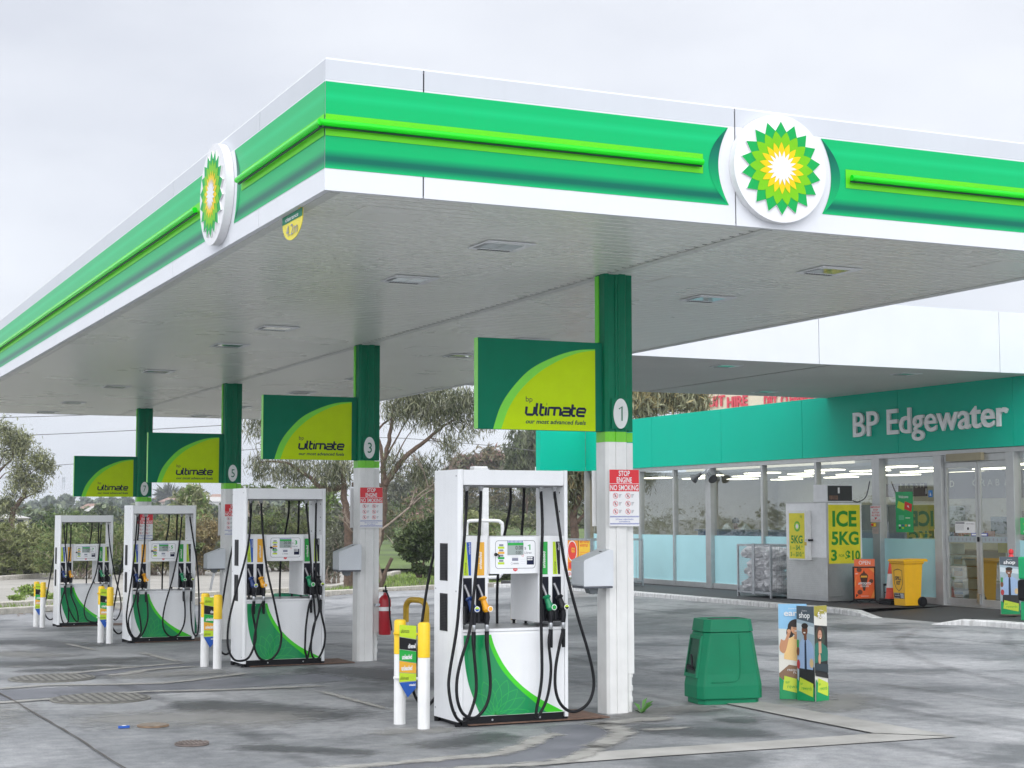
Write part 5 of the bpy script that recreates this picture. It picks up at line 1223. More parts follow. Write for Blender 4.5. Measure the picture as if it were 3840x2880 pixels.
shopbox('cigarette_cabinet', 23.4, 23.8, 22.0, 24.6, .9, 2.25, C2('cab', '45535a'), 'dark cabinet behind the counter', 'cabinet')
for k in range(9):
    y = 28.8 - k * 1.0
    m_ = MB(); m_.mesh([(21.55, y - .09, 1.602), (21.55, y + .09, 1.602), (21.8, y + .09, 1.602), (21.8, y - .09, 1.602), (21.68, y, 1.78)], [(3, 2, 1, 0), (0, 1, 4), (1, 2, 4), (2, 3, 4), (3, 0, 4)], C2('tent', 'b8c2c8'))
    tag(m_.build('counter_card'), 'small white folded card on the shop counter', 'card', 'folded cards along the counter')
m_ = MB(); m_.text('4', (21.19, 24.05, 1.50), (0, -1, 0), ZU, .36, C2('white4', 'c8d2dc'), bold=.02); tag(m_.build('counter_number'), 'large pale numeral 4 on the counter front', 'sign')
# goods near the doors
pk = C2('pack', 'b9c4cc'); pk2 = C2('packblue', '3f6fa3'); pk3 = C2('packtan', 'a08468')
for r_, (yy, n) in enumerate(((16.25, 5), (15.85, 4))):
    for k in range(n):
        t = thing('bottle_pack', (21.0, yy + 1.95, .06 + k * .26), 'shrink wrapped pack of water bottles stacked inside the door', 'pack', 'water packs inside the door')
        m_ = MB(); m_.box(20.8, 21.2, yy + 1.76, yy + 2.12, .06 + k * .26, .06 + k * .26 + .235, pk); m_.build('bottles', t, bevel=.03)
        m_ = MB(); m_.box(20.795, 20.8, yy + 1.8, yy + 2.08, .10 + k * .26, .06 + k * .26 + .15, pk3); m_.box(20.794, 20.7985, yy + 1.8, yy + 2.08, .06 + k * .26 + .155, .06 + k * .26 + .215, pk2); m_.build('label', t)
shopbox('wooden_counter', 22.6, 23.4, 17.6, 24.0, .05, 1.15, C2('timber', '5a4033'), 'brown timber counter inside the doors', 'counter')
shopbox('chest_freezer', 21.0, 21.9, 15.7, 17.3, .05, .98, C2('freezer', '14161f'), 'dark ice cream chest freezer inside the right door', 'freezer')
t = thing('price_card', (21.3, 16.9, 1.0), 'yellow price card on a stalk above the freezer', 'sign')
m_ = MB(); m_.box(21.3, 21.31, 16.6, 17.05, 1.15, 1.5, C2('ycard', 'b9a824')); m_.build('card', t); m_ = MB(); m_.cyl((21.31, 16.8, .98), (21.31, 16.8, 1.149), .01, steel); m_.build('stalk', t)
for k, (ya, yb, za, zb_, cc) in enumerate(((17.2, 18.0, 1.55, 2.2, 'b0ab8d'), (19.3, 20.3, .1, 2.35, 'a8a384'), (15.9, 16.7, 1.75, 2.25, '9aa6a0'), (18.3, 18.8, 1.6, 2.0, '5d4f47'), (14.2, 14.7, 1.5, 1.95, '546b70'), (12.5, 13.6, .6, 2.1, '7a6a50'))):
    shopbox('wall_display', 26.3, 26.45, ya + 8.3, yb + 8.3, za, zb_, C2('disp%d' % k, cc), ('cream poster panel', 'tall cream door panel', 'pale framed notice', 'small brown notice', 'grey blue machine', 'brown shelf unit')[k] + ' on the back wall of the shop', 'panel')
for k in range(14):
    shopbox('snack_pack', 20.9, 21.1, 16.9 + k * .17, 17.02 + k * .17, 1.46, 1.46 + random.uniform(.08, .2), C2('snack%d' % (k % 5), ('b06a2a', '7c2f2f', '3d5c7a', 'b8a04a', '46603a')[k % 5]), 'small colourful snack pack on the shelf behind the frosted window', 'snack', 'snacks on the window shelf', .004)
shopbox('window_shelf', 20.8, 21.2, 16.9, 19.4, 1.40, 1.455, alu, 'metal shelf of snacks behind the window left of the doors', 'shelf')
# attendant behind the counter
t = thing('person', (23.0, 30.2, .05), 'person in a white shirt bending behind the shop counter, dark hair', 'person')
def skinned(nm, verts, edges, radii, m, parent, sub=2):
    me = bpy.data.meshes.new(nm); o0 = parent_world(parent)
    me.from_pydata([Vector(v) - o0 for v in verts], edges, []); me.materials.append(m)
    o = bpy.data.objects.new(nm, me); COL.objects.link(o); o.parent = parent
    md = o.modifiers.new('skin', 'SKIN'); 
    if not me.skin_vertices: 
        bpy.context.view_layer.update()
    for i, r_ in enumerate(radii): me.skin_vertices[0].data[i].radius = (r_, r_) if not isinstance(r_, tuple) else r_
    me.skin_vertices[0].data[0].use_root = True
    s_ = o.modifiers.new('sub', 'SUBSURF'); s_.levels = sub; s_.render_levels = sub
    for p in me.polygons: p.use_smooth = True
    return o
def ensure_skin_layer(me):
    if not me.skin_vertices:
        b_ = bmesh.new(); b_.from_mesh(me); b_.verts.layers.skin.verify(); b_.to_mesh(me); b_.free()
def person_mesh(parent, base, m_body, m_shirt, m_hair):
    bx, by, bz = base
    V_ = [(0, 0, .95), (0, 0, 1.15), (-.06, 0, 1.40), (-.10, 0, 1.50), (-.13, 0, 1.58), (-.15, 0, 1.70), (-.07, .20, 1.42), (-.14, .28, 1.18), (-.34, .24, 1.06), (-.44, .2, 1.06), (-.07, -.20, 1.42), (-.14, -.28, 1.18), (-.34, -.24, 1.06), (-.44, -.2, 1.06), (0, .10, .88), (0, .11, .48), (0, .11, .06), (-.12, .11, .04), (0, -.10, .88), (0, -.11, .48), (0, -.11, .06), (-.12, -.11, .04)]
    E_ = [(0, 1), (1, 2), (2, 3), (3, 4), (4, 5), (2, 6), (6, 7), (7, 8), (8, 9), (2, 10), (10, 11), (11, 12), (12, 13), (0, 14), (14, 15), (15, 16), (16, 17), (0, 18), (18, 19), (19, 20), (20, 21)]
    R_ = [(.13, .16), (.12, .15), (.12, .17), .06, .065, .095, .06, .05, .04, .035, .06, .05, .04, .035, .085, .06, .045, .035, .085, .06, .045, .035]
    me = bpy.data.meshes.new('body'); o0 = parent_world(parent); me.from_pydata([Vector((v[0] + bx, v[1] + by, v[2] + bz)) - o0 for v in V_], E_, []); ensure_skin_layer(me)
    for i, r_ in enumerate(R_): me.skin_vertices[0].data[i].radius = r_ if isinstance(r_, tuple) else (r_, r_)
    me.skin_vertices[0].data[0].use_root = True
    me.materials.append(m_body); o = bpy.data.objects.new('body', me); COL.objects.link(o); o.parent = parent
    o.modifiers.new('skin', 'SKIN').use_smooth_shade = True; s_ = o.modifiers.new('sub', 'SUBSURF'); s_.levels = 2; s_.render_levels = 2
    V2 = V_[:3] + [(-.09, 0, 1.46), V_[6], V_[7], V_[10], V_[11]]; E2 = [(0, 1), (1, 2), (2, 3), (2, 4), (4, 5), (2, 6), (6, 7)]; R2 = [(.145, .175), (.135, .17), (.135, .185), .075, .075, .065, .075, .065]
    me = bpy.data.meshes.new('shirt'); me.from_pydata([Vector((v[0] + bx, v[1] + by, v[2] + bz)) - o0 for v in V2], E2, []); ensure_skin_layer(me)
    for i, r_ in enumerate(R2): me.skin_vertices[0].data[i].radius = r_ if isinstance(r_, tuple) else (r_, r_)
    me.skin_vertices[0].data[0].use_root = True
    me.materials.append(m_shirt); o = bpy.data.objects.new('shirt', me); COL.objects.link(o); o.parent = parent
    o.modifiers.new('skin', 'SKIN').use_smooth_shade = True; s_ = o.modifiers.new('sub', 'SUBSURF'); s_.levels = 2; s_.render_levels = 2
    m_ = MB(); n = 14; c = Vector((bx - .13, by, bz + 1.72))
    vs2 = []; fs2 = []
    for i in range(7):
        for k in range(n):
            th = math.pi * .62 * i / 6; ph = 2 * math.pi * k / n
            vs2.append(c + Vector((.115 * math.sin(th) * math.cos(ph) + .012, .105 * math.sin(th) * math.sin(ph), .125 * math.cos(th))))
    for i in range(6):
        for k in range(n): fs2.append((i * n + k, i * n + (k + 1) % n, (i + 1) * n + (k + 1) % n, (i + 1) * n + k))
    m_.mesh(vs2, fs2, m_hair); m_.build('hair', parent, smooth=True)
    m_ = MB()
    for s_ in (-1, 1): m_.cyl(c + Vector((-.098, s_ * .035, -.05)), c + Vector((-.104, s_ * .035, -.05)), .012, hair, 8)
    m_.mesh([c + Vector((-.10, -.012, -.08)), c + Vector((-.10, .012, -.08)), c + Vector((-.125, 0, -.09)), c + Vector((-.10, 0, -.045))], [(0, 1, 2), (1, 3, 2), (3, 0, 2)], m_body); m_.build('face', parent)
person_mesh(t, (23.0, 30.2, .1), skin2, pm('white_shirt', (.72, .73, .76), .7), hair)
# signs stuck on the shop front
def wallsign(nm, y0, y1, z0, z1, x, bg_, label, cat='sign', grp=None):
    t_ = thing(nm, (x, (y0 + y1) / 2, z0), label, cat, grp)
    m_ = MB(); m_.box(x - .004, x, y1, y0, z0, z1, bg_); m_.build('sheet', t_)
    return t_, Vector((x - .0055, y0, z0)), y0 - y1, z1 - z0
UY = Vector((0, -1, 0))
XP = GX - .066
t, O, w, h = wallsign('emergency_stop_sign', 19.12, 18.73, 1.83, 2.20, XP, paper, 'white emergency stop button all fuels sign with red lettering on the shop post')
m_ = MB()
for k, (s_, ww) in enumerate((('EMERGENCY', .36), ('STOP', .17), ('BUTTON', .25), ('ALL FUELS', .30))): m_.text(s_, O + UY * (w / 2) + ZU * (h - .055 - k * .062), UY, ZU, .04, red, width=ww, align='C', bold=.02)
m_.flat([(w / 2 - .05, .10), (w / 2 + .05, .10), (w / 2, .05)][::-1], O, UY, ZU, red); m_.text('PUSH    TO', O + UY * (w / 2) + ZU * .045, UY, ZU, .018, red, width=.3, align='C'); m_.text('STOP PUMPS', O + UY * (w / 2) + ZU * .012, UY, ZU, .022, red, width=.34, align='C'); m_.build('lettering', t)
t = thing('stop_button', (XP, 18.98, 1.75), 'red emergency button on a yellow box below the emergency stop sign', 'button')
m_ = MB(); m_.box(XP - .05, XP - .001, 18.93, 19.04, 1.72, 1.81, yellow); m_.build('box', t, bevel=.006); m_ = MB(); m_.cyl((XP - .05, 18.985, 1.765), (XP - .075, 18.985, 1.765), .026, red); m_.build('button', t)
t, O, w, h = wallsign('paper_notice', 19.06, 18.84, 1.56, 1.70, XP, pm('notice_pink', (.62, .50, .46), .6), 'small faded notice below the emergency button')
m_ = MB(); [m_.flat([(.03, .1 - k * .03), (.19, .1 - k * .03), (.19, .108 - k * .03), (.03, .108 - k * .03)], O, UY, ZU, inkgrey) for k in range(3)]; m_.build('print', t)
XG = GX + .058
t, O, w, h = wallsign('welcome_poster', 18.36, 17.76, 1.60, 2.50, XG, pm('poster_green', (.008, .40, .13), .35), 'tall green Welcome poster with loyalty cards on the shop window', 'poster')
m_ = MB(); m_.text('Welcome', O + UY * (w / 2 - .02) + ZU * .76, UY, ZU, .06, paper, width=.34, align='C', bold=.02); m_.build('lettering', t)
m_ = MB(); m_.flat([(.05, .55), (.30, .48), (.33, .63), (.10, .70)], O, UY, ZU, llime); m_.flat([(.30, .52), (.55, .45), (.58, .62), (.33, .69)], O + Vector((-.001, 0, 0)), UY, ZU, red); m_.flat([(.40, .58), (.48, .535), (.45, .60)], O + Vector((-.002, 0, 0)), UY, ZU, paper)
m_.flat([(.10, .27), (.29, .27), (.29, .38), (.10, .38)], O, UY, ZU, pm('poster_mint', (.10, .50, .28), .4)); m_.flat([(.34, .31), (.5, .31), (.5, .325), (.34, .325)], O, UY, ZU, paper)
for k in range(6): m_.flat([(.10 + (k % 4) * .11, .13 - (k // 4) * .055), (.17 + (k % 4) * .11, .13 - (k // 4) * .055), (.17 + (k % 4) * .11, .17 - (k // 4) * .055), (.10 + (k % 4) * .11, .17 - (k // 4) * .055)], O, UY, ZU, (paper, inkblue, amber, paper, ink, llime)[k])
m_.build('print', t)
t, O, w, h = wallsign('window_sticker', 17.22, 17.08, 2.37, 2.52, XG, pm('sticker_blue', (.03, .22, .62), .4), 'small blue sticker high on the window left of the doors')
m_ = MB(); m_.flat([(.04, .03), (.10, .03), (.07, .11)], O, UY, ZU, paper); m_.build('print', t)
t, O, w, h = wallsign('window_sticker', 17.05, 16.90, 1.50, 1.67, XG, paper, 'small pink and white notice at the window edge beside the doors')
m_ = MB(); m_.flat([(.015, .12), (.135, .12), (.135, .16), (.015, .16)], O, UY, ZU, pm('pinkred', (.7, .1, .15), .5)); [m_.flat([(.02, .09 - k * .025), (.13, .09 - k * .025), (.13, .097 - k * .025), (.02, .097 - k * .025)], O, UY, ZU, inkgrey) for k in range(3)]; m_.build('print', t)
XD = dx + .018
t, O, w, h = wallsign('door_notice', 16.34, 16.03, 1.60, 1.84, XD, paper, 'white notice with a grey heading on the left door', 'notice')
m_ = MB(); m_.flat([(.01, .19), (w - .01, .19), (w - .01, .23), (.01, .23)], O, UY, ZU, inkgrey); [m_.flat([(.02, .16 - k * .025), (w - .03, .16 - k * .025), (w - .03, .166 - k * .025), (.02, .166 - k * .025)], O, UY, ZU, inkgrey) for k in range(5)]; m_.build('print', t)
t, O, w, h = wallsign('door_notice', 16.02, 15.70, 1.60, 1.84, XD, paper, 'white door bell notice with a black button on the left door', 'notice')
m_ = MB(); m_.text('DOOR BELL', O + UY * (w / 2) + ZU * .18, UY, ZU, .03, inkgrey, width=.26, align='C'); m_.prism(circ(.09, .09, .03, n=14), O, UY, ZU, (-.002, 0, 0), ink); m_.build('print', t)
for ya, yb, lb in ((15.83, 15.66, 'left'), (15.53, 15.33, 'right')):
    t, O, w, h = wallsign('push_plate_sticker', ya, yb, 1.535, 1.60, XD - .006, inkblue, 'small blue and white sticker at the edge of the %s door' % lb, 'sticker')
    m_ = MB(); m_.flat([(.02, .015), (w - .02, .015), (w - .02, .05), (.02, .05)], O, UY, ZU, paper); m_.build('print', t)
t, O, w, h = wallsign('window_poster', 14.38, 13.6, 1.58, 1.92, XG - .0, pm('poster_green2', (.03, .48, .13), .35), 'green poster at the right edge of the picture on the shop window', 'poster')
m_ = MB(); m_.text('rewards', O + UY * .1 + ZU * .2, UY, ZU, .05, llime, width=.4); [m_.prism(circ(.12 + k * .1, .06, .025, n=10), O, UY, ZU, (-.001, 0, 0), paper) for k in range(5)]; m_.build('print', t)
# horn speakers
def horn(y, dy, label):
    t_ = thing('horn_speaker', (19.36, y, 3.12), label, 'loudspeaker', 'horn loudspeakers under the fascia')
    d = Vector((-.30 if dy > 0 else -.02, dy, -.36)).normalized(); p = Vector((19.36, y, 3.16)); a_ = p + d * .08
    hm = pm('horn_grey', (.085, .09, .09), .5)
    m_ = MB(); m_.tube([a_, a_ + d * .05, a_ + d * .12, a_ + d * .20, a_ + d * .28, a_ + d * .30], [.04, .045, .05, .08, .125, .13], hm, 18); m_.build('horn', t_, smooth=True, auto=50)
    m_ = MB(); m_.tube([a_ + d * .3015, a_ + d * .24, a_ + d * .30], [.12, .025, .025], hm, 14); m_.build('throat', t_)
    m_ = MB(); m_.tube([p + Vector((.06, 0, .06)), p, a_], .018, galv, 8); m_.build('bracket', t_)
horn(26.24, .55, 'grey horn loudspeaker pointing left under the teal fascia'); horn(26.08, -.55, 'grey horn loudspeaker pointing right under the teal fascia')
t = thing('wing_post', (19.47, 33.3, 0), 'slim aluminium post below the far wing of the shop roof', 'post')
m_ = MB(); m_.box(19.39, 19.55, 33.2, 33.29, 0, 3.365, alu); m_.build('shaft', t)
# linking canopy between the fuel canopy and the shop
t = thing('link_canopy', (14, 13.62, 4.785), 'plain white link canopy between the fuel canopy and the shop', 'canopy')
for a_, b_ in ((8.3, 9.85), (9.85, 14.15), (14.15, 18.455), (18.455, 23)):
    m_ = MB(); m_.box(a_ + .006, b_ - .006, 13.62, 13.67, 4.775, 5.98, whitepanel); m_.build('fascia_panel', t, bevel=.003)
m_ = MB(); m_.box(8.3, 23, 13.64, 13.665, 4.80, 5.95, dark); m_.build('joint_backing', t)
m_ = MB(); m_.box(8.3, 23, 20.72, 20.77, 4.775, 5.98, whitepanel); m_.box(8.3, 23, 13.68, 20.71, 5.5, 5.6, galv); m_.build('rear_fascia', t)
soffit(8.3, 14.50, 13.68, 20.71, 4.785, t, p=.15, mat=pm('link_soffit_metal', (.62, .61, .59), .55, var=.05, scale=.5, spec=.2)); soffit(14.56, XS + .0, 13.68, 20.71, 4.785, t, p=.15, mat=pm('link_soffit_metal', (.62, .61, .59), .55, var=.05, scale=.5, spec=.2))
m_ = MB(); m_.box(14.5005, 14.5595, 13.68, 20.71, 4.80, 4.83, dark); m_.build('joint_shadow_gap', t)
for k, (x, y) in enumerate(((12.8, 14.7), (17.0, 14.7), (12.8, 19.7), (17.0, 19.7))):
    dup(lp, (x, y, 4.783), 'square light in the link canopy ceiling, %s' % ('front left', 'front right', 'back left', 'back right')[k], 'lights in the link canopy')

# walkway with white kerb
walkm = gmat('walkway_asphalt', (.035, .036, .038), (.06, .06, .062), 2.5, .65, .25)
m_ = MB()
for (y0, y1) in ((16.4, 34.0), (YS0, 12.8)): m_.box(16.90, XS + .02, y0, y1, -.2, .047, walkm)
m_.mesh([(16.6, 16.4, -.049), (XS + .02, 16.4, .047), (XS + .02, 12.8, .047), (16.6, 12.8, -.049)], [(0, 3, 2, 1)], walkm); m_.mesh([(16.90, 16.4, .047), (XS + .02, 16.4, .047), (16.6, 16.4, -.06)], [(0, 1, 2)], walkm)
m_.mesh([(16.90, 12.8, .047), (XS + .02, 12.8, .047), (16.6, 12.8, -.06)], [(0, 2, 1)], walkm)
m_.build('walkway', kind='structure')
def kerb(pts, w, h, m, nm='kerb', zoff=0, taper=(0, 0)):
    """kerb along plan points, with real height; taper drops the ends to the road"""
    P = [Vector((p[0], p[1])) for p in pts]; n = len(P); vs2 = []
    for i, p in enumerate(P):
        d = (P[min(i + 1, n - 1)] - P[max(i - 1, 0)]).normalized(); nn = Vector((-d.y, d.x)) * w / 2
        hh = h
        if i == 0 and taper[0]: hh = .006
        if i == n - 1 and taper[1]: hh = .006
        z = gh(p.x, p.y) + zoff
        a_ = p + nn; b_ = p - nn
        vs2 += [(a_.x, a_.y, z - .15), (a_.x, a_.y, z + hh - .02 if hh > .05 else z + hh), (a_.x - nn.x * .15, a_.y - nn.y * .15, z + hh), (b_.x + nn.x * .15, b_.y + nn.y * .15, z + hh), (b_.x, b_.y, z + hh - .02 if hh > .05 else z + hh), (b_.x, b_.y, z - .15)]
    fs2 = [(i * 6 + k, i * 6 + k + 1, i * 6 + 7 + k, i * 6 + 6 + k) for i in range(n - 1) for k in range(5)] + [(0, 1, 2, 3, 4, 5), tuple((n - 1) * 6 + k for k in (5, 4, 3, 2, 1, 0))]
    m_ = MB(); m_.mesh(vs2, fs2, m); return m_.build(nm, kind='structure')
kerb([(16.78, 34)] + [(16.78 + random.uniform(-.008, .008), y) for y in np.arange(33, 17, -1.0)] + [(16.75, 16.7), (16.6, 15.9), (16.4, 15.0)], .24, .105, kerbpaint, taper=(0, 1))
kerb([(16.15, 13.0), (16.5, 12.6), (16.74, 12.1), (16.78, 11.2), (16.78, 9), (16.78, 6)], .24, .105, kerbpaint, taper=(1, 0))

# ------------------------------------------------------------------ things on the walkway
zw = .047
# ice freezer: door faces the forecourt (-x), advert on the -y side
t = thing('ice_freezer', (18.4, 19.6, zw), 'white ice freezer with chequer plate base and ICE 5KG adverts', 'freezer')
fx0, fx1, fy0, fy1 = 18.0, 18.95, 18.82, 20.42
m_ = MB(); m_.box(fx0, fx1, fy0, fy1, zw + .98, 2.255, white); m_.build('cabinet', t, bevel=.008)
chq = pm('chequer_plate', (.52, .53, .53), .32, metal=.8, var=.06)
m_ = MB(); m_.box(fx0 - .002, fx1 + .002, fy0 - .002, fy1 + .002, zw + .10, zw + .978, chq)
for r_ in range(17):
    for c_ in range(22):
        y = fy0 + .06 + c_ * .07 + (.035 if r_ % 2 else 0); z = zw + .16 + r_ * .047
        if y > fy1 - .04: continue
        a_ = .022; m_.mesh([(fx0 - .0025, y - a_, z - a_ * .55), (fx0 - .0025, y + a_, z + a_ * .55), (fx0 - .0025, y + a_ * .35, z - a_ * .35), (fx0 - .0025, y - a_ * .35, z + a_ * .35), (fx0 - .010, y, z)], [(0, 2, 4), (2, 1, 4), (1, 3, 4), (3, 0, 4)], chq)
    for c_ in range(13):
        x = fx0 + .06 + c_ * .07 + (.035 if r_ % 2 else 0); z = zw + .16 + r_ * .047
        if x > fx1 - .05: continue
        a_ = .02; m_.mesh([(x - a_, fy0 - .0025, z - a_ * .6), (x + a_, fy0 - .0025, z + a_ * .6), (x + a_ * .35, fy0 - .0025, z - a_ * .35), (x - a_ * .35, fy0 - .0025, z + a_ * .35), (x, fy0 - .008, z)], [(0, 2, 4), (2, 1, 4), (1, 3, 4), (3, 0, 4)], chq)
m_.build('chequer_base', t)
m_ = MB(); m_.box(fx0 - .004, fx0 + .03, fy0 - .004, fy0 + .035, zw + .98, 2.257, alu); m_.box(fx0 - .003, fx1 + .003, fy0 - .003, fy1 + .003, 2.258, 2.275, alu); m_.box(fx0 - .003, fx1 + .003, fy0 - .003, fy1 + .003, zw + .02, zw + .099, alu)
m_.build('trim', t)
m_ = MB(); m_.box(fx0 - .14, fx0 - .003, 19.42, 20.14, .965, 2.085, pm('freezer_door_white', (.74, .75, .74), .35)); d_ = m_.build('door', t, bevel=.01)
iyel = pm('ice_yellow', (.76, .68, .015), .4); igr = pm('ice_green', (.01, .26, .015), .45)
m_ = MB(); m_.box(fx0 - .1435, fx0 - .1405, 19.49, 20.09, 1.0, 2.03, iyel); m_.build('advert', d_)
O = Vector((fx0 - .145, 20.09, 1.0)); w, h = .60, 1.03
m_ = MB(); m_.text('bp', O + UY * .44 + ZU * .935, UY, ZU, .06, igr, width=.08)
m_.text('5KG', O + UY * .07 + ZU * .35, UY, ZU, .17, igr, width=.46, bold=.03); m_.text('1', O + UY * .05 + ZU * .20, UY, ZU, .09, igr, bold=.02); m_.text('FOR', O + UY * .13 + ZU * .215, UY, ZU, .035, igr, width=.10); m_.text('$4.', O + UY * .26 + ZU * .20, UY, ZU, .10, igr, width=.19, bold=.02); m_.text('00', O + UY * .47 + ZU * .255, UY, ZU, .04, igr, width=.06)
m_.text('3', O + UY * .05 + ZU * .05, UY, ZU, .09, igr, bold=.02); m_.text('FOR', O + UY * .13 + ZU * .065, UY, ZU, .035, igr, width=.10); m_.text('$10.', O + UY * .26 + ZU * .05, UY, ZU, .10, igr, width=.24, bold=.02); m_.text('00', O + UY * .51 + ZU * .105, UY, ZU, .04, igr, width=.06); m_.build('lettering', d_)
m_ = MB(); cc = O + UY * .32 + ZU * .73
for j, (R1, R2, of, mm) in enumerate(((.13, .105, 0, pm('mini_green', (.03, .42, .02), .4)), (.095, .07, .17, llime), (.06, .045, 0, paper))): starmesh(m_, star(18, R1, R2, math.pi / 2 + of, 1), cc + Vector((-.001 * j, 0, 0)), UY, ZU, mm)
m_.build('emblem', d_)
m_ = MB(); m_.box(fx0 - .10, fx0 - .004, 19.36, 19.415, 1.40, 1.44, dark); m_.box(fx0 - .16, fx0 - .142, 19.40, 19.47, 1.39, 1.44, steel); m_.cyl((fx0 - .15, 19.44, 1.30), (fx0 - .15, 19.44, 1.38), .025, pm('brass', (.5, .36, .1), .3, metal=1)); m_.build('lock', d_)
m_ = MB(); m_.box(fx0 + .035, fx0 + .90, fy0 - .006, fy0 - .001, .90, 2.215, iyel); m_.build('side_advert', t)
O = Vector((fx0 + .04, fy0 - .0075, .90))
m_ = MB(); m_.text('ICE', O + XU * .10 + ZU * .84, XU, ZU, .33, igr, width=.66, bold=.035); m_.text('5KG', O + XU * .07 + ZU * .43, XU, ZU, .28, igr, width=.74, bold=.035); m_.text('3', O + XU * .05 + ZU * .075, XU, ZU, .23, igr, width=.16, bold=.035); m_.text('FOR', O + XU * .26 + ZU * .15, XU, ZU, .055, igr, width=.16, bold=.01); m_.text('$10', O + XU * .44 + ZU * .085, XU, ZU, .20, igr, width=.40, bold=.035); m_.build('side_lettering', t)
t = thing('cooling_unit', (18.35, 18.9, 2.26), 'white cooling unit box with dark open end on top of the ice freezer', 'cooling unit')
m_ = MB(); m_.box(18.0, 18.72, 18.55 + .27, 19.33, 2.277, 2.665, white); m_.build('casing', t, bevel=.01)
m_ = MB(); m_.box(18.03, 18.69, 18.813, 18.818, 2.30, 2.64, pm('coil_dark', (.02, .022, .024), .4)); m_.box(18.06, 18.30, 18.808, 18.812, 2.33, 2.42, rust); m_.box(18.30, 18.35, 18.809, 18.8115, 2.47, 2.60, paper); m_.build('open_end', t)
m_ = MB(); m_.tube(spl([(18.7, 18.81, 2.31), (18.85, 18.8, 2.28), (19.1, 18.85, 2.40), (19.25, 18.9, 2.75)], 5), .012, dark, 6); m_.build('power_cable', t)
# wire cage of silver bags
t = thing('wire_cage', (18.3, 21.5, zw), 'galvanised wire cage filled with crumpled silver bags beside the ice freezer', 'cage')
cx0, cx1, cy0, cy1, cz0, cz1 = 17.87, 18.75, 20.88, 22.28, zw + .12, 1.295
m_ = MB(); r_ = .022
for x in (cx0, cx1):
    for y in (cy0, cy1): m_.box(x - r_, x + r_, y - r_, y + r_, zw, cz1, galv)
for z in (cz0, cz1 - .02):
    for x in (cx0, cx1): m_.box(x - r_ * .9, x + r_ * .9, cy0 + r_, cy1 - r_, z - r_, z + r_, galv)
    for y in (cy0, cy1): m_.box(cx0 + r_, cx1 - r_, y - r_ * .9, y + r_ * .9, z - r_, z + r_, galv)
ym = (cy0 + cy1) / 2
m_.box(cx0 - .035, cx0 - .01, ym - .045, ym + .045, cz0 - .05, cz1 + .02, galv); m_.build('frame', t)
m_ = MB()
for k in range(1, 28): y = cy0 + k * (cy1 - cy0) / 28; m_.box(cx0 - .003, cx0 + .003, y - .0025, y + .0025, cz0, cz1, galv)
for k in range(1, 24): z = cz0 + k * (cz1 - cz0) / 24; m_.box(cx0 - .0065, cx0 - .0035, cy0, cy1, z - .0025, z + .0025, galv)
for k in range(1, 18): x = cx0 + k * (cx1 - cx0) / 18; m_.box(x - .0025, x + .0025, cy0 - .003, cy0 + .003, cz0, cz1, galv)
for k in range(1, 24): z = cz0 + k * (cz1 - cz0) / 24; m_.box(cx0, cx1, cy0 - .0065, cy0 - .0035, z - .0025, z + .0025, galv)
m_.build('mesh', t)
m_ = MB(); m_.box(cx0 + .03, cx1 - .03, cy0 + .03, cy1 - .03, cz0 - .03, cz0 - .015, galv); m_.build('tray', t)
bagm = pm('bag_silver', (.80, .79, .80), .35, metal=.25, var=.2, scale=3)
for k, (y, z) in enumerate(((21.1, .30), (21.45, .27), (21.8, .30), (22.08, .28), (21.2, .55), (21.6, .52), (21.95, .56), (21.1, .80), (21.5, .78), (21.85, .82), (21.3, 1.03), (21.75, 1.05), (22.05, 1.06), (21.05, 1.03))):
    bm_ = bmesh.new(); bmesh.ops.create_icosphere(bm_, subdivisions=3, radius=1)
    rs = np.random.default_rng(k)
    ph = rs.uniform(0, 6, 9)
    for v in bm_.verts:
        c_ = v.co.copy(); f_ = 1 + .16 * math.sin(c_.x * 7 + ph[0]) * math.sin(c_.y * 6 + ph[1]) + .13 * abs(math.sin(c_.z * 9 + ph[2] + c_.y * 4)) + .10 * math.sin(c_.y * 15 + ph[3] + c_.z * 8) + rs.uniform(-.05, .05)
        v.co = Vector((c_.x * .30, c_.y * .22, c_.z * .145)) * f_
    bmesh.ops.rotate(bm_, verts=bm_.verts[:], matrix=Matrix.Rotation(rs.uniform(-.5, .5), 3, 'X') @ Matrix.Rotation(rs.uniform(-.4, .4), 3, 'Z'))
    me = bpy.data.meshes.new('silver_bag'); bm_.to_mesh(me); bm_.free(); me.materials.append(bagm)
    o = bpy.data.objects.new('silver_bag', me); COL.objects.link(o); o.location = (18.22 + rs.uniform(-.03, .06), y, z + zw)
    tag(o, 'crumpled silver bag piled in the wire cage', 'bag', 'silver bags in the wire cage')
# orange pavement sign
t = thing('pavement_sign', (18.85, 18.6, zw), 'orange pavement sign with an ice cream cone and OPEN header', 'sign')
ox, oy = 18.28, 18.12
Osn = Vector((18.70, 18.30, zw)); U_ = Vector((1, -.25, 0)).normalized(); w, h = .40, .76
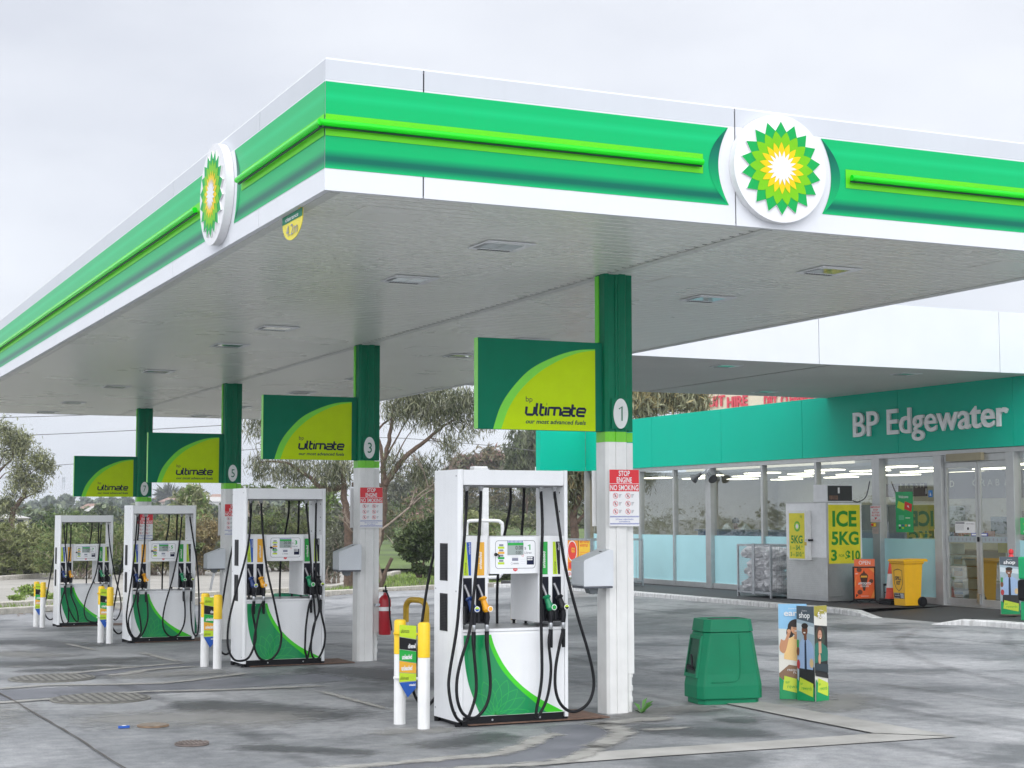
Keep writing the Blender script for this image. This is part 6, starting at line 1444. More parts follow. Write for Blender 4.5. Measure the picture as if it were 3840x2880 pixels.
# placed in front of the freezer's advert side
Osn = Vector((18.30, 18.30, zw)); w = .52
N_ = U_.cross(ZU)
m_ = MB(); m_.prism([(0, .06), (w, .06), (w, .80), (0, .80)], Osn, U_, ZU, N_ * -.035, dark); m_.build('frame', t, bevel=.004)
P = Osn + N_ * .003
m_ = MB(); m_.flat([(.03, .10), (w - .03, .10), (w - .03, .77), (.03, .77)], P, U_, ZU, orange)
P1 = P + N_ * .0015; org2 = pm('orange_pale', (.86, .30, .06), .45); choc = pm('chocolate', (.05, .018, .012), .45)
for cx, cz, rx in ((.14, .73, .06), (.42, .48, .05), (.15, .24, .06)): m_.flat(circ(cx, cz, rx, rx * .9, n=14), P1, U_, ZU, pm('coffee_bean', (.16, .04, .02), .5))
m_.flat([(.03, .45), (.08, .60), (.05, .38), (.03, .36)], P1, U_, ZU, org2); m_.flat([(.49, .66), (.36, .76), (.49, .77)], P1, U_, ZU, org2); m_.flat([(.40, .10), (.49, .30), (.49, .12)], P1, U_, ZU, org2); m_.flat([(.05, .12), (.12, .18), (.06, .20)], P1, U_, ZU, choc)
m_.flat([(.15, .60), (.35, .60), (.27, .27), (.23, .27)], P1 + N_ * .001, U_, ZU, choc); m_.flat([(.15, .60), (.19, .645), (.22, .66), (.245, .71), (.25, .72), (.255, .71), (.28, .66), (.31, .645), (.35, .60)], P1 + N_ * .001, U_, ZU, pm('chocolate_light', (.09, .03, .018), .4))
m_.flat([(.17, .56), (.33, .56), (.32, .60), (.18, .60)], P1 + N_ * .002, U_, ZU, amber); m_.build('poster', t)
m_ = MB(); P3 = P1 + N_ * .0035; m_.text('AFFOGATO', P3 + U_ * (w / 2) + ZU * .405, U_, ZU, .05, paper, width=.30, align='C', bold=.03); m_.text('NEW', P3 + U_ * .045 + ZU * .63, U_, ZU, .03, paper, width=.07)
for k in range(2): m_.flat([(.16, .375 - k * .02), (.36, .375 - k * .02), (.36, .382 - k * .02), (.16, .382 - k * .02)], P3, U_, ZU, paper)
m_.flat([(.17, .15), (.35, .15), (.35, .157), (.17, .157)], P3, U_, ZU, paper); m_.build('lettering', t)
m_ = MB(); m_.prism([(.03, .803), (w - .01, .803), (w - .01, .965), (.03, .965)], Osn, U_, ZU, N_ * -.012, pm('header_orange', (.85, .17, .06), .4)); m_.text('OPEN', Osn + U_ * (w / 2 + .01) + ZU * .845 + N_ * .003, U_, ZU, .085, paper, width=.27, align='C'); m_.build('open_header', t)
m_ = MB()
for s_ in (.04, w - .04):
    q = Osn + U_ * s_ - N_ * .018; m_.tube([q + N_ * .28 + ZU * .012, q + ZU * .07, q - N_ * .28 + ZU * .012], .012, dark, 6)
m_.build('base', t)
t = thing('folding_stand', (19.2, 18.2, zw), 'low black folding stand behind the orange sign', 'stand')
m_ = MB()
for x in (19.1, 19.34):
    for y in (18.02, 18.26): m_.cyl((x, y, zw), (x, y, zw + .40), .013, dark, 8)
for z in (.08, .22, .38):
    for y in (18.02, 18.26): m_.cyl((19.1, y, zw + z), (19.34, y, zw + z), .010, dark, 6)
    for x in (19.1, 19.34): m_.cyl((x, 18.02, zw + z), (x, 18.26, zw + z), .010, dark, 6)
m_.build('frame', t); m_ = MB(); m_.box(19.09, 19.35, 18.01, 18.27, zw + .395, zw + .415, dark); m_.build('top', t)
# traffic cone on its stack of black bases
conem = pm('cone_orange', (.75, .055, .02), .45, var=.08, grime=.1)
cx, cy = 18.75, 17.55
t = thing('traffic_cone', (cx, cy, zw), 'orange traffic cone with a white band beside the yellow bin', 'traffic cone')
m_ = MB(); m_.box(cx - .19, cx + .19, cy - .19, cy + .19, zw + .09, zw + .125, black); m_.build('foot', t, bevel=.01)
m_ = MB(); lathe(m_, [(.15, .1255), (.125, .16), (.108, .36)], (cx, cy, zw), conem, 24); lathe(m_, [(.075, .66), (.04, .90), (.035, .93), (0, .935)], (cx, cy, zw), conem, 24); m_.build('body', t, smooth=True, auto=40)
m_ = MB(); lathe(m_, [(.108, .3605), (.075, .6595)], (cx, cy, zw), pm('cone_band', (.78, .78, .78), .3), 24); m_.build('reflective_band', t, smooth=True)
for k in range(2):
    m_ = MB(); m_.box(cx - .2, cx + .2, cy - .2, cy + .2, zw + .002 + k * .044, zw + .04 + k * .044, black)
    tag(m_.build('rubber_base', bevel=.008), 'black rubber base stacked under the traffic cone', 'base', 'rubber bases under the cone')
# yellow wheelie bin
t = thing('wheelie_bin', (18.5, 16.75, zw), 'yellow wheelie bin marked SPILL KIT beside the shop doors', 'bin')
by = pm('bin_yellow', (.80, .43, .005), .4, var=.04, grime=.05)
bx, bby = 18.52, 16.72
m_ = MB(); L_ = lambda hx, hy, z: [(bx - hx, bby - hy, z), (bx + hx, bby - hy, z), (bx + hx, bby + hy, z), (bx - hx, bby + hy, z)]
rs_ = [L_(.20, .19, zw + .02), L_(.24, .225, zw + .90), L_(.265, .25, zw + .905), L_(.265, .25, zw + .945)]; vs2 = [p for q in rs_ for p in q]
m_.mesh(vs2, [(i * 4 + k, i * 4 + (k + 1) % 4, (i + 1) * 4 + (k + 1) % 4, (i + 1) * 4 + k) for i in range(3) for k in range(4)] + [(3, 2, 1, 0), (12, 13, 14, 15)], by); bd = m_.build('body', t, bevel=.014)
m_ = MB(); m_.prism([(-.29, .0), (.34, .0), (.35, .035), (.30, .06), (-.24, .05), (-.285, .03)], (bx, bby + .265, zw + .948), XU, ZU, (0, -.53, 0), by); m_.cyl((bx + .345, bby - .2, zw + .975), (bx + .345, bby + .2, zw + .975), .016, dark, 8); m_.build('lid', t, bevel=.01)
for s_ in (-1, 1):
    m_ = MB(); m_.cyl((bx + .21, bby + s_ * .235 - .03, zw + .105), (bx + .21, bby + s_ * .235 + .03, zw + .105), .105, black, 24); wh = m_.build('wheel', t, smooth=True, auto=40, bevel=.01)
    m_ = MB(); m_.cyl((bx + .21, bby + s_ * .267, zw + .105), (bx + .21, bby + s_ * .272, zw + .105), .05, dark, 14); m_.build('hub', wh)
# artwork on the front (-x) face, which leans slightly
def fpt(y, z): return Vector((bx - .2 - .04 * (z - .02) / .88 - .004, bby + y, zw + z))
m_ = MB()
sh = [(-.07, .73), (0, .75), (.07, .73), (.07, .56), (.045, .50), (0, .46), (-.045, .50), (-.07, .56), (-.07, .73)]
sc = 1.9
def onface(p): return (p[0] * sc, (p[1] - .6) * sc * .85 + .55)
mp_ = [onface(p) for p in sh]
Uf = Vector((0, -1, 0)); Vf = (fpt(0, .9) - fpt(0, .1)).normalized(); Of = fpt(0, 0)
m_.line2(mp_, .014, Of, Uf, Vf, ink); m_.text('SPILL', Of + Vf * .56, Uf, Vf, .075, ink, width=.2, align='C', bold=.035); m_.text('KIT', Of + Vf * .46, Uf, Vf, .075, ink, width=.13, align='C', bold=.035)
m_.flat([(-.17, .17), (.17, .17), (.17, .29), (-.17, .29)], Of, Uf, Vf, ink)
for k in range(5): m_.flat([(.06 + k * .022, .18), (.07 + k * .022, .18), (.055 + k * .022, .28), (.045 + k * .022, .28)], Of + Vector((-.0012, 0, 0)), Uf, Vf, paper)
for k in range(6): m_.flat([(-.16 + k * .03, .275), (-.145 + k * .03, .275), (-.145 + k * .03, .285), (-.16 + k * .03, .285)], Of + Vector((-.0012, 0, 0)), Uf, Vf, paper); m_.flat([(-.16 + k * .03, .175), (-.145 + k * .03, .175), (-.145 + k * .03, .185), (-.16 + k * .03, .185)], Of + Vector((-.0012, 0, 0)), Uf, Vf, paper)
m_.text('AVAILABLE', Of + Vf * .225 + Uf * -.06 + Vector((-.0012, 0, 0)), Uf, Vf, .022, paper, width=.16, align='C'); m_.build('lettering', bd)
# promotional board and bin at the right edge
t = thing('promo_board', (18.3, 13.3, zw), 'tall promotional board reading shop standing by the right kerb', 'display stand')
display_panel(t, (18.10, 13.37, 0), (18.44, 13.23, 0), zw + .02, 1.1, pic_man, 'shop', False)
m_ = MB(); m_.prism(circ(18.3, 13.3, .22, n=20), (0, 0, zw), XU, YU, (0, 0, .02), pm('board_foot', (.12, .09, .07), .6)); m_.build('foot', t)
t = thing('litter_bin', (17.55, 11.9, 0), 'green litter bin with a black liner at the right edge of the picture', 'bin')
zz = gh(17.5, 11.9) + .09; lb_g = pm('litter_green', (.004, .42, .15), .4)
m_ = MB(); m_.box(17.4, 17.95, 11.55, 12.1, zz + .75, zz + 1.16, lb_g); m_.build('hood', t, bevel=.03); m_ = MB(); m_.box(17.38, 17.97, 11.53, 12.12, zz + .35, zz + .745, black); m_.build('liner', t, bevel=.05); m_ = MB(); m_.box(17.42, 17.93, 11.57, 12.08, zz - .05, zz + .345, lb_g); m_.build('body', t, bevel=.02)
t = thing('pump_bottle', (18.52, 13.52, 0), 'red bottle top showing above the right hand promotional board', 'bottle')
m_ = MB(); lathe(m_, [(0, zw), (.10, zw), (.10, 1.0), (.09, 1.1), (.05, 1.17), (.03, 1.21), (.05, 1.23), (.05, 1.28), (.02, 1.31), (0, 1.31)], (18.52, 13.52, 0), pm('bottle_red', (.7, .03, .04), .35), 16); m_.build('body', t, smooth=True, auto=40)
# gas bottle cage with orange posters at the far end of the shop
t = thing('gas_cage', (17.6, 29.3, zw), 'galvanised gas bottle cage with orange swap posters at the far end of the shop', 'cage')
gx0, gx1, gy0, gy1 = 17.15, 18.75, 28.55, 30.0
m_ = MB()
for x in (gx0, (gx0 + gx1) / 2, gx1):
    for y in (gy0, gy1): m_.box(x - .025, x + .025, y - .025, y + .025, zw, 1.35, galv)
for z in (zw + .12, 1.33):
    for y in (gy0, gy1): m_.box(gx0, gx1, y - .024, y + .024, z - .025, z + .025, galv)
    for x in (gx0, gx1): m_.box(x - .024, x + .024, gy0, gy1, z - .025, z + .025, galv)
for k in range(1, 18): y = gy0 + k * (gy1 - gy0) / 18; m_.box(gx0 - .003, gx0 + .003, y - .004, y + .004, zw + .12, 1.33, galv)
for k in range(1, 16): x = gx0 + k * (gx1 - gx0) / 16; m_.box(x - .004, x + .004, gy0 - .003, gy0 + .003, zw + .12, 1.33, galv)
m_.build('frame', t)
m_ = MB(); m_.box(gx0 + .03, gx1 - .03, gy0 + .03, gy1 - .03, zw + .1, zw + .12, galv); m_.build('tray', t)
gp1 = pm('gas_orange', (.88, .30, .02), .45); gp2 = pm('gas_yellow', (.88, .55, .03), .45); gred = pm('gas_red', (.75, .04, .02), .45)
O = Vector((gx0 - .01, 29.97, .27)); 
for (y, c_, k) in ((0, gp1, 0), (.70, gp2, 1)):
    m_ = MB(); m_.prism([(0, 0), (.66, 0), (.66, 1.06), (0, 1.06)], O + UY * y, UY, ZU, (-.006, 0, 0), c_); ps = m_.build('swap_poster', t)
    m_ = MB(); Q = O + UY * y + Vector((-.008, 0, 0)); Q1 = Q + Vector((-.001, 0, 0))
    m_.flat([(0, 0), (.66, 0), (.66, .18), (0, .18)], Q, UY, ZU, paper)
    if k == 0:
        m_.flat(circ(.30, .74, .29, n=24), Q, UY, ZU, paper); m_.flat(circ(.30, .74, .26, n=24), Q1, UY, ZU, gred); m_.text('GO', Q1 + Vector((-.001, 0, 0)) + UY * .36 + ZU * .70, UY, ZU, .13, gp2, width=.22, align='C', bold=.03)
        m_.flat([(.06, .24), (.6, .24), (.6, .42), (.06, .42)], Q, UY, ZU, gred)
    else:
        m_.text('SAFETY NOTICE', Q + UY * .06 + ZU * .97, UY, ZU, .07, gred, width=.54, bold=.02); m_.text('GAS BOTTLES', Q + UY * .06 + ZU * .87, UY, ZU, .07, gred, width=.48, bold=.02)
        for q in range(3): m_.flat([(.06, .70 - q * .06), (.62 - q * .06, .70 - q * .06), (.62 - q * .06, .72 - q * .06), (.06, .72 - q * .06)], Q, UY, ZU, gp1)
        m_.flat([(.44, .36), (.62, .36), (.53, .50)], Q, UY, ZU, ink); m_.flat([(.05, .24), (.4, .24), (.4, .40), (.05, .40)], Q, UY, ZU, gp1)
    m_.text('SWAP', Q1 + UY * .33 + ZU * .05, UY, ZU, .09, gred, width=.5, align='C', bold=.02); m_.build('lettering', ps)
bot = pm('gas_bottle', (.55, .57, .58), .35, metal=.2)
for k in range(8):
    x, y = 17.5 + (k % 2) * .5, 28.75 + (k // 2) * .34
    m_ = MB(); lathe(m_, [(.0, .0), (.14, .0), (.155, .06), (.155, .32), (.11, .40), (.03, .42), (.03, .44), (.09, .45), (.09, .50), (0, .50)], (x, y, zw + .14), bot, 14)
    tag(m_.build('gas_bottle', smooth=True), 'pale grey gas bottle inside the orange fronted cage', 'gas bottle', 'gas bottles in the cage')

# ------------------------------------------------------------------ beyond the forecourt: kerbs, car park, verge
sheet('car_park', [(-45, 30), (-12, 27.0), (1.9, 34.5), (8, 38.2), (14.5, 42.0), (16.5, 46), (20, 55), (30, 72), (27, 76), (14, 70), (5.5, 58.5), (-2, 52), (-45, 44)], carpark, .012, 4)
sheet('car_park_bay', [(22, 52.5), (34, 85), (31, 84), (21.4, 55.5)], carpark, .016, 4)
sheet('bushland_floor', [(-160, 47), (-2, 53), (5.5, 59.5), (14, 71), (27, 77), (34, 88), (60, 70), (120, 90), (160, 200), (-160, 200)], field, .02, 12)
sheet('verge', [(-45, 23.6), (-12, 24.8), (1.0, 31.2), (12, 36.2), (16.5, 38.9), (21.5, 42.6), (24, 43.5), (34, 43.5), (34, 70), (30, 72), (20, 55), (16.5, 46), (14.5, 42.0), (8, 38.2), (1.9, 34.5), (-12, 27.0), (-45, 30)], soil, .022, 3)
m_ = MB(); cs_ = [(790, 1228, 74), (1330, 1228, 74), (1340, 1127, 152), (780, 1127, 152)]; n_ = 14; V_ = []
for j in range(n_ + 1):
    for i in range(n_ + 1):
        u, v = i / n_, j / n_; a_ = at(*cs_[0]).lerp(at(*cs_[1]), u); b_ = at(*cs_[3]).lerp(at(*cs_[2]), u); q_ = a_.lerp(b_, v); V_.append((q_.x, q_.y, q_.z + .12 * math.sin(u * 11 + v * 5) * math.sin(v * 9) * v))
m_.mesh(V_, [(j * (n_ + 1) + i, j * (n_ + 1) + i + 1, (j + 1) * (n_ + 1) + i + 1, (j + 1) * (n_ + 1) + i) for j in range(n_) for i in range(n_)], lawn); m_.build('lawn', kind='structure', smooth=True)
ek = asphaltkerb
kerb([(-45, 23.4), (-12, 24.6), (1.0, 31.0), (3.2, 32.4), (12, 36.0), (16.5, 38.7), (21.5, 42.4), (24, 43.3), (34, 43.3)], .3, .16, ek)
kerb([(-45, 30.2), (-12, 27.2), (1.9, 34.7), (8, 38.4), (14.3, 42.2), (16.3, 46), (19.8, 55.2), (29.8, 72)], .28, .16, ek)
kerb([(-45, 43.8), (-2, 52.2), (5.5, 58.8), (14, 70.3), (27, 76.4)], .28, .2, ek)
kerb([(21.3, 55.5), (24, 60.5), (28.5, 70), (33, 82)], .28, .18, ek)
kerb([(-45, 22.2), (-12, 23.4), (.4, 29.5)], .25, .05, ek)
# drift of brown gravel along the kerb
gm = pm('gravel_litter', (.22, .15, .10), .95, var=.4, scale=8)
m_ = MB()
for _ in range(900):
    u = random.random(); x = -12 + 36 * u; y0 = float(np.interp(x, [-12, 1, 12, 16.5, 21.5, 24], [24.6, 31, 36, 38.7, 42.4, 43.3])) - .2 - abs(random.gauss(0, .5)); s_ = random.uniform(.02, .07); z = gh(x, y0) + .008; a_ = random.uniform(0, 6)
    m_.poly([(x + s_ * math.cos(a_ + q * 2.1), y0 + s_ * math.sin(a_ + q * 2.1), z + random.uniform(0, .02)) for q in range(3)], gm)
m_.build('gravel_litter', kind='stuff')

# ------------------------------------------------------------------ vegetation
def leafmat(name, h1, h2):
    def tone(h):
        c = [int(h[i:i + 2], 16) for i in (0, 2, 4)]; g = sum(c) / 3
        return ''.join('%02x' % int(max(0, min(255, (x * .80 + g * .20) * .90))) for x in c)
    h1, h2 = tone(h1), tone(h2)
    m = pm('leaf_' + name, h1, .55, var=.01, scale=1.1, spec=.3)
    r = [n for n in m.node_tree.nodes if n.type == 'VALTORGB'][0]
    r.color_ramp.elements[0].color = tuple(lin(h1)) + (1,); r.color_ramp.elements[1].color = tuple(lin(h2)) + (1,)
    return m
def leafcloud(clumps, mats, lw, droop=.5, seed=0, spread=1.08):
    if droop > .3: spread = 1.45
    """clumps: (centre, (rx,ry,rz), count); returns vertex/face arrays of small rhombic leaves"""
    g_ = np.random.default_rng(seed); Vv = []; mi = []
    big = clumps; clumps = []; airy = droop > .3
    for c, r, n in big:
        n = int(n * 1.25); ns = max(10, min(70, n // 22)); clumps.append((c, np.array(r) * 1.12, int(n * .16)))
        if airy:
            clumps.pop(); n = int(n * .62); ns = max(6, n // 16)
        for q in range(ns):
            dd = g_.normal(size=3); dd /= np.linalg.norm(dd); dd *= g_.uniform(.2, spread)
            f_ = g_.uniform(.10, .30)
            s0_ = g_.uniform(.22, .50)
            clumps.append((np.array(c) + dd * np.array(r) * .92, (s0_, s0_, s0_ * 1.2) if airy else (r[0] * f_ * 1.15, r[1] * f_ * 1.1, r[2] * f_ * .85), int(.84 * n / ns * g_.uniform(.5, 1.5)) + 3))
    for ci, (c, r, n) in enumerate(clumps):
        d = g_.normal(size=(n, 3)); d /= np.linalg.norm(d, axis=1)[:, None]
        rad = g_.uniform(.25, 1, n) ** .5
        lump = 1 + .25 * np.sin(d[:, 0] * 5 + ci) * np.sin(d[:, 1] * 4 + ci * 2) + .15 * np.sin(d[:, 2] * 7 + ci)
        p = np.array(c) + d * (rad * lump)[:, None] * np.array(r)
        ax = g_.normal(size=(n, 3)); ax[:, 2] -= droop * 2.2; ax /= np.linalg.norm(ax, axis=1)[:, None]
        sd_ = np.cross(ax, g_.normal(size=(n, 3))); sd_ /= np.linalg.norm(sd_, axis=1)[:, None]
        L = lw[0] * g_.uniform(.6, 1.3, n)[:, None]; Wd_ = lw[1] * g_.uniform(.6, 1.3, n)[:, None]
        Vv.append(np.stack([p - ax * L / 2, p + sd_ * Wd_ / 2, p + ax * L / 2, p - sd_ * Wd_ / 2], 1))
        base = g_.integers(0, len(mats), max(1, n // 40 + 1)); mi.append(np.where(g_.random(n) < .55, base[ci % len(base)], g_.integers(0, len(mats), n)))
    return np.concatenate(Vv).reshape(-1, 3), np.concatenate(mi)
def leafobj(name, parent, clumps, mats, lw, droop=.5, seed=0, kind=None):
    V_, mi = leafcloud(clumps, mats, lw, droop, seed)
    if parent: V_ = V_ - np.array(parent_world(parent))
    n = len(V_) // 4; me = bpy.data.meshes.new(name)
    me.vertices.add(4 * n); me.vertices.foreach_set('co', V_.astype(np.float32).ravel())
    me.loops.add(4 * n); me.loops.foreach_set('vertex_index', np.arange(4 * n, dtype=np.int32))
    me.polygons.add(n); me.polygons.foreach_set('loop_start', np.arange(0, 4 * n, 4, dtype=np.int32)); me.polygons.foreach_set('loop_total', np.full(n, 4, dtype=np.int32))
    for m in mats: me.materials.append(m)
    me.polygons.foreach_set('material_index', mi.astype(np.int32)); me.update(calc_edges=True); me.validate()
    o = bpy.data.objects.new(name, me); COL.objects.link(o)
    if parent: o.parent = parent
    if kind: o['kind'] = kind
    return o
def limbs(paths, m, parent, n=7, name='trunk'):
    m_ = MB()
    for pth, ra, rb in paths:
        q = spl(pth, 5); k = len(q)
        q = [(p[0] + random.gauss(0, ra * .12), p[1] + random.gauss(0, ra * .12), p[2]) for p in q]
        m_.tube(q, [ra + (rb - ra) * (i / (k - 1)) ** .8 for i in range(k)], m, n)
    return m_.build(name, parent, smooth=True)
def twigs(m_, start, target, r, m, nsub=3, g_=random):
    p0, p1 = Vector(start), Vector(target); mid = (p0 + p1) / 2 + Vector((g_.gauss(0, .12), g_.gauss(0, .12), g_.gauss(0, .1))) * (p1 - p0).length
    m_.tube(spl([p0, mid, p1], 4), [r * (1 - .13 * i) for i in range(9)], m, 4)
euc = [leafmat('euc_a', '69714a', '8b9068'), leafmat('euc_b', '525c3c', '727b55'), leafmat('euc_c', '8a8f68', 'a9a980'), leafmat('euc_d', '3f4930', '596444')]
olive = [leafmat('olive_a', '75803f', '929a55'), leafmat('olive_b', '5d6a33', '7b8748'), leafmat('olive_c', '8f9758', 'aeb274')]
greenl = [leafmat('green_a', '4d6a2b', '6a8a3c'), leafmat('green_b', '3a5424', '53702f'), leafmat('green_c', '6c8a41', '8aa655')]
darkl = [leafmat('dark_a', '3c4f26', '55692f'), leafmat('dark_b', '2c3a1e', '435528'), leafmat('dark_c', '56693a', '728448')]
rustl = [leafmat('rust_a', '8f7a4a', 'a8905a'), leafmat('rust_b', '77683c', '928150'), leafmat('rust_c', '9c8f58', 'b3a66c')]
pinkl = [leafmat('pink_a', '98756a', 'b88f84'), leafmat('pink_b', '7c7050', '93855f'), leafmat('pink_c', '6a6a48', '868560')]
greyl = [leafmat('grey_a', '626650', '7f8268'), leafmat('grey_b', '4e5340', '686c54'), leafmat('grey_c', '7d7f68', '989a80')]
weedl = [leafmat('weed_a', '7ea437', '9ac04a'), leafmat('weed_b', '8fae4a', 'b0c865')]
far1 = [leafmat('far_a', '5d6e58', '6f8068'), leafmat('far_b', '4f6050', '627260'), leafmat('far_c', '74835f', '8a9870')]
kpx = 3840 / 2212 / 6128.4     # metres per displayed pixel per metre of depth
def clump_px(px, py, d, rx, ry, n, dz=0):
    """a leaf clump at a spot of the photo: radii in displayed pixels"""
    c = at(px, py, d); s_ = kpx * d
    return (tuple(c + _fw * dz), (rx * s_, min(rx, ry * 1.5) * s_, ry * s_), n)

def tree_at(name, label, cat, base, trunkpaths, clumps, mats, lw, droop, seed, bark=trunkm, grp=None, tw=True):
    t_ = thing(name, base, label, cat, grp)
    m_ = MB(); random.seed(seed)
    pts = []
    for pth, ra, rb in trunkpaths:
        q = spl(pth, 5); k = len(q)
        q = [(p[0] + random.gauss(0, ra * .04), p[1] + random.gauss(0, ra * .04), p[2]) for p in q]
        ra, rb = ra * .58, rb * .5
        m_.tube(q, [ra + (rb - ra) * (i / (k - 1)) ** .8 for i in range(k)], bark, 8); pts += [Vector(p) for p in q]
    if tw:
        for c, r, n in clumps:
            c_ = Vector(c); near = min(pts, key=lambda p: (p - c_).length + max(0, p.z - c_.z) * .8)
            for q in range(4):
                e_ = c_ + Vector((random.uniform(-.7, .7) * r[0], random.uniform(-.7, .7) * r[1], random.uniform(-.6, .6) * r[2])); twigs(m_, near, e_, max(.012, .03 * min(1, r[0])), bark)
    m_.build('trunk', t_, smooth=True)
    fd = max(1, (Vector(clumps[0][0]) - CAM).length / 58); leafobj('crown', t_, clumps, mats, (lw[0] * fd ** .75, lw[1] * fd ** .75), droop, seed)
    return t_
def P(px, py, d): return tuple(at(px, py, d))
# T1: leaning eucalyptus at the left edge
D = 72
tree_at('eucalyptus_tree', 'leaning eucalyptus with separate leaf clumps at the left edge of the picture', 'tree', tuple(at(26, 1200, D)),
  [([P(22, 1225, D), P(26, 1112, D), P(33, 1096, D), P(43, 1080, D), P(52, 1070, D), P(54, 1053, D), P(57, 1036, D)], .28, .08), ([P(43, 1080, D), P(60, 1071, D), P(75, 1064, D), P(90, 1060, D)], .09, .03),
   ([P(26, 1112, D), P(40, 1100, D), P(56, 1092, D)], .06, .02), ([P(-8, 1024, D), P(8, 1006, D), P(26, 990, D), P(28, 970, D), P(22, 955, D)], .12, .03), ([P(-4, 1008, D), P(6, 985, D), P(10, 965, D)], .08, .02), ([P(56, 1036, D), P(66, 1022, D), P(78, 1012, D), P(96, 1008, D)], .06, .02), ([P(-6, 1040, D), P(10, 1022, D), P(30, 1014, D)], .06, .02)],
  [clump_px(26, 945, D, 26, 12, 1500), clump_px(6, 930, D, 14, 20, 700), clump_px(54, 958, D, 16, 12, 700), clump_px(12, 975, D, 16, 12, 500), clump_px(42, 978, D, 15, 12, 900), clump_px(84, 995, D, 22, 15, 1300), clump_px(103, 1012, D, 13, 9, 450), clump_px(44, 1016, D, 14, 9, 500), clump_px(42, 1034, D, 22, 9, 900), clump_px(74, 1046, D, 17, 13, 900), clump_px(36, 1062, D, 18, 8, 350), clump_px(12, 1092, D, 22, 16, 1100), clump_px(90, 1030, D, 12, 5, 120)],
  euc[:3] + [olive[2]], (.19, .036), .35, 3)
# big eucalyptus behind column 3
D = 56
tree_at('eucalyptus_tree', 'big spreading eucalyptus with drooping leaves behind column 3', 'tree', tuple(at(752, 1272, D)),
  [([P(753, 1276, D), P(752, 1220, D), P(752, 1150, D), P(745, 1090, D), P(742, 1045, D), P(740, 1005, D)], .36, .16), ([P(748, 1048, D), P(715, 1056, D), P(690, 1050, D), P(668, 1030, D), P(640, 1012, D), P(622, 1000, D), P(585, 996, D), P(560, 998, D)], .20, .04),
   ([P(790, 1275, D), P(815, 1180, D), P(828, 1110, D), P(830, 1050, D), P(828, 1010, D), P(838, 960, D), P(846, 915, D), P(852, 895, D)], .30, .10), ([P(830, 1048, D), P(856, 1010, D), P(885, 978, D), P(922, 950, D), P(955, 922, D), P(985, 905, D)], .24, .06), ([P(828, 1010, D), P(822, 965, D), P(815, 935, D), P(828, 915, D), P(845, 905, D)], .14, .05), ([P(760, 1047, D), P(800, 1040, D), P(828, 1052, D)], .14, .12), ([P(846, 915, D), P(850, 880, D), P(870, 860, D)], .10, .03), ([P(838, 980, D), P(860, 940, D), P(880, 905, D), P(905, 880, D)], .07, .02), ([P(850, 1000, D), P(872, 955, D), P(893, 925, D)], .06, .02)],
  [clump_px(900, 872, D, 60, 24, 2600), clump_px(860, 885, D, 40, 22, 1300), clump_px(975, 880, D, 48, 26, 2000), clump_px(1015, 870, D, 30, 24, 1000), clump_px(935, 905, D, 45, 16, 1000), clump_px(930, 850, D, 70, 16, 1500), clump_px(965, 955, D, 16, 12, 350), clump_px(975, 970, D, 12, 18, 260), clump_px(1030, 915, D, 25, 16, 500), clump_px(1000, 935, D, 25, 10, 260),
   clump_px(845, 1002, D, 20, 9, 420), clump_px(862, 1008, D, 10, 22, 200), clump_px(905, 1012, D, 22, 20, 700), clump_px(915, 1030, D, 14, 14, 320), clump_px(938, 1005, D, 18, 14, 250), clump_px(560, 1000, D, 22, 12, 450), clump_px(565, 1025, D, 16, 22, 400), clump_px(552, 922, D, 26, 20, 600), clump_px(610, 1018, D, 26, 22, 700), clump_px(650, 1005, D, 30, 16, 600), clump_px(700, 1020, D, 34, 20, 900), clump_px(740, 1015, D, 26, 26, 900), clump_px(715, 1035, D, 26, 14, 500), clump_px(640, 1035, D, 20, 12, 300)],
  euc + [greyl[2]], (.27, .032), .85, 5)
# dark rounded bush with several stems left of dispenser 1
D = 63
tree_at('bush', 'dark green rounded bush with several stems, on the verge left of dispenser 1', 'bush', tuple(at(905, 1246, D)),
  [([P(905, 1247, D), P(900, 1215, D), P(880, 1190, D)], .12, .04), ([P(908, 1247, D), P(915, 1212, D), P(925, 1180, D)], .12, .04), ([P(902, 1247, D), P(893, 1225, D), P(888, 1210, D)], .08, .03)],
  [clump_px(905, 1150, D, 34, 26, 2200), clump_px(880, 1175, D, 26, 22, 1500), clump_px(920, 1185, D, 26, 24, 1600), clump_px(890, 1200, D, 24, 14, 900), clump_px(935, 1140, D, 22, 30, 1300), clump_px(865, 1180, D, 12, 12, 350), clump_px(905, 1228, D, 20, 12, 500), clump_px(925, 1235, D, 16, 10, 350)],
  [darkl[0], greenl[1], darkl[2], darkl[1]], (.17, .06), .1, 8)
# bare pale shrub
D = 55
random.seed(4)
t_ = thing('bare_shrub', tuple(at(820, 1268, D)), 'bare pale branching shrub beside the fire extinguisher', 'shrub')
m_ = MB()
def branch(p, d, l, r, lev):
    q = p + d * l; mid = (p + q) / 2 + Vector((random.gauss(0, .05), random.gauss(0, .05), random.gauss(0, .05))) * l
    m_.tube(spl([p, mid, q], 3), [r * (1 - .05 * i) for i in range(7)], barkgrey, 5)
    if lev:
        for _ in range(random.choice((2, 3, 3))):
            nd = (d + Vector((random.gauss(0, .5), random.gauss(0, .5), random.gauss(.05, .35)))).normalized(); branch(q, nd, l * random.uniform(.6, .8), r * .62, lev - 1)
a_ = at(812, 1262, D); b_ = at(846, 1205, D); c_ = at(818, 1122, D)
m_.tube(spl([at(818, 1272, D), at(826, 1255, D), at(832, 1235, D), at(846, 1205, D)], 4), [.09] * 8 + [.06] * 5, trunkm, 6)
m_.tube(spl([at(826, 1255, D), at(818, 1235, D), at(812, 1200, D), at(820, 1165, D), at(822, 1140, D)], 4), [.08] * 12 + [.05] * 5, barkgrey, 6)
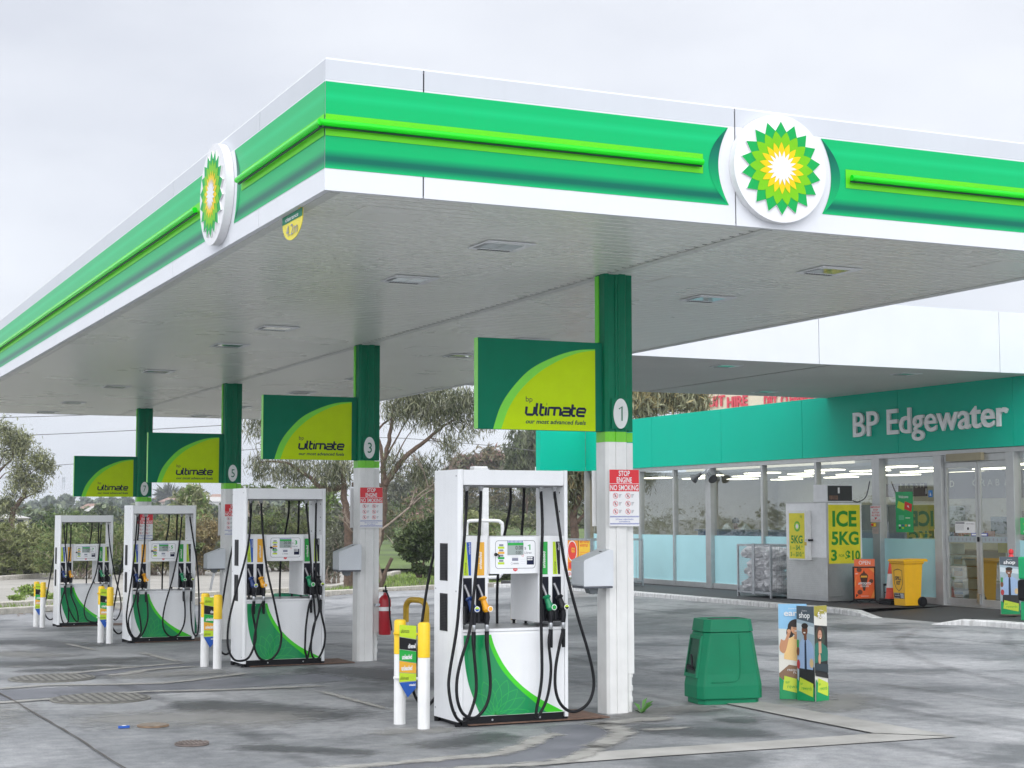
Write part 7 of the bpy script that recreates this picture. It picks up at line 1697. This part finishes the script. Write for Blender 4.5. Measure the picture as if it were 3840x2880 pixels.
branch(at(822, 1140, D), Vector((-.1, 0, 1)).normalized(), 1.0, .045, 4); branch(at(822, 1145, D), Vector((.8, 0, .6)).normalized(), 1.3, .045, 4); branch(at(812, 1190, D), Vector((-.7, 0, .6)).normalized(), .8, .04, 3)
m_.build('branches', t_, smooth=True)
def shrub(label, clumps, mats, lw=(.26, .06), droop=.1, seed=1, stems=5, name='bush', cat='bush', grp=None, bark=barkgrey):
    c0 = np.mean([c for c, r, n in clumps], axis=0); zb = gh(c0[0], c0[1])
    fd = max(1, (Vector(c0) - CAM).length / 58); lw = (lw[0] * fd ** .75, lw[1] * fd ** .75); clumps = [(c, r, int(n * 1.35)) for c, r, n in clumps]; lw = (lw[0] * .72, lw[1] * .8)
    t2 = thing(name, (c0[0], c0[1], zb), label, cat, grp); random.seed(seed); m2 = MB()
    for k in range(stems):
        c, r, n = random.choice(clumps); s_ = Vector((c0[0] + random.gauss(0, .25), c0[1], zb - .05)); e_ = Vector(c) + Vector((random.uniform(-.6, .6) * r[0], 0, random.uniform(0, .8) * r[2])); twigs(m2, s_, e_, .06, bark)
    for c, r, n in (clumps if stems else []):
        for k in range(10):
            s_ = Vector(c) + Vector((random.uniform(-.5, .5) * r[0], random.uniform(-.8, 0) * r[1], random.uniform(-.6, .3) * r[2])); e_ = s_ + Vector((random.gauss(0, .5) * r[0], random.gauss(0, .3) * r[1], random.uniform(.1, .8) * r[2])); twigs(m2, s_, e_, .018, bark)
    (m2.build('stems', t2, smooth=True) if stems else None); leafobj('foliage', t2, clumps, mats, lw, droop, seed); return t2
cp = clump_px
D = 70
shrub('pale olive feathery bush at the left edge in front of the leaning eucalyptus', [cp(15, 1160, D, 50, 38, 3000), cp(60, 1175, D, 42, 40, 2400), cp(-20, 1180, D, 40, 40, 1500), cp(85, 1200, D, 28, 34, 1300), cp(30, 1215, D, 60, 26, 1800)], olive, (.30, .045), .2, 21)
D = 80
shrub('broad green bush rising behind the pale olive bush on the left', [cp(135, 1135, D, 62, 34, 3000), cp(185, 1140, D, 44, 36, 1700), cp(100, 1165, D, 40, 40, 1500), cp(160, 1190, D, 70, 40, 2200), cp(225, 1160, D, 40, 34, 1400)], greenl + [darkl[2]], (.28, .05), .2, 22)
D = 69
shrub('wispy bright green bush behind dispenser 7', [cp(110, 1195, D, 50, 44, 2400), cp(160, 1170, D, 44, 40, 1900), cp(205, 1185, D, 40, 44, 1900), cp(250, 1170, D, 30, 46, 1400), cp(150, 1215, D, 60, 30, 1500)], [olive[0], greenl[0], greenl[2], olive[2]], (.32, .035), .1, 23, stems=14)
shrub('dark undergrowth below the olive bush on the left', [cp(25, 1232, 72, 70, 26, 2600), cp(85, 1235, 72, 50, 24, 1700)], darkl[:2] + [greyl[1]], (.2, .05), 0, 24)
D = 74
shrub('dry olive bush seen through the opening of dispenser 5', [cp(330, 1150, D, 50, 40, 2400), cp(385, 1160, D, 46, 44, 2200), cp(290, 1160, D, 34, 46, 1400), cp(350, 1200, D, 70, 34, 1700)], [olive[0], olive[2], rustl[2], greenl[0]], (.34, .035), .1, 25, stems=12)
D = 74
shrub('orange brown bush between dispensers 5 and 3', [cp(440, 1160, D, 34, 46, 2200), cp(470, 1165, D, 28, 48, 1800), cp(425, 1190, D, 34, 36, 1400), cp(455, 1205, D, 40, 30, 1200)], rustl, (.2, .06), .1, 26)
D = 95
tree_at('round_tree', 'round light green tree on the skyline between columns 7 and 5', 'tree', tuple(at(412, 1150, D)), [([P(412, 1160, D), P(411, 1120, D), P(412, 1085, D)], .25, .1)], [cp(412, 1072, D, 26, 22, 1800), cp(395, 1090, D, 22, 16, 900), cp(428, 1092, D, 22, 18, 1000), cp(412, 1115, D, 40, 24, 1300)], [olive[2], greenl[2], euc[2]], (.4, .12), .2, 27, tw=False)
D = 80
shrub('large dense olive green bush behind dispenser 3', [cp(585, 1135, D, 46, 30, 2600), cp(640, 1150, D, 50, 44, 3200), cp(560, 1165, D, 40, 44, 1900), cp(690, 1150, D, 34, 46, 2000), cp(610, 1195, D, 70, 36, 2400), cp(700, 1200, D, 30, 34, 1000)], [olive[1], greenl[0], olive[0], greyl[1]], (.26, .04), .3, 28, stems=10)
shrub('grey twiggy bush left of the eucalyptus trunk behind dispenser 3', [cp(725, 1180, 62, 26, 50, 1500), cp(715, 1225, 62, 24, 26, 700)], greyl + [euc[1]], (.24, .04), .2, 29, stems=9)
shrub('bright green sapling group behind dispenser 3', [cp(690, 1075, 75, 40, 30, 1700), cp(530, 1065, 85, 26, 16, 700), cp(575, 1062, 85, 30, 12, 700), cp(640, 1070, 80, 30, 20, 800)], [greenl[2], olive[0], greenl[0]], (.34, .08), .2, 30)
D = 150
shrub('tall grey green thicket right of the eucalyptus', [cp(865, 1065, D, 36, 40, 2200), cp(905, 1050, D, 30, 36, 1500), cp(840, 1110, D, 34, 50, 1700), cp(880, 1100, D, 30, 30, 1000)], greyl + [euc[1]], (.30, .07), .3, 31)
shrub('pink tinged flowering thicket left of dispenser 1', [cp(905, 1095, 125, 40, 44, 2400), cp(935, 1065, 128, 30, 40, 1500), cp(895, 1135, 120, 30, 24, 1000), cp(925, 1130, 120, 26, 40, 1300)], [pinkl[0], olive[1], greenl[0], pinkl[2], rustl[1]], (.26, .06), .3, 32)
D = 160
tree_at('flowering_tree', 'pink brown flowering tree above dispenser 1', 'tree', tuple(at(1020, 1150, D)), [([P(1020, 1160, D), P(1018, 1090, D), P(1025, 1020, D)], .22, .08), ([P(1018, 1090, D), P(990, 1030, D)], .1, .03), ([P(1020, 1070, D), P(1060, 1010, D)], .1, .03)], [cp(1010, 1000, D, 44, 20, 1500), cp(1060, 990, D, 36, 24, 1300), cp(985, 1020, D, 32, 18, 900), cp(1040, 1035, D, 60, 24, 1900), cp(1085, 1015, D, 26, 24, 700)], pinkl + [greyl[0]], (.36, .08), .2, 33)
D = 152
shrub('dull olive thicket seen through the upper opening of dispenser 1', [cp(1010, 1080, D, 50, 40, 2600), cp(1075, 1085, D, 50, 44, 2700), cp(1135, 1090, D, 44, 44, 2400), cp(980, 1120, D, 36, 40, 1500), cp(1110, 1125, D, 50, 30, 1700), cp(1180, 1100, D, 36, 50, 1500)], [greyl[0], rustl[1], olive[1], greyl[1], pinkl[1]], (.28, .05), .3, 34, stems=10)
D = 90
shrub('yellow green rounded bush seen through dispenser 1', [cp(1015, 1130, D, 38, 26, 2400), cp(1050, 1145, D, 30, 24, 1500), cp(985, 1150, D, 26, 26, 1100)], [olive[0], greenl[2], olive[2]], (.2, .05), .1, 35)
shrub('dark low bush at the kerb seen below the display of dispenser 1', [cp(1060, 1235, 62, 40, 22, 1900), cp(1100, 1230, 62, 34, 20, 1400), cp(1020, 1240, 62, 26, 14, 700)], darkl, (.2, .07), 0, 36)
D = 145
tree_at('bottlebrush_tree', 'dense dark green tree between dispenser 1 and the far wing of the shop', 'tree', tuple(at(1140, 1160, D)), [([P(1140, 1170, D), P(1138, 1100, D), P(1140, 1000, D)], .22, .08), ([P(1138, 1090, D), P(1115, 1020, D)], .1, .03)], [cp(1140, 950, D, 38, 30, 2400), cp(1125, 990, D, 36, 30, 2000), cp(1160, 1000, D, 30, 34, 1600), cp(1110, 1020, D, 26, 20, 900), cp(1150, 1040, D, 34, 24, 1200)], [euc[1], euc[3], darkl[2], euc[0]], (.34, .06), .8, 37)
D = 60
tree_at('willow_tree', 'thick twisted trunk with drooping leaves framed by the shop wing', 'tree', tuple(at(1244, 1165, D)), [([P(1243, 1268, D), P(1243, 1172, D), P(1240, 1140, D), P(1238, 1110, D), P(1250, 1080, D), P(1256, 1050, D), P(1250, 1010, D)], .34, .18), ([P(1245, 1130, D), P(1262, 1110, D), P(1275, 1085, D)], .16, .08), ([P(1244, 1085, D), P(1232, 1050, D), P(1226, 1010, D)], .12, .05)], [cp(1245, 1000, D, 44, 26, 1700), cp(1240, 1040, D, 30, 28, 900), cp(1265, 1055, D, 26, 26, 800), cp(1285, 1030, D, 26, 40, 900), cp(1225, 1075, D, 16, 24, 400)], [euc[0], rustl[1], euc[1]], (.4, .05), .9, 38)
D = 72
tree_at('eucalyptus_tree', 'eucalyptus crown showing above the shop fascia', 'tree', tuple(at(1400, 1150, D)), [([P(1392, 1170, D), P(1388, 1000, D), P(1384, 915, D), P(1410, 880, D), P(1450, 862, D)], .3, .08), ([P(1384, 915, D), P(1365, 880, D), P(1360, 840, D)], .15, .05), ([P(1410, 880, D), P(1470, 888, D), P(1520, 872, D)], .07, .02)], [cp(1390, 855, D, 44, 26, 1500), cp(1440, 865, D, 40, 20, 1100), cp(1490, 872, D, 36, 18, 900), cp(1360, 880, D, 30, 22, 700), cp(1460, 835, D, 60, 16, 1000), cp(1515, 860, D, 24, 20, 500), cp(1395, 895, D, 30, 14, 420)], [euc[2], rustl[2], euc[0]], (.40, .06), .7, 39)
D = 84
shrub('low olive scrub on the lawn between the eucalyptus and dispenser 1', [cp(880, 1165, D, 34, 22, 1300), cp(925, 1155, D, 34, 34, 1700), cp(850, 1120, 110, 30, 26, 1200), cp(835, 1150, 100, 20, 20, 600)], [olive[1], greyl[0], greenl[0], rustl[1]], (.22, .05), .1, 43)
shrub('scrub of mixed greens along the lawn seen through dispenser 1', [cp(1100, 1125, 118, 40, 18, 1500), cp(1160, 1130, 110, 34, 20, 1300), cp(1060, 1120, 125, 30, 18, 1000), cp(1215, 1140, 100, 30, 26, 1200)], [olive[1], greyl[1], olive[0], pinkl[2]], (.22, .05), .1, 44)
# verge plants
shrub('patch of bright green weeds on the kerb island behind the bollards of dispenser 7', [cp(60, 1274, 47, 26, 12, 900), cp(90, 1280, 47, 22, 9, 600), cp(110, 1288, 46, 18, 7, 350), cp(35, 1289, 46, 20, 6, 350)], weedl, (.14, .05), -.2, 41, name='weeds', cat='weeds', stems=0)
m_ = MB(); 
def blades(name, n, region, hgt, mats, seed):
    g_ = np.random.default_rng(seed); V_ = []; mi = []
    poly_ = np.array(region); x0, y0 = poly_.min(0); x1, y1 = poly_.max(0)
    def inside(px, py):
        c_ = False; j = len(poly_) - 1
        for i in range(len(poly_)):
            if ((poly_[i][1] > py) != (poly_[j][1] > py)) and (px < (poly_[j][0] - poly_[i][0]) * (py - poly_[i][1]) / (poly_[j][1] - poly_[i][1]) + poly_[i][0]): c_ = not c_
            j = i
        return c_
    k = 0
    while k < n:
        x, y = g_.uniform(x0, x1), g_.uniform(y0, y1)
        if not inside(x, y): continue
        if math.sin(x * 1.3) * math.sin(y * .9) + g_.normal() * .5 < -.1: continue
        k += 1; z = gh(x, y) + .02; h_ = hgt * g_.uniform(.4, 1.2); a2 = g_.uniform(0, 6.28); w_ = .025; lx, ly = g_.normal(0, .35) * h_, g_.normal(0, .35) * h_
        V_ += [(x - w_ * math.cos(a2), y - w_ * math.sin(a2), z), (x + w_ * math.cos(a2), y + w_ * math.sin(a2), z), (x + lx + .004, y + ly, z + h_), (x + lx - .004, y + ly, z + h_)]; mi.append(g_.integers(0, len(mats)))
    me = bpy.data.meshes.new(name); me.from_pydata(V_, [], [(4 * i, 4 * i + 1, 4 * i + 2, 4 * i + 3) for i in range(n)])
    for m in mats: me.materials.append(m)
    me.polygons.foreach_set('material_index', np.array(mi, dtype=np.int32)); o = bpy.data.objects.new(name, me); COL.objects.link(o); o['kind'] = 'stuff'
blades('verge_grass', 9000, [(11, 36.6), (16.5, 39.3), (21.5, 43), (34, 44), (34, 60), (24, 60), (17, 46.5), (14.5, 42)], .16, weedl + [greenl[2]], 51)
blades('kerb_weeds', 1200, [(-10, 25.6), (1, 31.4), (12, 36.4), (10, 38), (1.9, 34.2), (-10, 27.6)], .14, weedl, 53)
# weed at the foot of column 1
t_ = thing('weed', (4.2, 2.75, 0), 'small leafy green weed growing at the foot of column 1', 'plant'); m_ = MB()
wl_ = pm('weed_leaf', (.07, .22, .03), .5, var=.2)
for a_, l_, h_ in ((-.6, .12, .10), (.2, .13, .12), (.9, .10, .05), (1.8, .10, .10), (2.6, .08, .04), (-1.6, .12, .04), (.5, .08, .15)):
    d_ = Vector((math.cos(a_), math.sin(a_) - .3, 0)).normalized(); n_ = Vector((-d_.y, d_.x, 0)); o_ = Vector((4.20, 2.745, .004))
    m_.mesh([o_, o_ + d_ * l_ * .5 + n_ * .028 + ZU * h_ * .8, o_ + d_ * l_ + ZU * h_, o_ + d_ * l_ * .5 - n_ * .028 + ZU * h_ * .8], [(0, 1, 2, 3)], wl_)
m_.build('leaves', t_)

# air and water post on the far kerb
D = 57; pos = at(1010, 1180, D)
t_ = thing('air_tower', (pos.x, pos.y, gh(pos.x, pos.y)), 'white post with head box and rounded tube frame, seen through dispenser 1', 'post')
m_ = MB(); q0 = at(1047, 1170, D); m_.box(q0.x - .11, q0.x + .11, q0.y - .08, q0.y + .08, gh(q0.x, q0.y) - .1, at(1047, 1012, D).z, white); m_.build('post', t_)
m_ = MB(); q1 = at(1034, 1020, D); m_.box(q1.x - .27, q1.x + .27, q1.y - .2, q1.y + .2, q1.z + .0, q1.z + .20, white); m_.build('head_box', t_, bevel=.04)
m_ = MB(); F_ = D - .5; fr_ = [at(x, y, F_) for x, y in ((1008, 1246), (1008, 1140), (1010, 1129), (1018, 1125), (1072, 1125), (1081, 1129), (1085, 1140), (1084, 1228), (1080, 1242), (1072, 1247), (1020, 1247))]
m_.tube(spl(fr_, 4), .06, white, 8); m_.build('tube_frame', t_, smooth=True)
# background hill houses, tower and wood
hm_ = [pm('house_wall', (.55, .45, .38), .8), pm('house_white', (.68, .67, .64), .8)]; rf_ = [pm('roof_tile', (.30, .19, .15), .8, var=.2, scale=2), pm('roof_pale', (.45, .44, .42), .7)]
for k, (px, py, d, w_, h_, mw, mr) in enumerate(((380, 1083, 420, 7, 2, 0, 0), (458, 1083, 300, 5, 1.5, 1, 1), (350, 1079, 480, 5, 2, 0, 0), (203, 1100, 260, 4, 1.6, 0, 0), (210, 1105, 235, 3, 1.4, 1, 1), (14, 1118, 150, 3, .6, 1, 1), (225, 1108, 230, 4, 1.2, 1, 1), (470, 1079, 340, 4, 2, 0, 0))):
    c_ = at(px, py, d); hl = ('pink roofed house right of column 7', 'pale low house left of column 5', 'terracotta roofed house on the skyline right of column 7', 'brick house among trees left of dispenser 5', 'small white house front left of dispenser 5', 'pale shed roof below the leaning eucalyptus', 'low pale roof among trees left of dispenser 5', 'gabled house behind column 5 on the skyline')[k]
    t_ = thing('house', (c_.x, c_.y, c_.z - h_), hl, 'house', 'far houses on the hill')
    m_ = MB(); m_.box(c_.x - w_ / 2, c_.x + w_ / 2, c_.y - 3, c_.y + 3, c_.z - h_ - 5, c_.z, hm_[mw]); wall_ = m_.build('wall', t_)
    m_ = MB(); m_.mesh([(c_.x - w_ * .56, c_.y - 3.6, c_.z), (c_.x + w_ * .56, c_.y - 3.6, c_.z), (c_.x + w_ * .56, c_.y + 3.6, c_.z), (c_.x - w_ * .56, c_.y + 3.6, c_.z), (c_.x - w_ * .28, c_.y, c_.z + h_ * .6), (c_.x + w_ * .28, c_.y, c_.z + h_ * .6)], [(0, 1, 5, 4), (2, 3, 4, 5), (1, 2, 5), (3, 0, 4), (3, 2, 1, 0)], rf_[mr]); m_.build('roof', t_)
    m_ = MB()
    for q in (-.25, .2): m_.box(c_.x + w_ * q - .5, c_.x + w_ * q + .5, c_.y - 3.02, c_.y - 3.003, c_.z - h_ * .7, c_.z - h_ * .25, dark)
    m_.build('window', t_)
c_ = at(137, 1041, 700)
t_ = thing('lattice_tower', tuple(c_), 'slim lattice phone tower on the far left skyline', 'tower'); m_ = MB(); H_ = 2.2
for sx, sy in ((-1, -1), (1, -1), (1, 1), (-1, 1)): m_.tube([c_ + Vector((sx * .5, sy * .5, -3)), c_ + Vector((sx * .3, sy * .3, H_))], .09, galv, 4)
for k in range(5): m_.tube([c_ + Vector((-.45, -.45, -2.5 + k)), c_ + Vector((.42, -.42, -1.5 + k))], .06, galv, 3)
m_.build('mast', t_); m_ = MB()
for z_ in (H_ - .4, H_ - 1.5):
    for a_ in range(5): q = c_ + Vector((.6 * math.cos(a_ * 1.26), .6 * math.sin(a_ * 1.26), z_)); m_.box(q.x - .14, q.x + .14, q.y - .1, q.y + .1, q.z - .45, q.z + .45, galv)
m_.build('antenna', t_)
c_ = at(362, 1085, 430); tree_at('palm_tree', 'single palm on the skyline right of column 7', 'tree', tuple(c_ - ZU * 4), [([tuple(c_ - ZU * 5), tuple(c_ + ZU * 1.3)], .35, .3)], [((c_.x, c_.y, c_.z + 1.6), (1.3, 1.3, .9), 160)], darkl[:2] + [far1[1]], (1.6, .3), .2, 61, tw=False)
g_ = np.random.default_rng(77)
def skyline(x0, x1, yfun, d, n, mats, sc_, name, cnt, seed):
    cl_ = []
    for k in range(n):
        px = g_.uniform(x0, x1); top = yfun(px); dd = d * g_.uniform(.85, 1.15); ry = g_.uniform(5, 13) * sc_; py = top + ry * g_.uniform(.8, 4.5)
        cl_.append(clump_px(px, py, dd, g_.uniform(7, 18) * sc_, ry, cnt))
    return leafobj(name, None, cl_, mats, (d * .0040, d * .0026), .1, seed, kind='stuff')
skyline(-160, 620, lambda x: np.interp(x, [-160, 0, 60, 110, 125, 150, 180, 260, 330, 400, 470, 620], [1085, 1084, 1082, 1068, 1062, 1062, 1070, 1074, 1080, 1080, 1076, 1072]), 430, 300, far1, 1.0, 'far_woodland', 90, 71)
skyline(-160, 640, lambda x: 1092 + 5 * math.sin(x * .05), 210, 230, [far1[0], far1[2], olive[1], greenl[1]], 1.25, 'mid_woodland', 110, 72)
skyline(480, 1500, lambda x: 1085 + 5 * math.sin(x * .03), 150, 260, [greyl[0], greyl[1], olive[1], euc[1]], 1.5, 'woodland_behind_verge', 110, 73)
skyline(-160, 560, lambda x: 1150 + 5 * math.sin(x * .04), 85, 110, [olive[1], greyl[1], greenl[1], darkl[0]], 1.6, 'scrub_beyond_car_park', 130, 74)
# woodland and houses on the opposite side of the road (seen in the window reflections)
cl_ = []
for k in range(170):
    y = g_.uniform(60, 330); x = -95 - g_.uniform(0, 40); r_ = g_.uniform(2, 5); cl_.append(((x, y, gh(x, y) + g_.uniform(.5, 5.5) * (.6 + .4 * math.sin(y * .07))), (r_, r_, r_ * .8), 330))
leafobj('woodland_across_road', None, cl_, darkl + [euc[1]], (.34, .2), .1, 75, kind='stuff')
# power lines
wirem = pm('cable', (.12, .12, .13), .6)
def wire(pts, r, label):
    m_ = MB(); m_.tube(spl([at(*p) for p in pts], 6), r, wirem, 5); tag(m_.build('power_line'), label, 'cable', 'power lines behind the station')
wire([(-60, 903, 95), (0, 900.7, 95), (178, 895.5, 95), (420, 886, 95), (620, 878, 95)], .022, 'topmost power line, just under the far canopy edge')
wire([(-60, 945, 95), (0, 941.3, 95), (250, 930.5, 95), (478, 918, 95), (700, 905, 95)], .022, 'middle power line crossing the sky on the left')
wire([(-60, 1013, 95), (0, 1009.8, 95), (160, 1001, 95), (470, 975.5, 95), (566, 968, 95), (800, 945, 95), (997, 957, 95), (1100, 967.5, 95), (1250, 985, 95)], .018, 'lowest power line, passing behind the flag signs')
# cream building with red letters behind the shop
XW = 48.0
hb = thing('hire_shop', (XW, 90, 5), 'cream building with pink red SUIT HIRE letters behind the shop roof', 'building')
from mathutils import geometry as _g
def onwall(px, py):
    k = 3840 / 2212; d_ = _fw + _r * ((px * k - 1920) / 6128.4) - _u * ((py * k - 1440) / 6128.4); return CAM + d_ * ((XW - .1 - CAM.x) / d_.x)
YW = onwall(1478, 870).y
m_ = MB(); m_.box(XW, XW + 10, onwall(1790, 870).y, YW, -.5, 11.5, pm('cream_render', (.74, .66, .50), .8)); m_.build('wall', hb)
lr_ = pm('letter_pink_red', (.68, .07, .10), .5)
for st_, xa, xb, ya, yb in (('SUIT', 1517, 1565, 882, 859), ('HIRE', 1570, 1614, 881, 858), ('DRY', 1650, 1679, 878, 855), ('CLEANING', 1686, 1765, 876, 853)):
    a_ = onwall(xa, ya); b_ = onwall(xb, ya - 2); hh_ = onwall(xa, yb).z - a_.z
    m_ = MB(); m_.text(st_, (XW - .06, a_.y, a_.z), (0, -1, 0), ZU, hh_ * .95, lr_, width=a_.y - b_.y, bold=.03, depth=.05); m_.build('lettering', hb)
# ------------------------------------------------------------------ the faint moisture haze that greys the far hill
hz = bpy.data.materials.new('haze'); hz.use_nodes = True; ht = hz.node_tree; ht.nodes.clear()
ho = ht.nodes.new('ShaderNodeOutputMaterial'); hv = ht.nodes.new('ShaderNodeVolumePrincipled'); hv.inputs['Color'].default_value = (.86, .90, .96, 1); hv.inputs['Density'].default_value = .0006; hv.inputs['Anisotropy'].default_value = .2
ht.links.new(hv.outputs[0], ho.inputs['Volume'])
m_ = MB(); m_.box(-420, 760, -60, 900, -2.6, 24, hz); m_.build('haze', kind='stuff')
bpy.context.view_layer.update()
